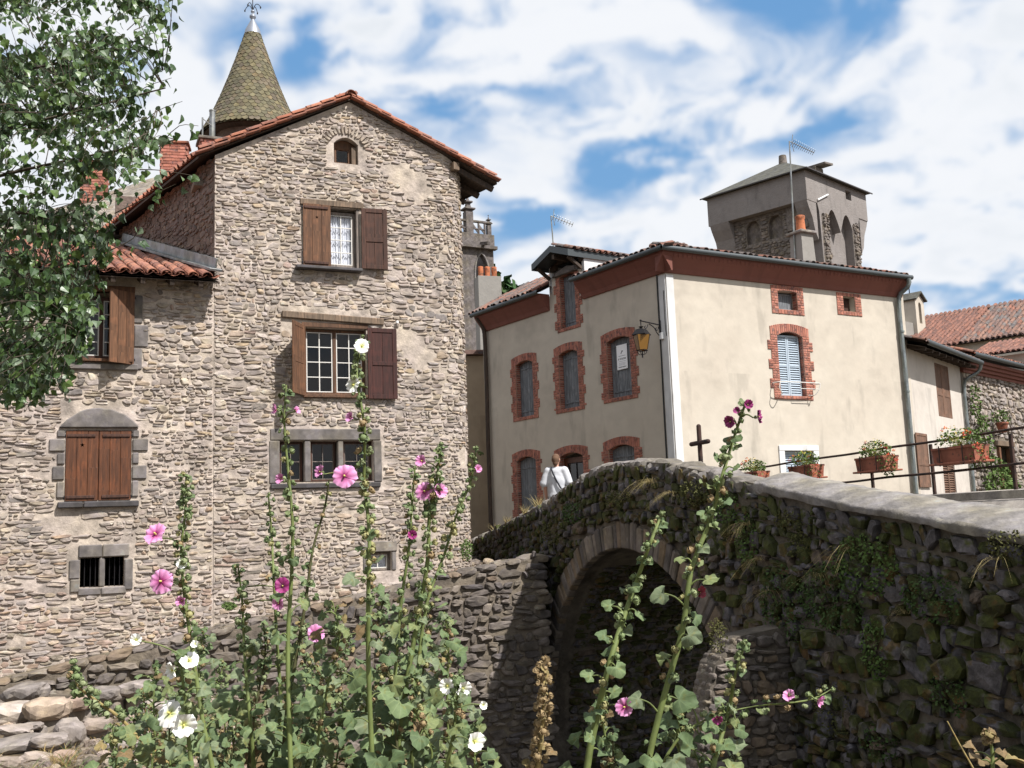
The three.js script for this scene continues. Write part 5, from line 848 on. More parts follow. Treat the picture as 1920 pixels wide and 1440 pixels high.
// ---------------------------------------------------------------- keep-like tower behind the cream house
reseed(67);
mat('tower_plaster', [0.26, 0.235, 0.225], { map: tPlaster, bumpMap: tPlasterB, bumpScale: 0.03 });
mat('tower_slate', [0.10, 0.105, 0.095], { map: tStone, bumpMap: tStoneB, bumpScale: 0.02 });
{
  const F = new Frame([16.74, 0, -55], 46), t = F.group('old_keep', 'square medieval tower with corbelled plastered top storey and low slate roof', 'tower');
  const lan = (x0, x1) => { const l = [[x0, 12], [x1, 12], [x1, 18.3]]; for (let i = 1; i < 8; i++) { const q = i / 8; l.push([lerp(x1, x0, q), 18.3 + 0.75 * Math.sin(Math.PI * q) ** 0.8]); } l.push([x0, 18.3]); return l; };
  const bay = [[2.15, 12], [4.95, 12], [4.95, 18.2], ...[1, 2, 3, 4, 5].map((i) => [4.95 - i * 0.2, 18.2 + 0.75 * Math.sin(Math.PI * i / 6)]), [3.72, 18.1], [3.55, 17.75], [3.38, 18.1], ...[1, 2, 3, 4, 5].map((i) => [3.2 - (i - 0.5) * 0.2, 18.2 + 0.75 * Math.sin(Math.PI * i / 6)]), [2.15, 18.2]];
  mesh('top_storey', [flat(slab([[0, 19.05], [1.1, 19.05], [1.25, 18.6], [1.45, 12], [5.65, 12], [5.75, 18.6], [5.9, 19.05], [7, 19.05], [7, 20.75], [0, 20.75]], 0.5, [bay, rect(4.5, 19.95, 5.15, 20.5)])), move(bx(0.5, 1.7, 6.0), 0.252, 19.9, -3.5), move(bx(0.5, 1.7, 6.0), 6.748, 19.9, -3.5), move(bx(7, 1.7, 0.4), 3.5, 19.9, -6.4), move(bx(5.8, 0.15, 5.6), 3.5, 19.13, -3.4)], M.tower_plaster, t);
  mesh('recess', [flat(slab(rect(1.5, 11.5, 5.5, 19.5), 0.1, [rect(2.48, 16.7, 2.62, 17.6)])).translate(0, 0, -0.5), move(bx(0.9, 0.9, 0.1), 4.8, 20.2, -0.9)], M.tower_plaster, t);
  mesh('body', [move(bx(0.4, 19, 5.2), 1.1, 9.52, -3.3), move(bx(0.4, 19, 5.2), 5.6, 9.52, -3.3), move(bx(4.9, 19, 0.4), 3.35, 9.52, -5.7)], M.dark_tower, t);
  mesh('pier', [move(bx(0.68, 18.5, 0.6, 0.08), 1.78, 9.25, -0.22), move(bx(0.66, 18.5, 0.6, 0.08), 5.3, 9.25, -0.22)], M.dark_tower, t);
  const cor = [[0, 19.06], [1.0, 19.06], [1.0, 16.9], [0.72, 17.3], [0.5, 18.1], [0.15, 18.7]]; // curved corbels
  const corbel = (z, w) => { const g = new THREE.ExtrudeGeometry(shape(cor), { depth: w, bevelEnabled: false }); g.translate(0, 0, z - w); return flat(g); };
  for (const [z, w] of [[-0.02, 0.8], [-5.2, 1.3]]) mesh('corbel', corbel(z, w), M.tower_plaster, t);
  { const ah = (z0, z1) => archTop(z0, 17.5, z1, 18.5, 0.4), g = slab([[-5.3, 0], [-0.7, 0], [-0.7, 19.04], [-5.3, 19.04]], 0.35, [ah(-4.4, -3.5), ah(-2.9, -2.0)]); g.rotateY(-Math.PI / 2); g.applyMatrix4(new THREE.Matrix4().makeScale(1, 1, 1)); mesh('side_panel', flat(g), M.dark_tower, t).position.x = 0.62;
    const tm = [0, 1, 2].map((i) => mat('keep_stone_' + i, [[0.21, 0.19, 0.175], [0.18, 0.165, 0.155], [0.235, 0.205, 0.18]][i], st)), sp = t.children[t.children.length - 1], pr = t.children.find((c) => c.name === 'pier');
    rubble(sp, { y0: 14, y1: 18.9, mats: tm, h: [0.12, 0.26], w: [0.2, 0.55], gap: 0.02, proud: [0.02, 0.09], max: 60, zone: 0.4, warp: (a, y, b) => V3(-b, y, a), spans: (y, h) => freeSpans(-5.25, -0.75, [[-4.45, 17.4, -3.45, 18.9], [-2.95, 17.4, -1.95, 18.9]], y, h) });
    rubble(pr, { y0: 14, y1: 18.4, mats: tm, h: [0.12, 0.26], w: [0.2, 0.5], gap: 0.02, proud: [0.02, 0.1], max: 60, warp: (a, y, b) => V3(a, y, 0.08 + b), spans: () => [[1.46, 2.1], [4.99, 5.61]] }); }
  { const g = corbel(-0.04, 0.7); g.applyMatrix4(new THREE.Matrix4().makeScale(-1, 1, 1)); g.translate(7, 0, 0); mesh('corbel', flat(g), M.tower_plaster, t); }
  mesh('curtain_arch', [move(bx(0.3, 1.5, 1.3), 0.62, 18.4, -1.0), move(bx(0.3, 0.25, 5.6), 0.7, 18.95, -3)], M.dark_tower, t);
  const e = 0.28, rv = [[-e, 20.78, e], [7 + e, 20.78, e], [7 + e, 20.78, -6.6 - e], [-e, 20.78, -6.6 - e]], ap = [[2.9, 22.7, -3.0], [4.2, 22.7, -3.6]], P = []; const tri = (...p) => P.push(...p.flat());
  tri(rv[0], rv[1], ap[1]); tri(rv[0], ap[1], ap[0]); tri(rv[1], rv[2], ap[1]); tri(rv[2], rv[3], ap[0]); tri(rv[2], ap[0], ap[1]); tri(rv[3], rv[0], ap[0]); tri(rv[0], rv[2], rv[1]); tri(rv[0], rv[3], rv[2]);
  const g = new THREE.BufferGeometry(); g.setAttribute('position', new THREE.Float32BufferAttribute(P, 3)); g.computeVertexNormals(); mesh('roof', g, M.tower_slate, t);
  mesh('roof_edge', [move(bx(7.6, 0.07, 0.05), 3.5, 20.75, e + 0.01), move(bx(0.05, 0.07, 7.2), -e - 0.01, 20.75, -3.3)], M.slate_sill, t);
  mesh('roof_turret', [move(bx(0.9, 1.1, 0.9), 4.9, 21.9, -2.2), beam([4.5, 22.52, -1.75], [5.5, 22.62, -1.75], 1.2, 0.12)], M.dark_tower, t); mesh('vent', move(new THREE.CylinderGeometry(0.22, 0.26, 0.6, 10), 2.9, 22.8, -3.0), M.dark_tower, t);
  mesh('drain', bar([1.1, 19.2, 0.05], [2.3, 19.75, 0.05], 0.06), M.white_plastic, t);
}
// ---------------------------------------------------------------- gothic church tower and the potted chimney beside the old house
{
  const F = new Frame([-0.86, 0, -62], 62), t = F.group('church_tower', 'grey gothic church tower with pierced balustrade and crocketed pinnacle', 'tower');
  const lan = [[-1.25, 14], [-0.42, 14], [-0.42, 17.4]]; for (let i = 1; i < 8; i++) { const q = i / 8; lan.push([lerp(-0.42, -1.25, q), 17.4 + 0.95 * Math.sin(Math.PI * q) ** 0.75]); } lan.push([-1.25, 17.4]);
  mesh('wall', [flat(slab([[-4.6, 0], [0, 0], [0, 18.7], [-4.6, 18.7]], 0.4, [lan])), move(bx(0.4, 18.7, 4.2), -0.2, 9.35, -2.51), move(bx(0.4, 18.7, 4.2), -4.4, 9.35, -2.51)], M.church_stone, t);
  mesh('back_wall', move(bx(4.5, 18.6, 0.3), -2.3, 9.3, -4.5), M.church_stone, t);
  mesh('window_trim', pipe([[-1.3, 14, 0.03], [-1.3, 17.4, 0.03], [-1.15, 18.0, 0.03], [-0.835, 18.42, 0.03], [-0.52, 18.0, 0.03], [-0.37, 17.4, 0.03], [-0.37, 14, 0.03]], 0.06, 5, 40), M.lichen_cap, t);
  mesh('cornice', [move(bx(4.9, 0.2, 0.4), -2.3, 18.78, 0.12), move(bx(4.7, 0.75, 0.3), -2.32, 19.25, 0.0)], M.church_stone, t);
  for (let i = 0; i < 9; i++) { const x = -0.55 - i * 0.42; mesh('baluster', [move(bx(0.08, 0.75, 0.14), x, 20.0, 0), move(bx(0.34, 0.07, 0.12), x - 0.2, 19.95, 0), beam([x, 19.7, 0], [x - 0.4, 20.2, 0], 0.06, 0.12)], M.church_stone, t); }
  mesh('handrail', move(bx(4.4, 0.12, 0.2), -2.3, 20.42, 0), M.church_stone, t);
  const pin = (x, y, s, nm) => mesh(nm, [move(bx(0.42 * s, 1.3 * s, 0.42 * s), x, y + 0.65 * s, -0.1), (() => { const g = new THREE.ConeGeometry(0.26 * s, 1.0 * s, 4); g.rotateY(Math.PI / 4); return flat(move(g, x, y + 1.8 * s, -0.1)); })(), ...[[0.32, 1.45], [0.22, 1.85]].map(([r, h]) => move(bx(r * 2 * s, 0.1 * s, r * 2 * s, 0.03), x, y + h * s, -0.1)), move(new THREE.SphereGeometry(0.07 * s, 6, 5), x, y + 2.32 * s, -0.1)], M.church_stone, t);
  pin(-0.22, 19.5, 0.62, 'pinnacle'); pin(-1.62, 19.5, 1.15, 'pinnacle');
  mesh('gargoyle', beam([-0.9, 19.0, 0.1], [-0.75, 18.85, 0.9], 0.2, 0.2), M.church_stone, t);
  const c = thing('row_chimney', 'grey chimney stack with three orange pots beyond the stone house corner', 'chimney', [-0.82, 0, -40], 0.3);
  mesh('stack', move(bx(0.95, 11.5, 0.6), 0, 5.8, 0), M.grey_render, c); for (const x of [-0.28, 0.0, 0.28]) mesh('pot', new THREE.LatheGeometry([[0.10, 11.5], [0.12, 11.54], [0.10, 11.7], [0.115, 11.74], [0.115, 11.86], [0.10, 11.9], [0.115, 11.95], [0.08, 11.98], [0.07, 11.6]].map((p) => new THREE.Vector2(...p)), 12).translate(x, 0.02, 0), M.chimney_pot, c);
  const al = thing('alley_house', 'narrow strip of ochre house wall in the gap beside the stone house', 'house', [-3.2, 0, -36.5], 0.1);
  mesh('wall', move(bx(4.6, 7.6, 3), 0, 3.8, 0), M.ochre_render, al); mesh('roof', beam([-2.4, 7.7, 0], [2.4, 7.7, 0], 3.4, 0.15), M.old_tile_1, al);
}
// ---------------------------------------------------------------- wooded hill
{
  const hy = (x, z) => 50 * Math.exp(-(((x + 22) / 50) ** 2)) * Math.exp(-(((z + 175) / 38) ** 2)) + 1.5 * n3(x * 0.07, 1, z * 0.07) - 3;
  mat('hill_green', [0.035, 0.06, 0.02], { map: tSoil }); mat('wood_green', [0.045, 0.085, 0.025], { map: tLeaf });
  setting(mesh('hill', grid(60, 40, (u, v) => { const x = lerp(-170, 130, u), z = lerp(-270, -90, v); return [x, hy(x, z), z]; }), M.hill_green));
  const g = join(Array.from({ length: 70 }, () => { const a = new THREE.PlaneGeometry(0.9, 0.9); a.rotateX(rr(-1.6, 0.2)); a.rotateY(rr(0, 6.28)); const th = rr(0, 6.28), ph = Math.acos(rr(-0.6, 1)), r = rr(1.6, 2.2); return a.translate(Math.sin(ph) * Math.cos(th) * r, 2.4 + Math.cos(ph) * r * 1.2, Math.sin(ph) * Math.sin(th) * r); }));
  M.wood_green.side = THREE.DoubleSide; const im = new THREE.InstancedMesh(g, M.wood_green, 900); im.name = 'hill_wood'; im.castShadow = im.receiveShadow = true; const q = new THREE.Object3D();
  for (let i = 0; i < 900; i++) { const x = rr(-70, 45), z = rr(-185, -125); q.position.set(x, hy(x, z) - 1, z); q.rotation.y = rr(0, 6); q.scale.setScalar(rr(0.7, 1.5)); q.updateMatrix(); im.setMatrixAt(i, q.matrix); im.setColorAt(i, new THREE.Color().setRGB(rr(0.8, 1.2), rr(0.8, 1.15), rr(0.8, 1.1))); }
  tag(im, 'far green wood on the hill beyond the roofs', 'wood', null, 'stuff'); scene.add(im);
}
// ---------------------------------------------------------------- houses at the right
reseed(71);
const FN = new Frame([11.80, 0, -30.30], 38);
{
  const n = FN.group('pale_house', 'narrow pale rendered house with brown shutters beside the cream house', 'house');
  mesh('wall', [flat(slab([[0, -0.5], [5.9, -0.5], [5.9, 6.55], [0, 6.55]], 0.4, [rect(2.88, 4.66, 4.45, 6.40), rect(2.78, 1.0, 4.10, 3.38)])), move(bx(5.9, 7, 0.2), 2.95, 3, -5), move(bx(0.3, 7, 4.5), 5.7, 3, -2.66)], M.pale_render, n);
  const sh = (w, h, x, y, z, m = M.shutter_tan) => { const s = boardShutter(w, h, m, { panels: true, mid: 0.42 }); s.position.set(x, y, z); n.add(s); };
  sh(0.78, 1.74, 2.88, 4.66, -0.02); sh(0.78, 1.74, 3.67, 4.66, -0.02); sh(1.1, 1.62, 0.10, 2.38, 0.05);
  louvreLeaf(n, 2.80, 1.0, 4.08, 3.36, -0.04, M.shutter_tan, 30);
  const deck = mesh('roof', [flat(grid(1, 1, (u, v) => [lerp(-0.2, 6.1, u), 6.62 + v * 1.6, 0.6 - v * 5.6])), flat(grid(1, 1, (u, v) => [lerp(-0.2, 6.1, u), 6.50 + v * 1.6, 0.55 - v * 5.6]))], M.rafter, n);
  canalRoof(deck, { O: V3(-0.2, 6.64, 0.6), X: V3(1, 0, 0), Y: V3(0, 0.28, -1).normalize(), width: 6.3, length: 5.4, max: 60, mats: OLDTILES, wobble: 1.5 });
  const gt = new THREE.CylinderGeometry(0.085, 0.085, 6.2, 10, 1, true, Math.PI / 2, Math.PI); gt.rotateZ(Math.PI / 2); gt.rotateX(Math.PI); gt.translate(2.95, 6.62, 0.68); mesh('gutter', gt, M.zinc_dark, n);
  mesh('downpipe', pipe([[5.95, 6.56, 0.68], [6.0, 6.35, 0.6], [5.85, 6.05, 0.15], [5.82, 5.7, 0.1], [5.82, 4, 0.1], [5.82, 0.5, 0.1]], 0.06, 8, 40), M.green_zinc, n);
  for (let i = 0; i < 9; i++) mesh('rafter', beam([0.2 + i * 0.7, 6.46, 0.55], [0.2 + i * 0.7, 6.62, -0.1], 0.09, 0.11), M.rafter, n);
}
const FT = new Frame([FN.p(5.95, 0).x, 0, FN.p(5.95, 0).z], 44);
{
  const s = FT.group('rubble_house', 'rubble stone house with brick cornice and dark doorway at the photo edge', 'house');
  const wall = mesh('wall', [flat(slab([[0, -0.5], [9, -0.5], [9, 6.45], [0, 6.45]], 0.5, [rect(2.75, 0.5, 4.05, 3.92)])), move(bx(9, 7, 0.2), 4.5, 3, -5)], M.old_mortar, s);
  rubble(wall, { y0: 1.8, y1: 6.3, mats: FACADE, odds: [1, 2, 4, 8, 8, 6, 4, 1], h: [0.12, 0.24], w: [0.18, 0.5], gap: 0.025, proud: [0.02, 0.08], max: 200, spans: (y, h) => freeSpans(0.1, 7.2, [[2.55, 0, 4.25, 4.1]], y, h) });
  mesh('inner_wall', [move(bx(3.4, 5, 0.1), 3.4, 2.4, -4.2), move(bx(0.1, 5, 3.6), 1.9, 2.4, -2.4), move(bx(0.1, 5, 3.6), 5.0, 2.4, -2.4), move(bx(3.4, 0.1, 3.6), 3.4, 4.6, -2.4)], M.room_plaster, s);
  mesh('door_frame', [move(bx(0.16, 3.3, 0.2), 2.80, 2.2, 0.0), move(bx(0.16, 3.3, 0.2), 4.02, 2.2, 0.0)], M.shutter_brown, s); mesh('lintel', beam([2.4, 4.0, -0.02], [4.4, 4.0, -0.02], 0.26, 0.18), M.old_beam, s);
  for (let i = 0; i < 4; i++) mesh('cornice', move(bx(9, 0.1, 0.3), 4.5, 6.42 + i * 0.11, -0.05 + i * 0.1), M.cornice_red, s);
  const deck = mesh('roof', flat(grid(1, 1, (u, v) => [lerp(-0.2, 9, u), 6.92 + v * 1.7, 0.5 - v * 5.4])), M.rafter, s);
  canalRoof(deck, { O: V3(-0.2, 6.94, 0.5), X: V3(1, 0, 0), Y: V3(0, 0.32, -1).normalize(), width: 9, length: 5.4, max: 120, mats: TILES.concat(OLDTILES), wobble: 1.2 });
  const gt = new THREE.CylinderGeometry(0.08, 0.08, 9.2, 10, 1, true, Math.PI / 2, Math.PI); gt.rotateZ(Math.PI / 2); gt.rotateX(Math.PI); gt.translate(4.4, 6.92, 0.56); mesh('gutter', gt, M.zinc_dark, s);
}
{
  const c = thing('church_nave', 'long building with a red and grey canal-tiled roof behind the right-hand houses', 'building', [23.1, 0, -57.6]);
  const X = V3(0.717, 0, 0.697), nn = V3(-0.697, 0, 0.717), eave = nn.clone().multiplyScalar(5.16).setY(9.92), Y = V3(0, 12.43, 0).sub(eave), L = Y.length(); Y.normalize();
  const w0 = nn.clone().multiplyScalar(4.7); mesh('wall', [beamWall([w0.x, w0.z], [w0.x + X.x * 16, w0.z + X.z * 16], 0, 9.95, 0.4), beamWall([-w0.x, -w0.z], [w0.x, w0.z], 0, 9.85, 0.4)], M.cream_render, c);
  mesh('gable', (() => { const g = new THREE.BufferGeometry(), a = eave, b = V3(0, 12.4, 0), d = V3(-eave.x, 9.85, -eave.z); g.setAttribute('position', new THREE.Float32BufferAttribute([...a.toArray(), ...b.toArray(), ...d.toArray()], 3)); g.computeVertexNormals(); return g; })(), M.cream_render, c);
  const deck = mesh('roof', [flat(grid(1, 1, (u, v) => eave.clone().addScaledVector(X, -0.2 + 16 * u).addScaledVector(Y, L * v).toArray())), flat(grid(1, 1, (u, v) => V3(-eave.x, 9.85, -eave.z).lerp(V3(0, 12.41, 0), v).addScaledVector(X, 16 * u).toArray()))], M.rafter, c);
  canalRoof(deck, { O: eave.clone().addScaledVector(X, -0.25), X, Y, width: 4.5, length: L, max: 90, mats: REDOLD, step: 0.4, pitch: 0.26, scale: 1.15 });
  canalRoof(deck, { O: eave.clone().addScaledVector(X, 4.25), X, Y, width: 11, length: L, max: 120, mats: OLDTILES, step: 0.4, pitch: 0.26, scale: 1.15 });
  const rg = new Pieces(deck, 'ridge_tile', OLDTILES, 40); for (let i = 0; i < 34; i++) { const d = X, xx = V3(0, 1, 0).cross(d).normalize(); rg.add(uvShift(uvBox(canalGeo(0.46, 0.3, 0.26, 0.13))), new THREE.Matrix4().makeBasis(xx, V3(0, 1, 0), d).setPosition(V3(0, 12.45, 0).addScaledVector(X, -0.2 + i * 0.42)), Math.floor(rnd() * 5), 0.05); } rg.finish('ridge_tiles');
  const a = thing('lean_to', 'small tiled lean-to roof in front of the long tiled building', 'building', [19.5, 0, -43.4]);
  const Y2 = V3(0.66, 0.30, -0.68).normalize(), dk = mesh('roof', flat(grid(1, 1, (u, v) => V3(0, 8.06, 0).addScaledVector(X, 5 * u).addScaledVector(Y2, 2.6 * v).toArray())), M.rafter, a); canalRoof(dk, { O: V3(0, 8.08, 0), X, Y: Y2, width: 5, length: 2.6, max: 60, mats: REDOLD });
  mesh('wall', beamWall([0.3, -0.2], [0.3 + X.x * 5, -0.2 + X.z * 5], 0, 8.02, 0.3), M.cream_render, a);
  const b = thing('bell_turret', 'small square bell turret with arched opening and thin cross on top', 'turret', [22.1, 0, -55.4], 0.75);
  b.scale.set(1.2, 1, 1.2);
  mesh('body', flat(slab([[-0.42, 0], [0.42, 0], [0.42, 13.1], [0, 13.46], [-0.42, 13.1]], 0.84, [archTop(-0.13, 11.8, 0.13, 12.85, 0.14)])), M.cream_render, b).position.z = 0.42;
  mesh('roof', [beam([-0.56, 13.08, 0], [0.02, 13.56, 0], 1.1, 0.08), beam([0.56, 13.08, 0], [-0.02, 13.57, 0], 1.1, 0.08)].map((g) => g), M.tower_slate, b); mesh('cross', [bar([0, 13.5, 0], [0, 14.45, 0], 0.025), bar([-0.2, 14.15, 0], [0.2, 14.15, 0], 0.025)], M.iron, b);
  mesh('side_wall', move(bx(0.9, 11.8, 0.5), -0.75, 5.9, 0), M.grey_render, b);
}

// ---------------------------------------------------------------- plants
reseed(81);
const EYE = camera.position.clone(), CAMM = camera.matrixWorld.clone();
// a point at a given distance ahead, along the line of sight through a place in the photograph (1920 x 1440)
const at = (px, py, d) => { const v = V3((px - 960) / 1920, -(py - 720) / 1920, -1).transformDirection(CAMM); return EYE.clone().addScaledVector(v, d / -v.z); };
const two = { side: THREE.DoubleSide };
// hollyhock leaf texture: pale veins from the stalk
const tVein = dataTex(256, (u, v) => { const dx = (u - 0.5) * 2, dy = v * 1.15 - 0.12, an = Math.atan2(dx, dy), r = Math.hypot(dx, dy); let w = 0; for (let k = -3; k <= 3; k++) { const d = Math.abs(an - k * 0.62) * r; w = Math.max(w, 1 - sstep(0.012, 0.035, d)); } const b = fb(u, v, 6, 300, 4), y = sstep(0.6, 0.8, fb(u, v, 3, 309, 3)); return [0.72 + 0.3 * b + 0.2 * w + 0.1 * y, 0.76 + 0.28 * b + 0.14 * w, 0.72 + 0.25 * b + 0.12 * w - 0.1 * y]; }, true);
const HLEAF = [[0.115, 0.16, 0.07], [0.14, 0.185, 0.085], [0.09, 0.13, 0.058], [0.165, 0.19, 0.08], [0.16, 0.19, 0.115]].map((c, i) => mat('hollyhock_leaf_' + i, c, { map: tVein, roughness: 0.75, ...two }));
const DRYL = [[0.26, 0.19, 0.09], [0.20, 0.13, 0.07]].map((c, i) => mat('dry_leaf_' + i, c, { map: tVein, ...two }));
const BUD = [[0.23, 0.285, 0.145], [0.28, 0.325, 0.185], [0.19, 0.25, 0.12], [0.36, 0.34, 0.17], [0.33, 0.24, 0.14]].map((c, i) => mat('hollyhock_bud_' + i, c, { map: tLeaf, ...two }));
mat('green_stem', [0.15, 0.19, 0.06], { map: tLeaf, roughness: 0.7 }); mat('dark_stem', [0.085, 0.085, 0.035], { map: tLeaf }); mat('dry_stem', [0.30, 0.23, 0.10], { map: tLeaf });
const PETAL = {}; for (const k of ['pink', 'white', 'magenta', 'red']) PETAL[k] = mat('petal_' + k, [1, 1, 1], { vertexColors: true, roughness: 0.6, ...two });
mat('stamen', [0.62, 0.55, 0.16]);
function leafGeo(seed, lobes = 5, flat = 0.12) { // unit leaf: stalk at the origin, growing along +y, width about 1
  const r = seeded(seed), n = 22, P = [], U = [], I = [], rim = [];
  for (let i = 0; i <= n; i++) { const t = lerp(-2.6, 2.6, i / n), l = 0.5 + 0.5 * Math.cos(t * lobes / 5.2 * Math.PI * 2 / 2), rad = (0.40 + 0.13 * l) * (1 + 0.12 * (r() - 0.5)) * (Math.abs(t) > 2.2 ? 0.82 : 1); rim.push([Math.sin(t) * rad, 0.16 + Math.cos(t) * rad]); }
  const z = (x, y, e) => flat * (-(x * x) * 1.6 + 0.5 * Math.abs(x)) + e * 0.11 * Math.sin(x * 11 + y * 8 + seed) - 0.25 * Math.max(0, y - 0.2) ** 2;
  P.push(0, 0.02, 0); U.push(0.5, 0.1);
  for (const s of [0.55, 1]) for (const [x, y] of rim) { const xx = x * s, yy = 0.02 + (y - 0.02) * s; P.push(xx, yy, z(xx, yy, s)); U.push(0.5 + xx, 0.12 + yy * 1.1); }
  const m = n + 1; for (let i = 0; i < n; i++) { I.push(0, 1 + i + 1, 1 + i); I.push(1 + i, 1 + i + 1, 1 + m + i + 1, 1 + i, 1 + m + i + 1, 1 + m + i); }
  const g = new THREE.BufferGeometry(); g.setAttribute('position', new THREE.Float32BufferAttribute(P, 3)); g.setAttribute('uv', new THREE.Float32BufferAttribute(U, 2)); g.setIndex(I); g.computeVertexNormals(); return g;
}
const LEAVES = [1, 2, 3, 4].map((s) => leafGeo(s * 17, 5, [0.1, 0.35, 0.6, 0.9][s - 1]));
function budGeo(seed, open) { // five keeled sepals closing round a pod, leafy bracts below
  const r = seeded(seed), g = [new THREE.IcosahedronGeometry(0.72, 1).scale(1, 0.8, 1).translate(0, 0.62, 0)], P = [];
  const q = (A, B, C, E) => P.push(...A, ...B, ...C, ...A, ...C, ...E);
  for (let k = 0; k < 5; k++) {
    const f0 = k * 1.2566 + r() * 0.2, nv = 4, row = [];
    for (let j = 0; j <= nv; j++) { const v = j / nv, y = v * 1.55 * (1 - 0.45 * open) , rad = lerp(Math.sin(Math.PI * Math.min(0.97, v * 0.82 + 0.12)) ** 0.7, 0.55 + 0.75 * v, open * sstep(0.35, 1, v)), ha = 0.68 * (1 - v) ** 0.55; row.push([-ha, 0, ha].map((h, i) => [Math.sin(f0 + h) * rad * (i === 1 ? 0.9 : 1.1), y + (i === 1 ? 0 : 0.03), Math.cos(f0 + h) * rad * (i === 1 ? 0.9 : 1.1)])); }
    for (let j = 0; j < nv; j++) for (let i = 0; i < 2; i++) q(row[j][i], row[j][i + 1], row[j + 1][i + 1], row[j + 1][i]);
  }
  for (let k = 0; k < 4; k++) { const f = k * 1.57 + r(), w = 0.42, A = [Math.sin(f - w) * 0.4, 0.1, Math.cos(f - w) * 0.4], B = [Math.sin(f + w) * 0.4, 0.1, Math.cos(f + w) * 0.4], C = [Math.sin(f) * 1.55, 0.25 + r() * 0.6, Math.cos(f) * 1.55]; P.push(...A, ...B, ...C); }
  const o = new THREE.BufferGeometry(); o.setAttribute('position', new THREE.Float32BufferAttribute(P, 3)); o.computeVertexNormals(); g[0].deleteAttribute('uv');
  return uvBox(join([g[0], o]));
}
const BUDS = [[5, 0], [6, 0.25], [7, 0.7]].map(([s, o]) => budGeo(s, o));
function petalGeo(col, open, seed) { // one broad petal, base at the origin, along +y, open 0 shut .. 1 flat
  const r = seeded(seed), nu = 8, nv = 5, P = [], C = [], I = [], ph = r() * 6;
  const cs = { pink: [[0.26, 0.015, 0.12], [0.58, 0.18, 0.40], [0.70, 0.34, 0.57]], white: [[0.55, 0.60, 0.25], [0.80, 0.80, 0.74], [0.84, 0.83, 0.80]], magenta: [[0.06, 0.003, 0.03], [0.20, 0.012, 0.10], [0.30, 0.03, 0.17]], red: [[0.06, 0.003, 0.008], [0.17, 0.008, 0.02], [0.22, 0.012, 0.035]] }[col];
  for (let j = 0; j <= nv; j++) for (let i = 0; i <= nu; i++) {
    const v = j / nv, u = i / nu * 2 - 1, w = Math.sin(Math.min(1, v * 1.25) * 1.35) * 0.66, len = v * (1 - 0.12 * u * u) + 0.03 * Math.sin(u * 9 + ph) * v, cup = (1 - open) * 1.3;
    const x = u * w * (1 - 0.35 * cup * 0.5), y = len * Math.cos(cup * 0.9 * (1 - 0.5 * v)), z = len * Math.sin(cup * 0.9) + 0.10 * v * Math.sin(u * 7 + ph) * v - 0.12 * u * u * v + (v > 0.8 ? -0.05 * open : 0) + 0.03 * u;
    P.push(x, y, z); const c = v < 0.22 ? 0 : v < 0.5 ? (v - 0.22) / 0.28 : 1 + (v - 0.5) / 0.5, k = Math.min(1, Math.floor(c)), f = c - k, q = [0, 1, 2].map((m) => lerp(cs[k][m], cs[k + 1][m], f) * (0.93 + 0.12 * Math.abs(Math.sin(u * 11)))); C.push(...q);
  }
  for (let j = 0; j < nv; j++) for (let i = 0; i < nu; i++) { const a = j * (nu + 1) + i, b = a + nu + 1; I.push(a, a + 1, b + 1, a, b + 1, b); }
  const g = new THREE.BufferGeometry(); g.setAttribute('position', new THREE.Float32BufferAttribute(P, 3)); g.setAttribute('color', new THREE.Float32BufferAttribute(C, 3)); g.setIndex(I); g.computeVertexNormals(); return g;
}
const petals = new Map(); const petal = (c, o, k) => { const key = c + Math.round(o * 4) + (k % 3); if (!petals.has(key)) petals.set(key, petalGeo(c, Math.round(o * 4) / 4, k * 31 + 5)); return petals.get(key); };
const look = (dir, up = V3(0, 1, 0)) => { const z = dir.clone().normalize(), x = up.clone().cross(z); if (x.lengthSq() < 1e-4) x.set(1, 0, 0); x.normalize(); return new THREE.Matrix4().makeBasis(x, z.clone().cross(x), z); };
function flower(parent, p, dir, size, col, open = 1) {
  const f = new THREE.Group(); f.name = 'flower'; f.applyMatrix4(look(dir)); f.position.copy(p); parent.add(f);
  put('stamen', uvBox(new THREE.CapsuleGeometry(size * 0.09, size * 0.28, 3, 7).rotateX(Math.PI / 2).translate(0, 0, size * 0.2)), M.stamen, f);
  put('calyx', BUDS[0], BUD[0], f).applyMatrix4(new THREE.Matrix4().makeRotationX(Math.PI / 2).multiply(new THREE.Matrix4().makeScale(size * 0.28, size * 0.35, size * 0.28)).setPosition(0, 0, -size * 0.45));
  const t0 = rr(0, 6); for (let k = 0; k < 5; k++) { const m = put('petal', petal(col, open, k), PETAL[col], f); m.scale.setScalar(size * rr(0.95, 1.06)); m.rotation.z = t0 + k * 1.2566 + rr(-0.05, 0.05); m.position.z = k * 0.0012; }
  return f;
}
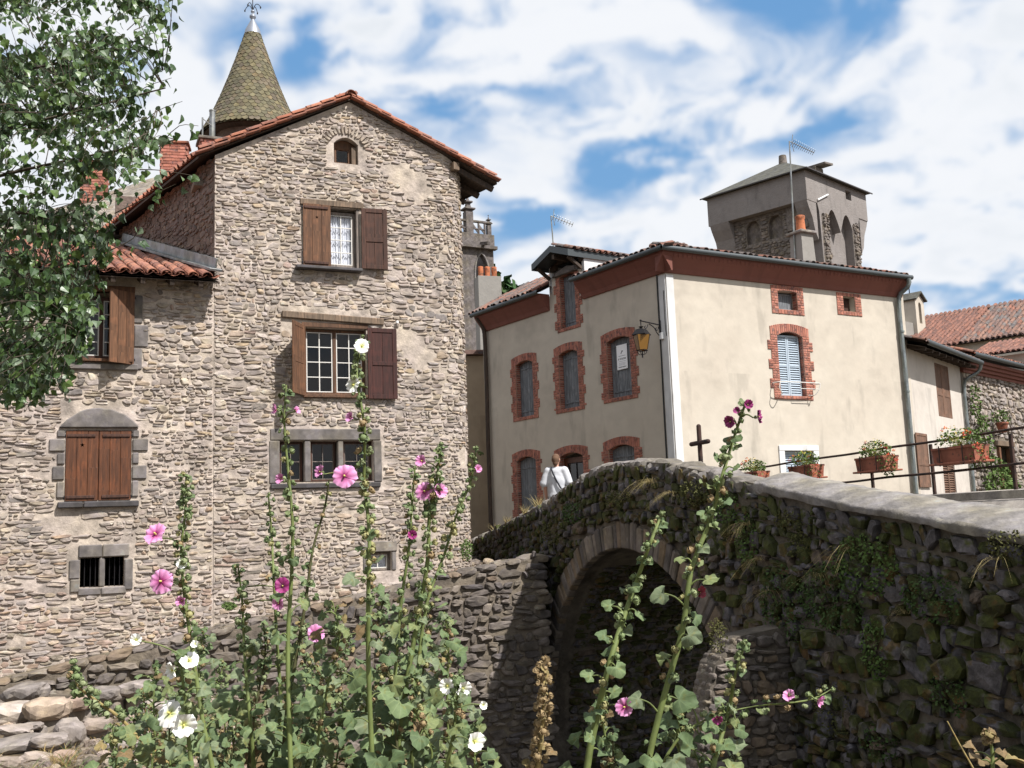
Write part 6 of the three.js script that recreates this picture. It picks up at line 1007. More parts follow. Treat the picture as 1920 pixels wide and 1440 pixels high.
// a hollyhock: points of the stem from the tip downwards, its root on the ground
function hollyhock(label, pts, d, o = {}) {
  o.buds = Math.round((o.buds ?? 40) * (o.dry > 0.6 ? 1 : 0.72));
  const { flowers = [], buds = 40, budFrom = 0.0, budTo = 0.6, leaves = 14, leafFrom = 0.25, leafSize = [0.04, 0.085], stem = M.green_stem, r = [0.0035, 0.006, 0.009, 0.011], old = 0.3, dry = 0, category = 'hollyhock', budSize = [0.007, 0.0135], name = 'hollyhock', lean = 0, pods = 0 } = o;
  const P = pts.map(([x, y, dd], i) => at(x + (i ? rr(-5, 5) : 0), y, d + (dd ?? 0) + rr(-0.05, 0.05))), last = P[P.length - 1], prev = P[P.length - 2], dir = last.clone().sub(prev).normalize();
  let gx = last.x + dir.x * 0.5, gz = last.z + dir.z * 0.3; const gy = groundY(gx, gz) - 0.02;
  const base = V3(gx, gy, gz), g = thing(name, label, category, base.toArray(), 0, o.group);
  const L = [...P, last.clone().lerp(base, 0.55).add(V3(rr(-0.02, 0.02), 0, 0)), base].map((p) => p.clone().sub(base)), cv = new THREE.CatmullRomCurve3(L), shown = P.length / (L.length);
  put('stem', limb(L, r, 8), stem, g);
  const side = (t, a) => { const tg = cv.getTangent(t), n = tg.clone().cross(V3(Math.cos(a), 0.01, Math.sin(a))).normalize(); return n; };
  for (let i = 0; i < buds; i++) {
    const q = (i + rr(0, 0.9)) / buds, t = lerp(budFrom, budTo, q ** 1.15) * shown, p = cv.getPoint(t), n = side(t, i * 2.4 + rr(-0.5, 0.5)), s = lerp(budSize[0], budSize[1], Math.min(1, 0.15 + q * 1.6)) * rr(0.8, 1.25), upd = n.clone().add(V3(rr(-0.4, 0.4), rr(0.1, 0.8), rr(-0.4, 0.4))).normalize(), off = 0.006 + s * rr(0.1, 0.9);
    const m = put('bud', BUDS[i % 3], BUD[rnd() < old * (0.3 + q) ? 3 + (rnd() < 0.5 + dry * 0.5 ? 1 : 0) : i % 3], g); m.scale.setScalar(s); m.position.copy(p).addScaledVector(n, off); m.quaternion.setFromUnitVectors(V3(0, 1, 0), upd);
    if (rnd() < 0.7) { const lf = put('leaf', LEAVES[i % 4], dry > 0.6 ? pick(DRYL) : HLEAF[i % 5], g), sz = rr(0.018, 0.045); lf.scale.setScalar(sz); lf.position.copy(p).addScaledVector(n, 0.01); lf.applyMatrix4(new THREE.Matrix4()); lf.quaternion.setFromRotationMatrix(look(V3(rr(-0.6, 0.6), rr(0.2, 1), rr(-0.2, 1)), n)); }
  }
  for (let i = 0; i < leaves; i++) {
    const q = (i + rr(0, 0.8)) / leaves, t = clamp(lerp(leafFrom, 0.97, q) * (o.all ? 1 : shown * 1.12), 0, 0.98), p = cv.getPoint(t), n = side(t, i * 2.6 + rr(-0.6, 0.6)), sz = lerp(leafSize[0], leafSize[1], q) * rr(0.75, 1.25), pl = sz * rr(0.5, 1.1);
    const e = p.clone().addScaledVector(n, pl).add(V3(0, pl * rr(0.1, 0.6), 0)); put('petiole', limb([p, p.clone().lerp(e, 0.5).add(V3(0, 0.01, 0)), e], [0.0035, 0.002], 5), stem, g);
    const lf = put('leaf', LEAVES[Math.floor(rnd() * 4)], rnd() < dry ? pick(DRYL) : HLEAF[Math.floor(rnd() * 5)], g); lf.scale.setScalar(sz); lf.position.copy(e);
    lf.quaternion.setFromRotationMatrix(look(V3(rr(-0.55, 0.65), rr(0.15, 1.0), rr(0.1, 0.9)), n.clone().add(V3(0, rr(-0.5, 0.3), 0)).normalize()));
  }
  for (const [px, py, size, col, open, fd, dx] of flowers) {
    const p = at(px, py, d + (dx ?? -0.03)).sub(base); let best = 0, bd = 9; for (let k = 0; k <= 60; k++) { const dd = cv.getPoint(k / 60).distanceTo(p); if (dd < bd) { bd = dd; best = k / 60; } }
    const dirF = fd ? V3(...fd) : V3(rr(-0.5, 0.5), rr(0.0, 0.4), 1), c = cv.getPoint(Math.min(1, best + 0.02)), e = p.clone().addScaledVector(dirF.clone().normalize(), -size * 0.45);
    put('petiole', limb([c, c.clone().lerp(e, 0.5).add(V3(0, 0.01, 0)), e], [0.003, 0.0025], 5), stem, g); flower(g, p, dirF, size * 0.82, col, open);
  }
  return g;
}
const front = [0.1, 0.12, 1], G1 = 'hollyhocks on the bank';
hollyhock('tallest hollyhock with white top blooms and one large open pink flower before the stone house', [[680, 633], [671, 700], [683, 800], [686, 900], [689, 1000], [693, 1110], [694, 1250], [694, 1440]], 3.9, { flowers: [[678, 650, 0.034, 'white', 0.75, [0.3, 0.2, 1]], [664, 722, 0.036, 'white', 0.75, [-0.5, 0.1, 1]], [660, 784, 0.026, 'pink', 0.25, [-0.6, 0.3, 0.8]], [646, 893, 0.055, 'pink', 1, front], [603, 886, 0.032, 'pink', 0.5, [-0.7, 0.4, 0.6]]], buds: 86, budTo: 0.72, leaves: 16, leafFrom: 0.5, leafSize: [0.045, 0.095], r: [0.0035, 0.006, 0.009, 0.011], group: G1, old: 0.55, budSize: [0.008, 0.015] });
hollyhock('slender hollyhock with small pink buds left of the tallest one', [[537, 722], [531, 790], [540, 880], [546, 980], [548, 1080], [544, 1200], [540, 1440]], 4.0, { flowers: [[520, 768, 0.026, 'pink', 0.25, [-0.8, 0.2, 0.5]], [553, 771, 0.022, 'pink', 0.25, [0.8, 0.3, 0.4]], [530, 898, 0.028, 'pink', 0.25, [-0.6, 0.1, 0.8]]], buds: 44, budTo: 0.62, leaves: 12, leafFrom: 0.5, group: G1 });
hollyhock('leaning dark-stemmed hollyhock with a cluster of buds at its tip below the mullioned window', [[617, 900], [605, 950], [590, 1030], [578, 1110], [560, 1210], [540, 1330], [530, 1440]], 4.3, { buds: 22, budTo: 0.7, leaves: 14, leafFrom: 0.35, stem: M.dark_stem, flowers: [[590, 1190, 0.045, 'pink', 0.5, [0.4, 0.3, 0.8], -0.1]], group: G1 });
hollyhock('bushy hollyhock with two open pink flowers in front of the twin slit window', [[349, 888], [347, 950], [344, 1030], [346, 1110], [362, 1240], [385, 1360], [400, 1440]], 3.9, { flowers: [[303, 1090, 0.054, 'pink', 1, [-0.1, 0.1, 1]], [293, 1003, 0.05, 'pink', 0.75, [-0.2, 0.5, 0.7]], [343, 1126, 0.026, 'pink', 0.25, [-0.3, -0.1, 1]], [341, 1056, 0.026, 'white', 0.5, [0.2, 0.1, 1]]], buds: 70, budTo: 0.62, leaves: 18, leafFrom: 0.45, group: G1 });
hollyhock('thin hollyhock spike of green buds between the two bushy pink ones', [[503, 925], [508, 1000], [512, 1080], [520, 1200], [524, 1320], [520, 1440]], 4.5, { buds: 34, budTo: 0.5, leaves: 12, leafFrom: 0.45, group: G1 });
hollyhock('short hollyhock spike with rounded grey-green buds above the low quay wall', [[446, 1058], [452, 1130], [460, 1220], [470, 1330], [480, 1440]], 4.3, { buds: 34, budTo: 0.5, leaves: 14, leafFrom: 0.3, group: G1, flowers: [[530, 1100, 0.04, 'magenta', 0.5, [0.2, 0.4, 1]], [524, 1130, 0.035, 'pink', 0.5, [-0.3, -0.2, 1]]] });
hollyhock('hollyhock with a pair of open pink flowers at the stone house corner', [[826, 834], [815, 900], [806, 960], [798, 1050], [782, 1160], [765, 1290], [750, 1440]], 4.1, { flowers: [[797, 922, 0.046, 'pink', 0.9, [-0.2, 0.2, 1]], [823, 921, 0.036, 'pink', 0.5, [0.6, 0.2, 0.8]], [792, 865, 0.03, 'pink', 0.5, [-0.5, 0.3, 0.8]]], buds: 74, budTo: 0.66, leaves: 18, leafFrom: 0.5, r: [0.004, 0.008, 0.011, 0.013], group: G1, old: 0.5 });
hollyhock('hollyhock stem with one magenta bud beside the pink pair', [[778, 878], [774, 950], [765, 1020], [748, 1130], [735, 1280], [728, 1440]], 4.3, { flowers: [[772, 1004, 0.026, 'magenta', 0.25, [0.3, 0.2, 1]]], buds: 44, budTo: 0.6, leaves: 14, leafFrom: 0.5, group: G1 });
hollyhock('thin curved hollyhock leaning past the stone house corner', [[893, 838], [880, 900], [858, 970], [830, 1040], [802, 1130], [780, 1280], [770, 1440]], 4.2, { flowers: [[894, 880, 0.022, 'pink', 0.25, [0.5, 0.2, 0.8]]], buds: 44, budTo: 0.55, leaves: 10, leafFrom: 0.6, r: [0.003, 0.005, 0.008, 0.01], group: G1 });
hollyhock('leaning hollyhock with broad leaves in front of the dark arch', [[1241, 963], [1222, 1020], [1193, 1090], [1165, 1160], [1142, 1250], [1116, 1345], [1096, 1440]], 3.3, { buds: 46, budTo: 0.8, leaves: 18, leafFrom: 0.3, leafSize: [0.035, 0.075], old: 0.35, flowers: [[1172, 1326, 0.034, 'pink', 0.75, [-0.5, 0.2, 0.9]]], r: [0.004, 0.008, 0.011, 0.012], group: G1 });
hollyhock('tall hollyhock with dark magenta blooms rising above the bridge parapet', [[1399, 752], [1376, 815], [1352, 890], [1328, 975], [1300, 1065], [1276, 1180], [1246, 1300], [1214, 1440]], 3.3, { flowers: [[1371, 790, 0.026, 'magenta', 0.5, [-0.7, -0.2, 0.7]], [1419, 782, 0.026, 'magenta', 0.5, [0.9, 0.1, 0.5]], [1401, 760, 0.02, 'magenta', 0.25, [0.2, 0.2, 1]], [1384, 772, 0.016, 'magenta', 0.25, [-0.5, 0.3, 0.6]], [1309, 1111, 0.026, 'red', 0.25, [0.7, 0.1, 0.7]]], buds: 58, budTo: 0.85, leaves: 20, leafFrom: 0.15, leafSize: [0.04, 0.085], old: 0.35, r: [0.004, 0.007, 0.010, 0.011], group: G1, budSize: [0.008, 0.0135] });
hollyhock('dried yellow-brown hollyhock spike of open seed pods before the arch', [[1020, 1238], [1022, 1300], [1017, 1370], [1006, 1440]], 3.3, { buds: 40, budTo: 0.95, leaves: 4, leafFrom: 0.3, leafSize: [0.025, 0.04], old: 3, dry: 1, stem: M.dry_stem, budSize: [0.009, 0.013], group: G1 });
hollyhock('nearly flat-lying hollyhock stem with pale pink bells at its right end', [[1560, 1292], [1530, 1310], [1480, 1318], [1420, 1324], [1350, 1340], [1290, 1372], [1240, 1440]], 3.3, { flowers: [[1481, 1306, 0.024, 'pink', 0.5, [-0.4, 0.5, 0.6]], [1532, 1312, 0.024, 'pink', 0.25, [0.7, -0.3, 0.5]], [1343, 1345, 0.022, 'magenta', 0.25, [0.1, -0.5, 1]]], buds: 30, budTo: 0.8, leaves: 10, leafFrom: 0.5, r: [0.002, 0.003, 0.005, 0.006], budSize: [0.006, 0.012], group: G1 });
hollyhock('short pale hollyhock spike in front of the bridge buttress', [[1398, 1204], [1382, 1260], [1362, 1330], [1345, 1400], [1335, 1440]], 3.3, { buds: 30, budTo: 0.8, leaves: 12, leafFrom: 0.4, leafSize: [0.04, 0.085], group: G1 });
hollyhock('long yellowish hollyhock stem bending left over the loose stones', [[137, 1250], [150, 1285], [180, 1315], [220, 1345], [262, 1385], [310, 1430], [330, 1450]], 4.6, { buds: 26, budTo: 0.5, leaves: 5, leafFrom: 0.3, stem: M.dry_stem, leafSize: [0.04, 0.06], r: [0.004, 0.007, 0.008, 0.009], budSize: [0.014, 0.02], group: G1 });
hollyhock('low hollyhock with large drooping white flowers at the foot of the bank', [[345, 1225], [342, 1270], [345, 1330], [352, 1400], [360, 1450]], 3.7, { flowers: [[355, 1240, 0.04, 'white', 0.75, [0.2, 0.6, 0.7]], [326, 1256, 0.034, 'white', 0.5, [-0.6, -0.1, 0.8]], [320, 1338, 0.056, 'white', 0.9, [-0.3, 0.4, 0.9]], [344, 1358, 0.052, 'white', 0.5, [0.4, -0.1, 0.9]], [256, 1200, 0.026, 'white', 0.25, [0.2, 0.2, 1]], [367, 1208, 0.018, 'white', 0.25]], buds: 20, leaves: 16, leafFrom: 0.1, group: G1 });
hollyhock('low hollyhock with white flowers beside the shaded quay wall', [[862, 1262], [858, 1310], [850, 1370], [840, 1450]], 3.8, { flowers: [[840, 1286, 0.034, 'white', 0.5, [-0.3, 0.1, 1]], [866, 1290, 0.036, 'white', 0.5, [0.6, -0.2, 0.8]], [888, 1390, 0.042, 'white', 0.5, [0.6, 0.1, 0.8]], [905, 1322, 0.02, 'white', 0.25]], buds: 26, leaves: 14, leafFrom: 0.15, group: G1 });
hollyhock('broken dry stalk with white-tipped leaf at the lower right corner', [[1776, 1352], [1800, 1395], [1826, 1440], [1835, 1452]], 3.4, { buds: 0, leaves: 2, stem: M.dry_stem, r: [0.002, 0.003, 0.004, 0.004], leafFrom: 0.9, category: 'weed', name: 'dry_stalk' });
// leafy lower growth that fills the bank
{
  const spots = [[215, 1360], [250, 1330], [275, 1290], [300, 1250], [335, 1300], [380, 1180], [400, 1320], [420, 1240], [450, 1350], [470, 1270], [500, 1170], [515, 1330], [540, 1270], [565, 1160], [585, 1230], [605, 1330], [620, 1130], [640, 1300], [660, 1190], [690, 1290], [715, 1120], [730, 1240], [750, 1330], [760, 1160], [785, 1260], [800, 1090], [815, 1220], [840, 1150], [860, 1300], [890, 1360], [700, 1370], [480, 1400], [400, 1400], [780, 1380], [590, 1400], [330, 1400]].sort((p, q) => p[0] - q[0]), dark = [[1130, 1300], [1150, 1380], [1270, 1330], [1300, 1400], [1380, 1410]];
  const nth = ['first', 'second', 'third', 'fourth', 'fifth', 'sixth', 'seventh', 'eighth', 'ninth', 'tenth', 'eleventh', 'twelfth', 'thirteenth', 'fourteenth', 'fifteenth', 'sixteenth', 'seventeenth', 'eighteenth', 'nineteenth', 'twentieth'];
  const word = (i) => (i < 20 ? nth[i] : i === 29 ? 'thirtieth' : (i < 29 ? 'twenty-' : 'thirty-') + nth[(i - 20) % 10]);
  [...spots, ...dark].forEach(([x, y], i) => {
    const far = x > 1000, d = far ? 3.4 : 4.1 + (i * 7 % 5) * 0.3, x2 = x + rr(-8, 8), dryish = i % 4 === 0;
    hollyhock(far ? `leafy young hollyhock shoot before the dark arch, ${nth[i - spots.length]} from the left` : `${dryish ? 'part-withered' : 'leafy green'} hollyhock shoot in the thicket, ${word(i)} from the left`, [[x2, y], [x2 + rr(-15, 15), y + 60], [x2 + rr(-25, 25), y + 150], [x2 + rr(-30, 30), y + 300]], d, { buds: far ? 14 : 34, budTo: 0.85, leaves: far ? 14 : 28, leafFrom: 0.0, leafSize: far ? [0.03, 0.07] : [0.032, 0.125], dry: dryish ? 0.18 : 0.04, group: far ? 'young shoots before the arch' : 'young shoots in the thicket', old: 0.8, r: [0.003, 0.005, 0.007], stem: i % 3 === 1 ? M.dark_stem : i % 5 === 2 ? M.dry_stem : M.green_stem });
  });
}

// ---------------------------------------------------------------- poplar overhanging from the left
reseed(91);
mat('poplar_bark', [0.10, 0.085, 0.065], { map: tStone, bumpMap: tStoneB, bumpScale: 0.02 });
const PLEAF = [[0.036, 0.072, 0.02], [0.05, 0.092, 0.028], [0.028, 0.058, 0.02], [0.07, 0.115, 0.03], [0.085, 0.12, 0.075]].map((c, i) => matP('poplar_leaf_' + i, c.map((v) => v * 1.7), { map: tLeaf, roughness: 0.42, transmission: 0.25, thickness: 0, ...two }));
{
  const t = thing('poplar_tree', 'poplar with dark glossy heart-shaped leaves hanging in from the left', 'tree', [-5.1, groundY(-5.1, -6.8) - 0.05, -6.8]), B = t.position, W = (v) => v.clone().sub(B);
  put('trunk', limb([V3(0, 0, 0), V3(0.05, 2, 0), V3(-0.05, 4.2, 0.1), V3(0.1, 7, 0), V3(0, 9.5, 0)], [0.24, 0.2, 0.16, 0.1, 0.04], 12), M.poplar_bark, t);
  const leafG = Array.from({ length: 5 }, (_, k) => { const f = rr(-0.12, 0.12), b = rr(-0.35, 0.1), w = rr(0.42, 0.52), P = [[0, 0, 0], [-w * 0.75, 0.12, f], [-w, 0.32, f * 1.4], [-0.2, 0.72, b * 0.3], [0, 1, b], [0.2, 0.72, b * 0.3], [w, 0.32, f * 1.4], [w * 0.75, 0.12, f], [0, 0.4, -0.04]], I = [8, 1, 0, 8, 2, 1, 8, 3, 2, 8, 4, 3, 8, 5, 4, 8, 6, 5, 8, 7, 6, 8, 0, 7]; const g = new THREE.BufferGeometry(); g.setAttribute('position', new THREE.Float32BufferAttribute(I.flatMap((i) => P[i]), 3)); g.computeVertexNormals(); return uvShift(uvBox(g.scale(1, 1, 1))); });
  const pc = new Pieces(t, 'leaf', PLEAF, 300), twigs = [];
  const leafAt = (p, s, droop = 0.8) => { const tip = V3(rr(-0.7, 0.7), -droop + rr(-0.4, 0.5), rr(-0.7, 0.7)).normalize(), nrm = V3(rr(-1, 1), rr(-0.3, 1), rr(-1, 1)).normalize(), x = tip.clone().cross(nrm).normalize(), n = x.clone().cross(tip); pc.add(pick(leafG), new THREE.Matrix4().makeBasis(x, tip, n).scale(V3(s, s, s)).setPosition(p), Math.floor(clamp(rnd() * 1.05, 0, 0.999) * 5), s * s * Math.abs(n.z)); };
  const twig = (a, b, n, r = 0.004) => { const m = a.clone().lerp(b, 0.5).add(V3(rr(-0.04, 0.04), rr(0.0, 0.08), rr(-0.04, 0.04))), c = new THREE.CatmullRomCurve3([a, m, b]); twigs.push(limb([a, m, b], [r, r * 0.6, r * 0.35], 5)); for (let i = 0; i < n; i++) { const p = c.getPoint(clamp((i + 0.6) / n, 0, 1)); leafAt(p.add(V3(rr(-0.05, 0.05), rr(-0.06, 0.01), rr(-0.05, 0.05))), rr(0.038, 0.062)); } };
  // outline of the overhanging mass, seen from the bank
  const edge = [[-60, 330], [0, 322], [30, 315], [48, 255], [70, 228], [110, 232], [160, 240], [220, 262], [270, 285], [320, 300], [350, 262], [385, 205], [430, 196], [480, 206], [520, 208], [560, 185], [600, 165], [650, 168], [690, 140], [730, 118], [752, 60], [765, 0]];
  const limX = (y) => { for (let i = 0; i < edge.length - 1; i++) if (y <= edge[i + 1][0]) return lerp(edge[i][1], edge[i + 1][1], (y - edge[i][0]) / (edge[i + 1][0] - edge[i][0])); return 0; };
  // limbs reaching out from the trunk
  const limbs = [[[-465, 250], [-150, 60], [150, -40], [300, 20], 5.9], [[-465, 330], [-150, 180], [100, 120], [280, 70], 6.2], [[-465, 420], [-120, 280], [120, 215], [310, 165], 5.7], [[-465, 520], [-100, 360], [130, 300], [330, 262], 6.0], [[-465, 560], [-150, 430], [60, 400], [200, 470], 6.3], [[-465, 620], [-150, 520], [20, 520], [150, 620], 5.6], [[-465, 660], [-200, 600], [-40, 620], [70, 720], 6.1], [[-465, 300], [-300, -100], [-100, -250], [100, -300], 6.5]];
  const curves = limbs.map(([p0, p1, p2, p3, d]) => { const l = [V3(rr(-0.05, 0.05), Math.max(1.5, W(at(p0[0], p0[1], 6.8)).y), 0), W(at(p1[0], p1[1], d + 0.5)), W(at(p2[0], p2[1], d + 0.2)), W(at(p3[0], p3[1], d))]; put('branch', limb(l, [0.04, 0.014, 0.008, 0.004], 7), M.poplar_bark, t); return new THREE.CatmullRomCurve3(l); });
  for (let i = 0; i < 900; i++) {
    const y = rr(-60, 755), x = rr(-80, 1) < 0 ? rr(-80, limX(y)) : limX(y) * Math.sqrt(rnd()); if (y > 0 && n3(x * 0.012, y * 0.012, 5) > 0.33 && y > 200 && y < 420 && x < 150) continue;
    const p = W(at(x, y, rr(5.2, 7.4))); let best = null, bd = 1e9; for (const c of curves) for (let k = 4; k <= 10; k++) { const q = c.getPoint(k / 10), dd = q.distanceTo(p); if (dd < bd) { bd = dd; best = q; } }
    const dir = best.clone().sub(p).normalize(); twig(p.clone().addScaledVector(dir, Math.min(bd, 0.38)), p, 9, 0.0035);
  }
  for (const [x0, y0, x1, y1] of [[232, 122, 292, 62], [240, 190, 322, 146], [262, 235, 342, 190], [290, 285, 372, 236], [262, 318, 366, 330], [228, 95, 300, 110], [215, 400, 330, 345], [205, 470, 262, 420], [300, 0, 322, 40], [60, 690, 30, 752], [100, 690, 118, 740]]) twig(W(at(x0, y0, 5.8)), W(at(x1, y1, 5.75)), 9, 0.004);
  for (let i = 0; i < 150; i++) { const p = W(at(rr(-900, -80), rr(-500, 600), rr(5.4, 8))); twig(p.clone().add(V3(rr(-0.3, 0.3), 0.25, rr(-0.2, 0.2))), p, 9); }
  put('twig', uvBox(join(twigs)), M.poplar_bark, t);
  pc.finish('crown');
}

// added poplars, out of view, that block sky light and darken the shaded bridge
{
  const g = () => { const P = []; for (let i = 0; i < 2600; i++) { const h = Math.pow(rnd(), 0.8), th = rr(0, 6.28), R = 2.4 * Math.sin(Math.PI * (0.12 + 0.86 * h)) ** 0.7 * Math.sqrt(rr(0.2, 1)), c = V3(Math.cos(th) * R, 2.2 + h * 12.5, Math.sin(th) * R), k = rr(0.16, 0.3), u = V3(rr(-1, 1), rr(-1.2, 0.3), rr(-1, 1)).normalize(), v = u.clone().cross(V3(rr(-1, 1), rr(-1, 1), rr(-1, 1))).normalize(), a = c.clone().addScaledVector(u, k * 0.45).addScaledVector(v, k * 0.42), b = c.clone().addScaledVector(u, k * 0.45).addScaledVector(v, -k * 0.42), e = c.clone().addScaledVector(u, k); P.push(...c.toArray(), ...a.toArray(), ...e.toArray(), ...c.toArray(), ...e.toArray(), ...b.toArray()); } const q = new THREE.BufferGeometry(); q.setAttribute('position', new THREE.Float32BufferAttribute(P, 3)); q.computeVertexNormals(); return q; };
  const where = [[-7.9, -3.6, 'beside the overhanging one'], [-6.2, -0.4, 'next along the bank to the left'], [-4.8, 2.8, 'just left of the photographer'], [-2.0, 5.6, 'behind the photographer'], [-10.8, -1.2, 'set back from the bank'], [-10.2, -8.4, 'by the stone wing'], [-8.4, 3.6, 'in the second row']];
  for (const [x, z, w] of where) { const t = thing('added_poplar', 'added unseen tall leafy poplar on the near bank ' + w, 'tree', [x, groundY(x, z) - 0.05, z], rr(0, 6), 'added unseen poplars along the near bank'); put('trunk', limb([V3(0, 0, 0), V3(0.1, 4, 0), V3(-0.05, 8, 0.1), V3(0, 14, 0)], [0.26, 0.2, 0.12, 0.03], 9), M.poplar_bark, t); mesh('crown', g(), PLEAF[1], t); }
}

// ---------------------------------------------------------------- weeds, moss and grasses on the bridge and bank
reseed(101);
const WEED = { straw: mat('straw_grass', [0.34, 0.27, 0.12], two), green: mat('weed_green', [0.055, 0.10, 0.025], { ...two, map: tLeaf }), bright: mat('weed_bright', [0.09, 0.15, 0.035], { ...two, map: tLeaf }), moss: mat('moss_olive', [0.085, 0.085, 0.022], { ...two, map: tLeaf }), grass: mat('blade_green', [0.075, 0.115, 0.035], two), silver: mat('weed_silver', [0.15, 0.17, 0.11], { ...two, map: tLeaf }) };
function bladesGeo(n, len, spread, droop, w = 0.006, lean = V3()) {
  const P = [], q = (a, b, c, d) => P.push(...a.toArray(), ...b.toArray(), ...c.toArray(), ...a.toArray(), ...c.toArray(), ...d.toArray());
  for (let i = 0; i < n; i++) {
    const a = rr(0, 6.28), L = len * rr(0.5, 1.1), dir = V3(Math.cos(a) * spread * rr(0.2, 1), 1, Math.sin(a) * spread * rr(0.2, 1)).add(lean).normalize(), o = V3(rr(-0.5, 0.5), 0, rr(-0.5, 0.5)).multiplyScalar(len * 0.3), s = V3(Math.sin(a + rr(-1, 1)), 0, Math.cos(a)).multiplyScalar(w * rr(0.6, 1.3)); let prev = o.clone(), pw = 1;
    for (let k = 1; k <= 4; k++) { const t = k / 4, p = o.clone().addScaledVector(dir, L * t).add(V3(dir.x * L * t * t * 0.5, -droop * L * t * t, dir.z * L * t * t * 0.5)), nw = 1 - t * 0.9; q(prev.clone().addScaledVector(s, -pw), prev.clone().addScaledVector(s, pw), p.clone().addScaledVector(s, nw), p.clone().addScaledVector(s, -nw)); prev = p; pw = nw; }
  }
  const g = new THREE.BufferGeometry(); g.setAttribute('position', new THREE.Float32BufferAttribute(P, 3)); g.computeVertexNormals(); return g;
}
function leafletsGeo(n, rx, ry, rz, s, hang = 0.3) {
  const P = []; for (let i = 0; i < n; i++) {
    const th = rr(0, 6.28), ph = Math.acos(rr(-1, 1)), r = Math.cbrt(rr(0.15, 1)), c = V3(Math.sin(ph) * Math.cos(th) * rx * r, Math.cos(ph) * ry * r, Math.sin(ph) * Math.sin(th) * rz * r), k = s * rr(0.6, 1.3), u = V3(rr(-1, 1), rr(-hang - 0.6, 0.6 - hang), rr(-1, 1)).normalize(), v = u.clone().cross(V3(rr(-1, 1), rr(-1, 1), rr(-1, 1))).normalize(), A = c, Bq = c.clone().addScaledVector(u, k * 0.5).addScaledVector(v, k * 0.34), C = c.clone().addScaledVector(u, k), Dq = c.clone().addScaledVector(u, k * 0.5).addScaledVector(v, -k * 0.34);
    P.push(...A.toArray(), ...Bq.toArray(), ...C.toArray(), ...A.toArray(), ...C.toArray(), ...Dq.toArray());
  }
  const g = new THREE.BufferGeometry(); g.setAttribute('position', new THREE.Float32BufferAttribute(P, 3)); g.computeVertexNormals(); return g;
}
function onPlane(F, px, py, b) { const d = at(px, py, 1).sub(EYE), t = (F.n.dot(F.o.clone().sub(EYE)) + b) / F.n.dot(d); return EYE.clone().addScaledVector(d, t); }
function weed(name, label, cat, p, build, group) { const o = thing(name, label, cat, p.toArray(), rr(0, 6.28), group); build(o); return o; }
const face = (x, y, b = 0.06) => onPlane(FB, x, y, b);
const outB = FB.n.clone();
// hanging straw grasses
for (const [x, y, n, len, lab] of [[1222, 905, 150, 0.42, 'bleached straw grass hanging thickly over the parapet above the arch'], [1262, 925, 80, 0.36, 'straw grass tuft right beside the thickest hanging one'], [1400, 985, 90, 0.34, 'dry grass drooping below the start of the pale capping'], [1425, 1050, 90, 0.34, 'dry feathery grass on the shaded spandrel right of the arch'], [1440, 1110, 70, 0.3, 'dry feathery grass low on the spandrel beside the buttress'], [1590, 1030, 30, 0.5, 'few tall pale grass stalks on the shaded bridge wall'], [1540, 1080, 26, 0.4, 'sparse pale grass stalks among ivy on the bridge wall'], [1870, 1050, 40, 0.34, 'dry grass tuft on the bridge wall at the photo edge'], [1700, 1150, 26, 0.3, 'thin curled dry grass low on the bridge wall']])
  weed('dry_grass_tuft', lab, 'grass tuft', face(x, y, 0.1), (o) => mesh('blades', bladesGeo(Math.round(n * 0.6), len * rr(0.8, 1.2), 1.3, 1.15, 0.0026, outB.clone().applyAxisAngle(V3(0, 1, 0), -o.rotation.y).multiplyScalar(0.7)), WEED.straw, o), 'dry grasses on the bridge');
for (const [x, y, lab] of [[952, 985, 'straw tuft on the low far end of the parapet'], [985, 965, 'straw tuft below the walking person'], [1008, 950, 'small straw tuft on the rising parapet'], [930, 1000, 'straw tuft at the house end of the parapet']])
  weed('dry_grass_tuft', lab, 'grass tuft', onPlane(FB, x, y, -0.05), (o) => mesh('blades', bladesGeo(60, 0.34, 0.6, 0.25, 0.004), WEED.straw, o), 'dry grasses on the bridge');
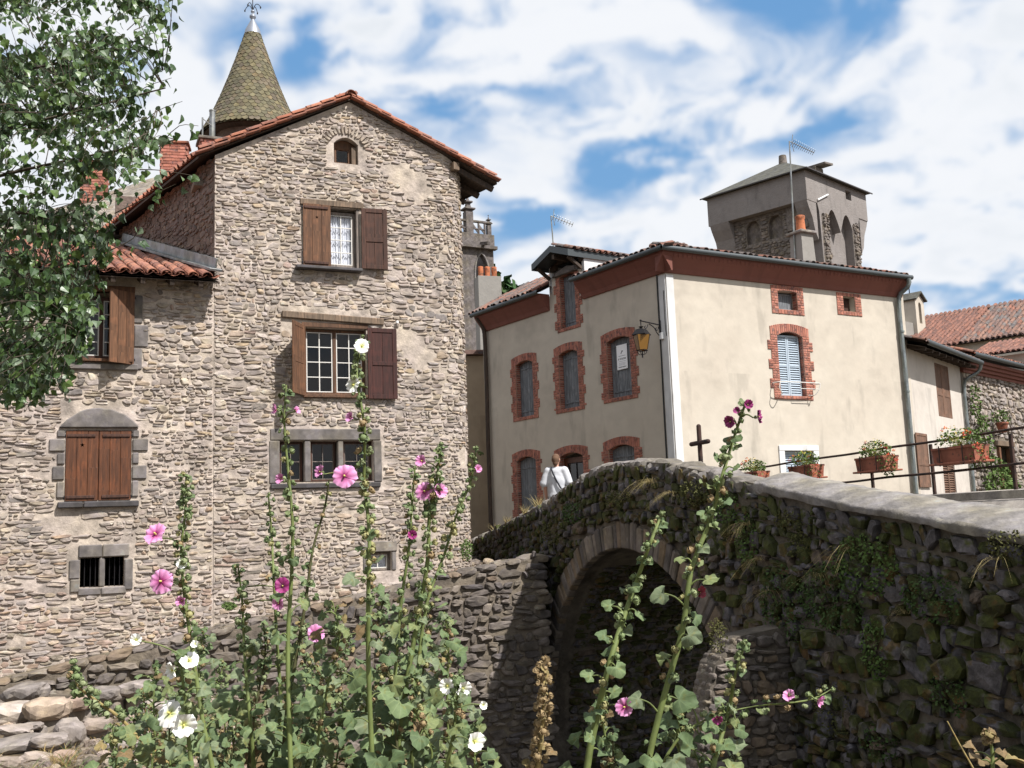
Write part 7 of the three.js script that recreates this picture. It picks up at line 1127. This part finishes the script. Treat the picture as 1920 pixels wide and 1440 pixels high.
// leafy weeds and moss cushions
for (const [x, y, kind, rx, ry, n, s, lab] of [[1160, 935, 'moss', 0.5, 0.16, 700, 0.035, 'olive moss cushion under the parapet crest'], [1040, 1000, 'moss', 0.55, 0.3, 800, 0.035, 'olive moss and creeper on the left haunch of the arch'], [985, 1080, 'green', 0.45, 0.65, 1200, 0.045, 'dark green creeper trailing down where bridge meets quay wall'], [1075, 960, 'green', 0.5, 0.2, 500, 0.04, 'dark creeper below the left parapet slope'], [1300, 925, 'moss', 0.45, 0.2, 700, 0.035, 'brown-green moss hanging right of the straw grass'], [1360, 950, 'bright', 0.3, 0.22, 420, 0.04, 'yellow-green weed beside the tall magenta hollyhock'], [1400, 1010, 'bright', 0.22, 0.35, 420, 0.04, 'bright leafy weed on the corner of the thick parapet'], [1345, 1190, 'moss', 0.1, 0.2, 420, 0.025, 'small moss cushion on top of the buttress'], [1620, 1060, 'bright', 0.55, 0.34, 1100, 0.04, 'leafy weed in the middle of the shaded bridge wall'], [1560, 1120, 'green', 0.6, 0.4, 1200, 0.04, 'leafy weed lower on the shaded bridge wall'], [1645, 1215, 'bright', 0.24, 0.32, 600, 0.04, 'bright green creeper clump on the lower bridge wall'], [1470, 1130, 'green', 0.5, 0.5, 1200, 0.035, 'olive moss patch right of the buttress'], [1890, 1020, 'moss', 0.25, 0.14, 420, 0.03, 'rusty moss under the capping at the photo edge'], [1750, 1120, 'green', 0.42, 0.26, 700, 0.035, 'small leafy weed below the capping'], [1500, 1020, 'moss', 0.22, 0.16, 360, 0.03, 'moss patch under the capping start'], [1780, 1300, 'green', 0.3, 0.2, 360, 0.035, 'dark weed low on the bridge wall near the corner'], [1560, 1330, 'moss', 0.35, 0.3, 500, 0.03, 'moss patch at the foot of the bridge wall'], [1650, 1390, 'green', 0.3, 0.2, 360, 0.035, 'dark weed at the bottom edge below the bridge wall'], [875, 1030, 'bright', 0.2, 0.2, 420, 0.04, 'leafy green plant at the foot of the house corner'], [430, 1135, 'bright', 0.5, 0.06, 500, 0.03, 'low green weeds along the ramp edge'], [1480, 975, 'moss', 0.3, 0.12, 300, 0.03, 'dark moss strip under the pale capping']])
  weed(kind === 'moss' ? 'moss_cushion' : 'leafy_weed', lab, kind === 'moss' ? 'moss' : 'weed', x < 900 ? onPlane(FH, x, y, x < 800 ? 1.15 : 0.6) : x === 1345 ? onPlane(FB, x, y, 0.98) : face(x, y, 0.07), (o) => { o.rotation.y = FB.turn; mesh('foliage', leafletsGeo(n, rx, ry, 0.12, s, 0.5), WEED[kind], o); mesh('stem', bladesGeo(18, Math.max(rx, ry), 0.8, 0.4, 0.003), M.dark_stem, o); }, 'weeds and moss on the stonework');
// a leaf rosette and seed head in the lower right corner
hollyhock('pale jagged leaves with a dried umbel at the lower right corner', [[1850, 1370], [1856, 1400], [1862, 1445]], 3.6, { buds: 24, budTo: 0.25, budSize: [0.004, 0.006], old: 4, dry: 1, leaves: 8, leafFrom: 0.5, leafSize: [0.06, 0.09], category: 'weed', name: 'umbel_weed' });

// ---------------------------------------------------------------- loose stones at the foot of the quay wall
reseed(111);
{
  const lit = FACADE.map((m) => m), R = [[18, 1338, 14.2, 0.34, 0.16, 5, 'pale rounded boulder at the left edge below the quay wall'], [88, 1330, 14.0, 0.30, 0.15, 3, 'orange-stained boulder beside the pale one'], [60, 1362, 13.6, 0.16, 0.05, 8, 'thin flat stone wedged under the orange boulder'], [30, 1368, 13.4, 0.22, 0.06, 1, 'flat grey stone under the pale boulder'], [30, 1398, 13.0, 0.36, 0.10, 4, 'large dark slab at the left edge'], [95, 1388, 12.8, 0.22, 0.09, 8, 'dark wedge-shaped stone right of the large slab'], [132, 1378, 13.2, 0.20, 0.19, 8, 'upright dark pointed stone'], [72, 1426, 12.4, 0.22, 0.10, 0, 'oval tan boulder at the bottom edge'], [16, 1430, 12.3, 0.16, 0.07, 2, 'brown stone in the bottom left corner'], [118, 1420, 12.4, 0.13, 0.08, 7, 'reddish stone right of the oval boulder'], [50, 1300, 15.0, 0.3, 0.14, 4, 'dark stone on top of the loose heap'], [150, 1318, 14.6, 0.2, 0.11, 7, 'small rusty stone behind the dry grass'], [200, 1300, 15.1, 0.24, 0.1, 4, 'dark flat stone at the quay wall foot'], [255, 1290, 15.2, 0.26, 0.12, 8, 'grey block at the quay wall foot'], [180, 1360, 13.4, 0.18, 0.1, 2, 'brown stone behind the bent stem'], [230, 1400, 12.6, 0.22, 0.1, 8, 'grey stone among dry stalks'], [290, 1330, 14.0, 0.22, 0.12, 1, 'grey stone behind the white flowers']];
  for (const [x, y, d, s, h, mi, lab] of R) { const p = at(x, y, d), b = thing('boulder', lab, 'boulder', p.toArray(), rr(-0.4, 0.4), 'loose stones below the quay wall'); const g = rockGeo(s, h, s * 0.7, 0.2, 3); g.rotateZ(rr(-0.12, 0.12)); mesh('rock', g, lit[mi], b); const gy = groundY(p.x, p.z) - p.y; if (gy < -h * 0.7) mesh('packing', rockGeo(s * 0.8, Math.max(0.08, -gy * 0.6), s * 0.6, 0.2, 2).translate(0, gy * 0.6, -0.1), FACADE[8], b); }
  const gr = new THREE.InstancedMesh(uvBox(rockGeo(1, 0.6, 0.85, 0.22, 1)), M.facade_stone_6, 5200), o = new THREE.Object3D(); gr.name = 'bank_gravel'; gr.castShadow = gr.receiveShadow = true;
  for (let i = 0; i < 5200; i++) { const x = i % 3 ? rr(-9, 0) : rr(-1.5, 7), z = i % 3 ? rr(-16.5, -8) : rr(-22, -9), s = 0.015 + 0.11 * rnd() ** 3.2; o.position.set(x, groundY(x, z) + s * 0.2, z); o.rotation.set(rr(-0.4, 0.4), rr(0, 6.28), rr(-0.4, 0.4)); o.scale.setScalar(s); o.updateMatrix(); gr.setMatrixAt(i, o.matrix); const k = rr(0.35, 1.15); gr.setColorAt(i, new THREE.Color().setRGB(k, k * rr(0.92, 1), k * rr(0.82, 1))); }
  tag(gr, 'loose gravel and pebbles over the bank and river bed', 'gravel', null, 'stuff'); scene.add(gr);
  const tuft = join([bladesGeo(16, 0.3, 0.7, 0.5, 0.004)]), im = new THREE.InstancedMesh(tuft, WEED.straw, 420); im.name = 'bank_grass'; im.castShadow = im.receiveShadow = true;
  for (let i = 0; i < 420; i++) { const x = rr(-7.5, -0.6), z = rr(-15.5, -6.8); o.position.set(x, groundY(x, z), z); o.rotation.set(0, rr(0, 6.28), 0); o.scale.setScalar(rr(0.6, 1.6)); o.updateMatrix(); im.setMatrixAt(i, o.matrix); const k = rr(0.5, 1.1), gn = rnd() < 0.45; im.setColorAt(i, new THREE.Color().setRGB(gn ? 0.35 * k : k, gn ? 0.6 * k : k * 0.9, k * (gn ? 0.4 : 0.8))); }
  tag(im, 'dry grass and stalks growing on the bank', 'grass', null, 'stuff'); scene.add(im);
}

// ---------------------------------------------------------------- flower boxes on the railing
reseed(121);
mat('bloom_red', [0.58, 0.06, 0.035], two); mat('bloom_orange', [0.62, 0.16, 0.05], two); mat('bloom_yellow', [0.55, 0.42, 0.06], two); mat('yellow_green', [0.22, 0.24, 0.05], two);
function flowerBox(label, a, L, trail) {
  const b = thing('flower_box', label, 'flower box', FR.p(a, 2.38, 0.17).toArray(), FR.turn, 'flower boxes on the railing');
  const sec = [[-0.11, 0], [0.11, 0], [0.135, 0.19], [0.15, 0.19], [0.15, 0.225], [-0.15, 0.225], [-0.15, 0.19], [-0.135, 0.19]], g = new THREE.ExtrudeGeometry(shape(sec), { depth: L, bevelEnabled: false }); g.rotateY(-Math.PI / 2); g.translate(L / 2, 0, 0);
  mesh('trough', flat(g), M.terracotta, b); mesh('tray', move(bx(L + 0.1, 0.03, 0.34), 0, -0.015, 0), M.terracotta, b); mesh('hanger', [beam([-L * 0.3, 0.26, -0.14], [-L * 0.3, -0.03, 0.16], 0.02, 0.012), move(bx(0.022, 0.3, 0.012), L * 0.28, 0.1, 0.162), move(bx(0.022, 0.3, 0.012), -L * 0.28, 0.1, 0.162)], M.rusty_iron, b);
  mesh('foliage', [leafletsGeo(420, L * 0.52, 0.16, 0.17, 0.045, 0).translate(0, 0.33, 0), leafletsGeo(trail, 0.16, 0.24, 0.14, 0.04, 0.5).translate(L * 0.48, 0.1, 0.06)], M.weed_bright, b); mesh('sprigs', bladesGeo(70, 0.36, 0.8, 0.2, 0.004).translate(0, 0.22, 0), M.yellow_green, b); mesh('yellow_bloom', leafletsGeo(90, L * 0.45, 0.12, 0.15, 0.028, 0).translate(-L * 0.1, 0.42, 0), M.bloom_yellow, b);
  for (let i = 0; i < 9; i++) { const e = i % 2, p = [e ? L * 0.5 + rr(0, 0.2) : rr(-0.5, 0.5) * L, e ? rr(-0.15, 0.35) : rr(0.32, 0.52), rr(-0.05, 0.18)]; mesh('bloom', leafletsGeo(16, 0.03, 0.022, 0.03, 0.026, 0).translate(...p), i % 3 ? M.bloom_red : M.bloom_orange, b); }
  return b;
}
flowerBox('terracotta flower box nearest the bridge crest, mostly hidden by the parapet', -7.3, 0.8, 100); flowerBox('terracotta flower box in front of the white-framed door', -5.3, 0.8, 160); flowerBox('terracotta flower box with red trailing geraniums beside the grey downpipe', -3.1, 0.8, 260); flowerBox('large terracotta flower box with yellow sprigs in front of the brown louvred shutter', -1.05, 0.9, 120);
{ // pot on the rubble house wall and the vine round its door
  const p = FT.p(2.5, 4.35, 0.35), b = thing('hanging_pot', 'clay pot of green leaves on the rubble house wall above its doorway', 'flower pot', p.toArray()); mesh('pot', new THREE.LatheGeometry([[0, 0], [0.13, 0], [0.2, 0.3], [0.22, 0.3], [0.22, 0.36], [0.18, 0.36]].map((q) => new THREE.Vector2(...q)), 16), M.terracotta, b); mesh('bracket', bar([0, -0.02, 0], [-0.2, -0.1, -0.35], 0.02), M.iron, b); mesh('foliage', leafletsGeo(260, 0.35, 0.3, 0.3, 0.09).translate(0, 0.55, 0), M.weed_bright, b);
  const v = thing('climbing_vine', 'leafy green vine climbing between the pale house and the rubble house doorway', 'vine', FT.p(1.3, 0.9, 0.3).toArray(), FT.turn); mesh('stem', limb([V3(0, 0, 0), V3(0.1, 1.4, 0), V3(-0.4, 3, 0), V3(-0.9, 4.4, -0.1)], [0.05, 0.04, 0.03, 0.015]), M.dark_stem, v); mesh('foliage', [leafletsGeo(900, 1.0, 1.1, 0.35, 0.13).translate(0.2, 1.5, 0.1), leafletsGeo(380, 0.45, 0.9, 0.25, 0.12).translate(-0.5, 3.2, 0), leafletsGeo(160, 0.2, 0.7, 0.18, 0.11).translate(-0.95, 4.4, 0), leafletsGeo(260, 0.7, 0.5, 0.3, 0.12).translate(1.5, 1.3, 0.2)], M.weed_bright, v);
}

// ---------------------------------------------------------------- the walker on the bridge
reseed(131);
{
  const a0 = FB.local(V3(0.86, 0, -21.5)).x, who = thing('person', 'person in a white T-shirt with a dark shoulder strap, seen from behind', 'person', [0.86, deckY(a0) + 0.008, -21.5], Math.PI - 0.25);
  const smin = (a, b, k) => { const h = clamp(0.5 + 0.5 * (b - a) / k, 0, 1); return lerp(b, a, h) - k * h * (1 - h); };
  const cap = (p, A, B, ra, rb, sx = 1, sz = 1) => { const ax = p.x - A[0], ay = p.y - A[1], az = p.z - A[2], bx_ = B[0] - A[0], by = B[1] - A[1], bz = B[2] - A[2], h = clamp((ax * bx_ + ay * by + az * bz) / (bx_ * bx_ + by * by + bz * bz), 0, 1); const dx = (ax - bx_ * h) / sx, dy = ay - by * h, dz = (az - bz * h) / sz; return Math.sqrt(dx * dx + dy * dy + dz * dz) - lerp(ra, rb, h); };
  const mc = (bones, box, res, k = 0.03) => { // box: [cx, cy, cz, hx, hy, hz]
    const m = new MarchingCubes(res, M.iron, false, false, 60000), h = res / 2, p = V3(); m.isolation = 0;
    for (let z = 0; z < res; z++) for (let y = 0; y < res; y++) for (let x = 0; x < res; x++) { p.set(box[0] + (x - h) / h * box[3], box[1] + (y - h) / h * box[4], box[2] + (z - h) / h * box[5]); let d = 9; for (const b of bones) d = smin(d, cap(p, ...b), k); m.field[z * res * res + y * res + x] = -d; }
    m.update(); const n = m.count, g = new THREE.BufferGeometry(), P = new Float32Array(m.positionArray.slice(0, n * 3)); for (let i = 0; i < n; i++) { P[i * 3] = box[0] + P[i * 3] * box[3]; P[i * 3 + 1] = box[1] + P[i * 3 + 1] * box[4]; P[i * 3 + 2] = box[2] + P[i * 3 + 2] * box[5]; }
    g.setAttribute('position', new THREE.BufferAttribute(P, 3)); g.computeVertexNormals(); return g;
  };
  const arm = (s) => [[[s * 0.18, 1.41, 0], [s * 0.25, 1.14, -0.02], 0.052, 0.042], [[s * 0.25, 1.14, -0.02], [s * 0.25, 0.90, 0.06], 0.04, 0.03], [[s * 0.25, 0.89, 0.06], [s * 0.25, 0.80, 0.08], 0.034, 0.024, 0.6, 1.2], ...[-1.2, -0.4, 0.4, 1.2].map((f) => [[s * 0.25, 0.80, 0.08 + f * 0.018], [s * 0.245, 0.73 + Math.abs(f) * 0.008, 0.09 + f * 0.022], 0.0095, 0.008]), [[s * 0.245, 0.86, 0.1], [s * 0.235, 0.80, 0.135], 0.012, 0.009]];
  const leg = (s, f) => [[[s * 0.09, 0.92, 0], [s * 0.10, 0.50, f * 0.5], 0.085, 0.058], [[s * 0.10, 0.50, f * 0.5], [s * 0.10, 0.08, f * 0.6], 0.055, 0.038], [[s * 0.10, 0.05, f * 0.6 - 0.04], [s * 0.11, 0.04, f * 0.6 + 0.15], 0.042, 0.034]];
  const torso = [[[0, 0.95, 0], [0, 1.18, 0], 0.115, 0.12, 1.3, 0.85], [[0, 1.18, 0], [0, 1.36, 0], 0.125, 0.11, 1.45, 0.85], [[-0.15, 1.42, 0], [0.15, 1.42, 0], 0.055, 0.055]];
  const head = [[[0, 1.42, 0], [0, 1.54, 0.015], 0.055, 0.05], [[0, 1.62, 0.02], [0, 1.67, 0.0], 0.078, 0.088, 0.92, 1.1], [[0, 1.57, 0.06], [0, 1.60, 0.07], 0.035, 0.04], [[0, 1.625, 0.105], [0, 1.60, 0.115], 0.012, 0.014], [[-0.08, 1.62, 0], [-0.085, 1.65, -0.01], 0.014, 0.016, 0.5, 1], [[0.08, 1.62, 0], [0.085, 1.65, -0.01], 0.014, 0.016, 0.5, 1]];
  mat('skin', [0.50, 0.27, 0.19], { roughness: 0.6 }); mat('white_shirt', [0.52, 0.53, 0.56], { bumpMap: tPlasterB, bumpScale: 0.004 }); mat('shorts', [0.10, 0.11, 0.13]); mat('hair_brown', [0.12, 0.065, 0.038]); mat('strap', [0.02, 0.022, 0.03]);
  const body = mesh('body', [mc([...torso, ...head, ...arm(-1), ...arm(1), ...leg(-1, 0.12), ...leg(1, -0.10)], [0, 0.88, 0, 0.36, 0.92, 0.28], 96, 0.025)], M.skin, who);
  mesh('eye', [-1, 1].map((s) => move(new THREE.SphereGeometry(0.011, 8, 6), s * 0.032, 1.645, 0.098)), M.white_plastic, body);
  const folds = (g) => { const p = g.attributes.position; for (let i = 0; i < p.count; i++) { const y = p.getY(i), a = Math.atan2(p.getZ(i), p.getX(i)), k = 1 + 0.045 * Math.sin(a * 5 + y * 7) * sstep(1.4, 1.05, y) + 0.03 * n3(a * 3, y * 12, 2); p.setX(i, p.getX(i) * k); p.setZ(i, p.getZ(i) * k); } g.computeVertexNormals(); return g; };
  mesh('shirt', folds(mc([[[0, 0.90, -0.01], [0, 1.2, -0.01], 0.165, 0.15, 1.25, 0.9], [[0, 1.2, -0.01], [0, 1.37, 0], 0.15, 0.13, 1.45, 0.85], [[-0.155, 1.425, 0], [0.155, 1.425, 0], 0.075, 0.075], [[-0.18, 1.42, 0], [-0.265, 1.17, -0.02], 0.08, 0.085], [[0.18, 1.42, 0], [0.265, 1.17, -0.02], 0.08, 0.085]], [0, 1.15, 0, 0.42, 0.5, 0.3], 80, 0.03)), M.white_shirt, body);
  mesh('shorts', mc([[[0, 0.95, 0], [0, 0.86, 0], 0.14, 0.14, 1.2, 0.85], [[0.09, 0.88, 0], [0.10, 0.5, -0.05], 0.11, 0.1], [[-0.09, 0.88, 0], [-0.10, 0.5, 0.06], 0.11, 0.1]], [0, 0.75, 0, 0.34, 0.42, 0.3], 60, 0.03), M.shorts, body);
  mesh('hair', mc([[[0, 1.66, -0.025], [0, 1.69, 0.0], 0.086, 0.09, 0.95, 1.08], [[0, 1.58, -0.055], [0, 1.66, -0.04], 0.055, 0.07]], [0, 1.65, -0.02, 0.15, 0.17, 0.17], 48, 0.02), M.hair_brown, body);
  mesh('shoulder_strap', (() => { const P = [[0.10, 1.50, 0.0], [0.085, 1.47, -0.10], [0.02, 1.32, -0.155], [-0.08, 1.12, -0.17], [-0.17, 0.97, -0.15], [-0.24, 0.88, -0.05]]; return limb(P.map((p) => V3(...p)), [0.017, 0.017], 6); })(), M.strap, body); mesh('bag', move(bx(0.1, 0.22, 0.24, 0.03), -0.27, 0.82, 0.02), M.strap, body);
}

renderer.render(scene, camera);
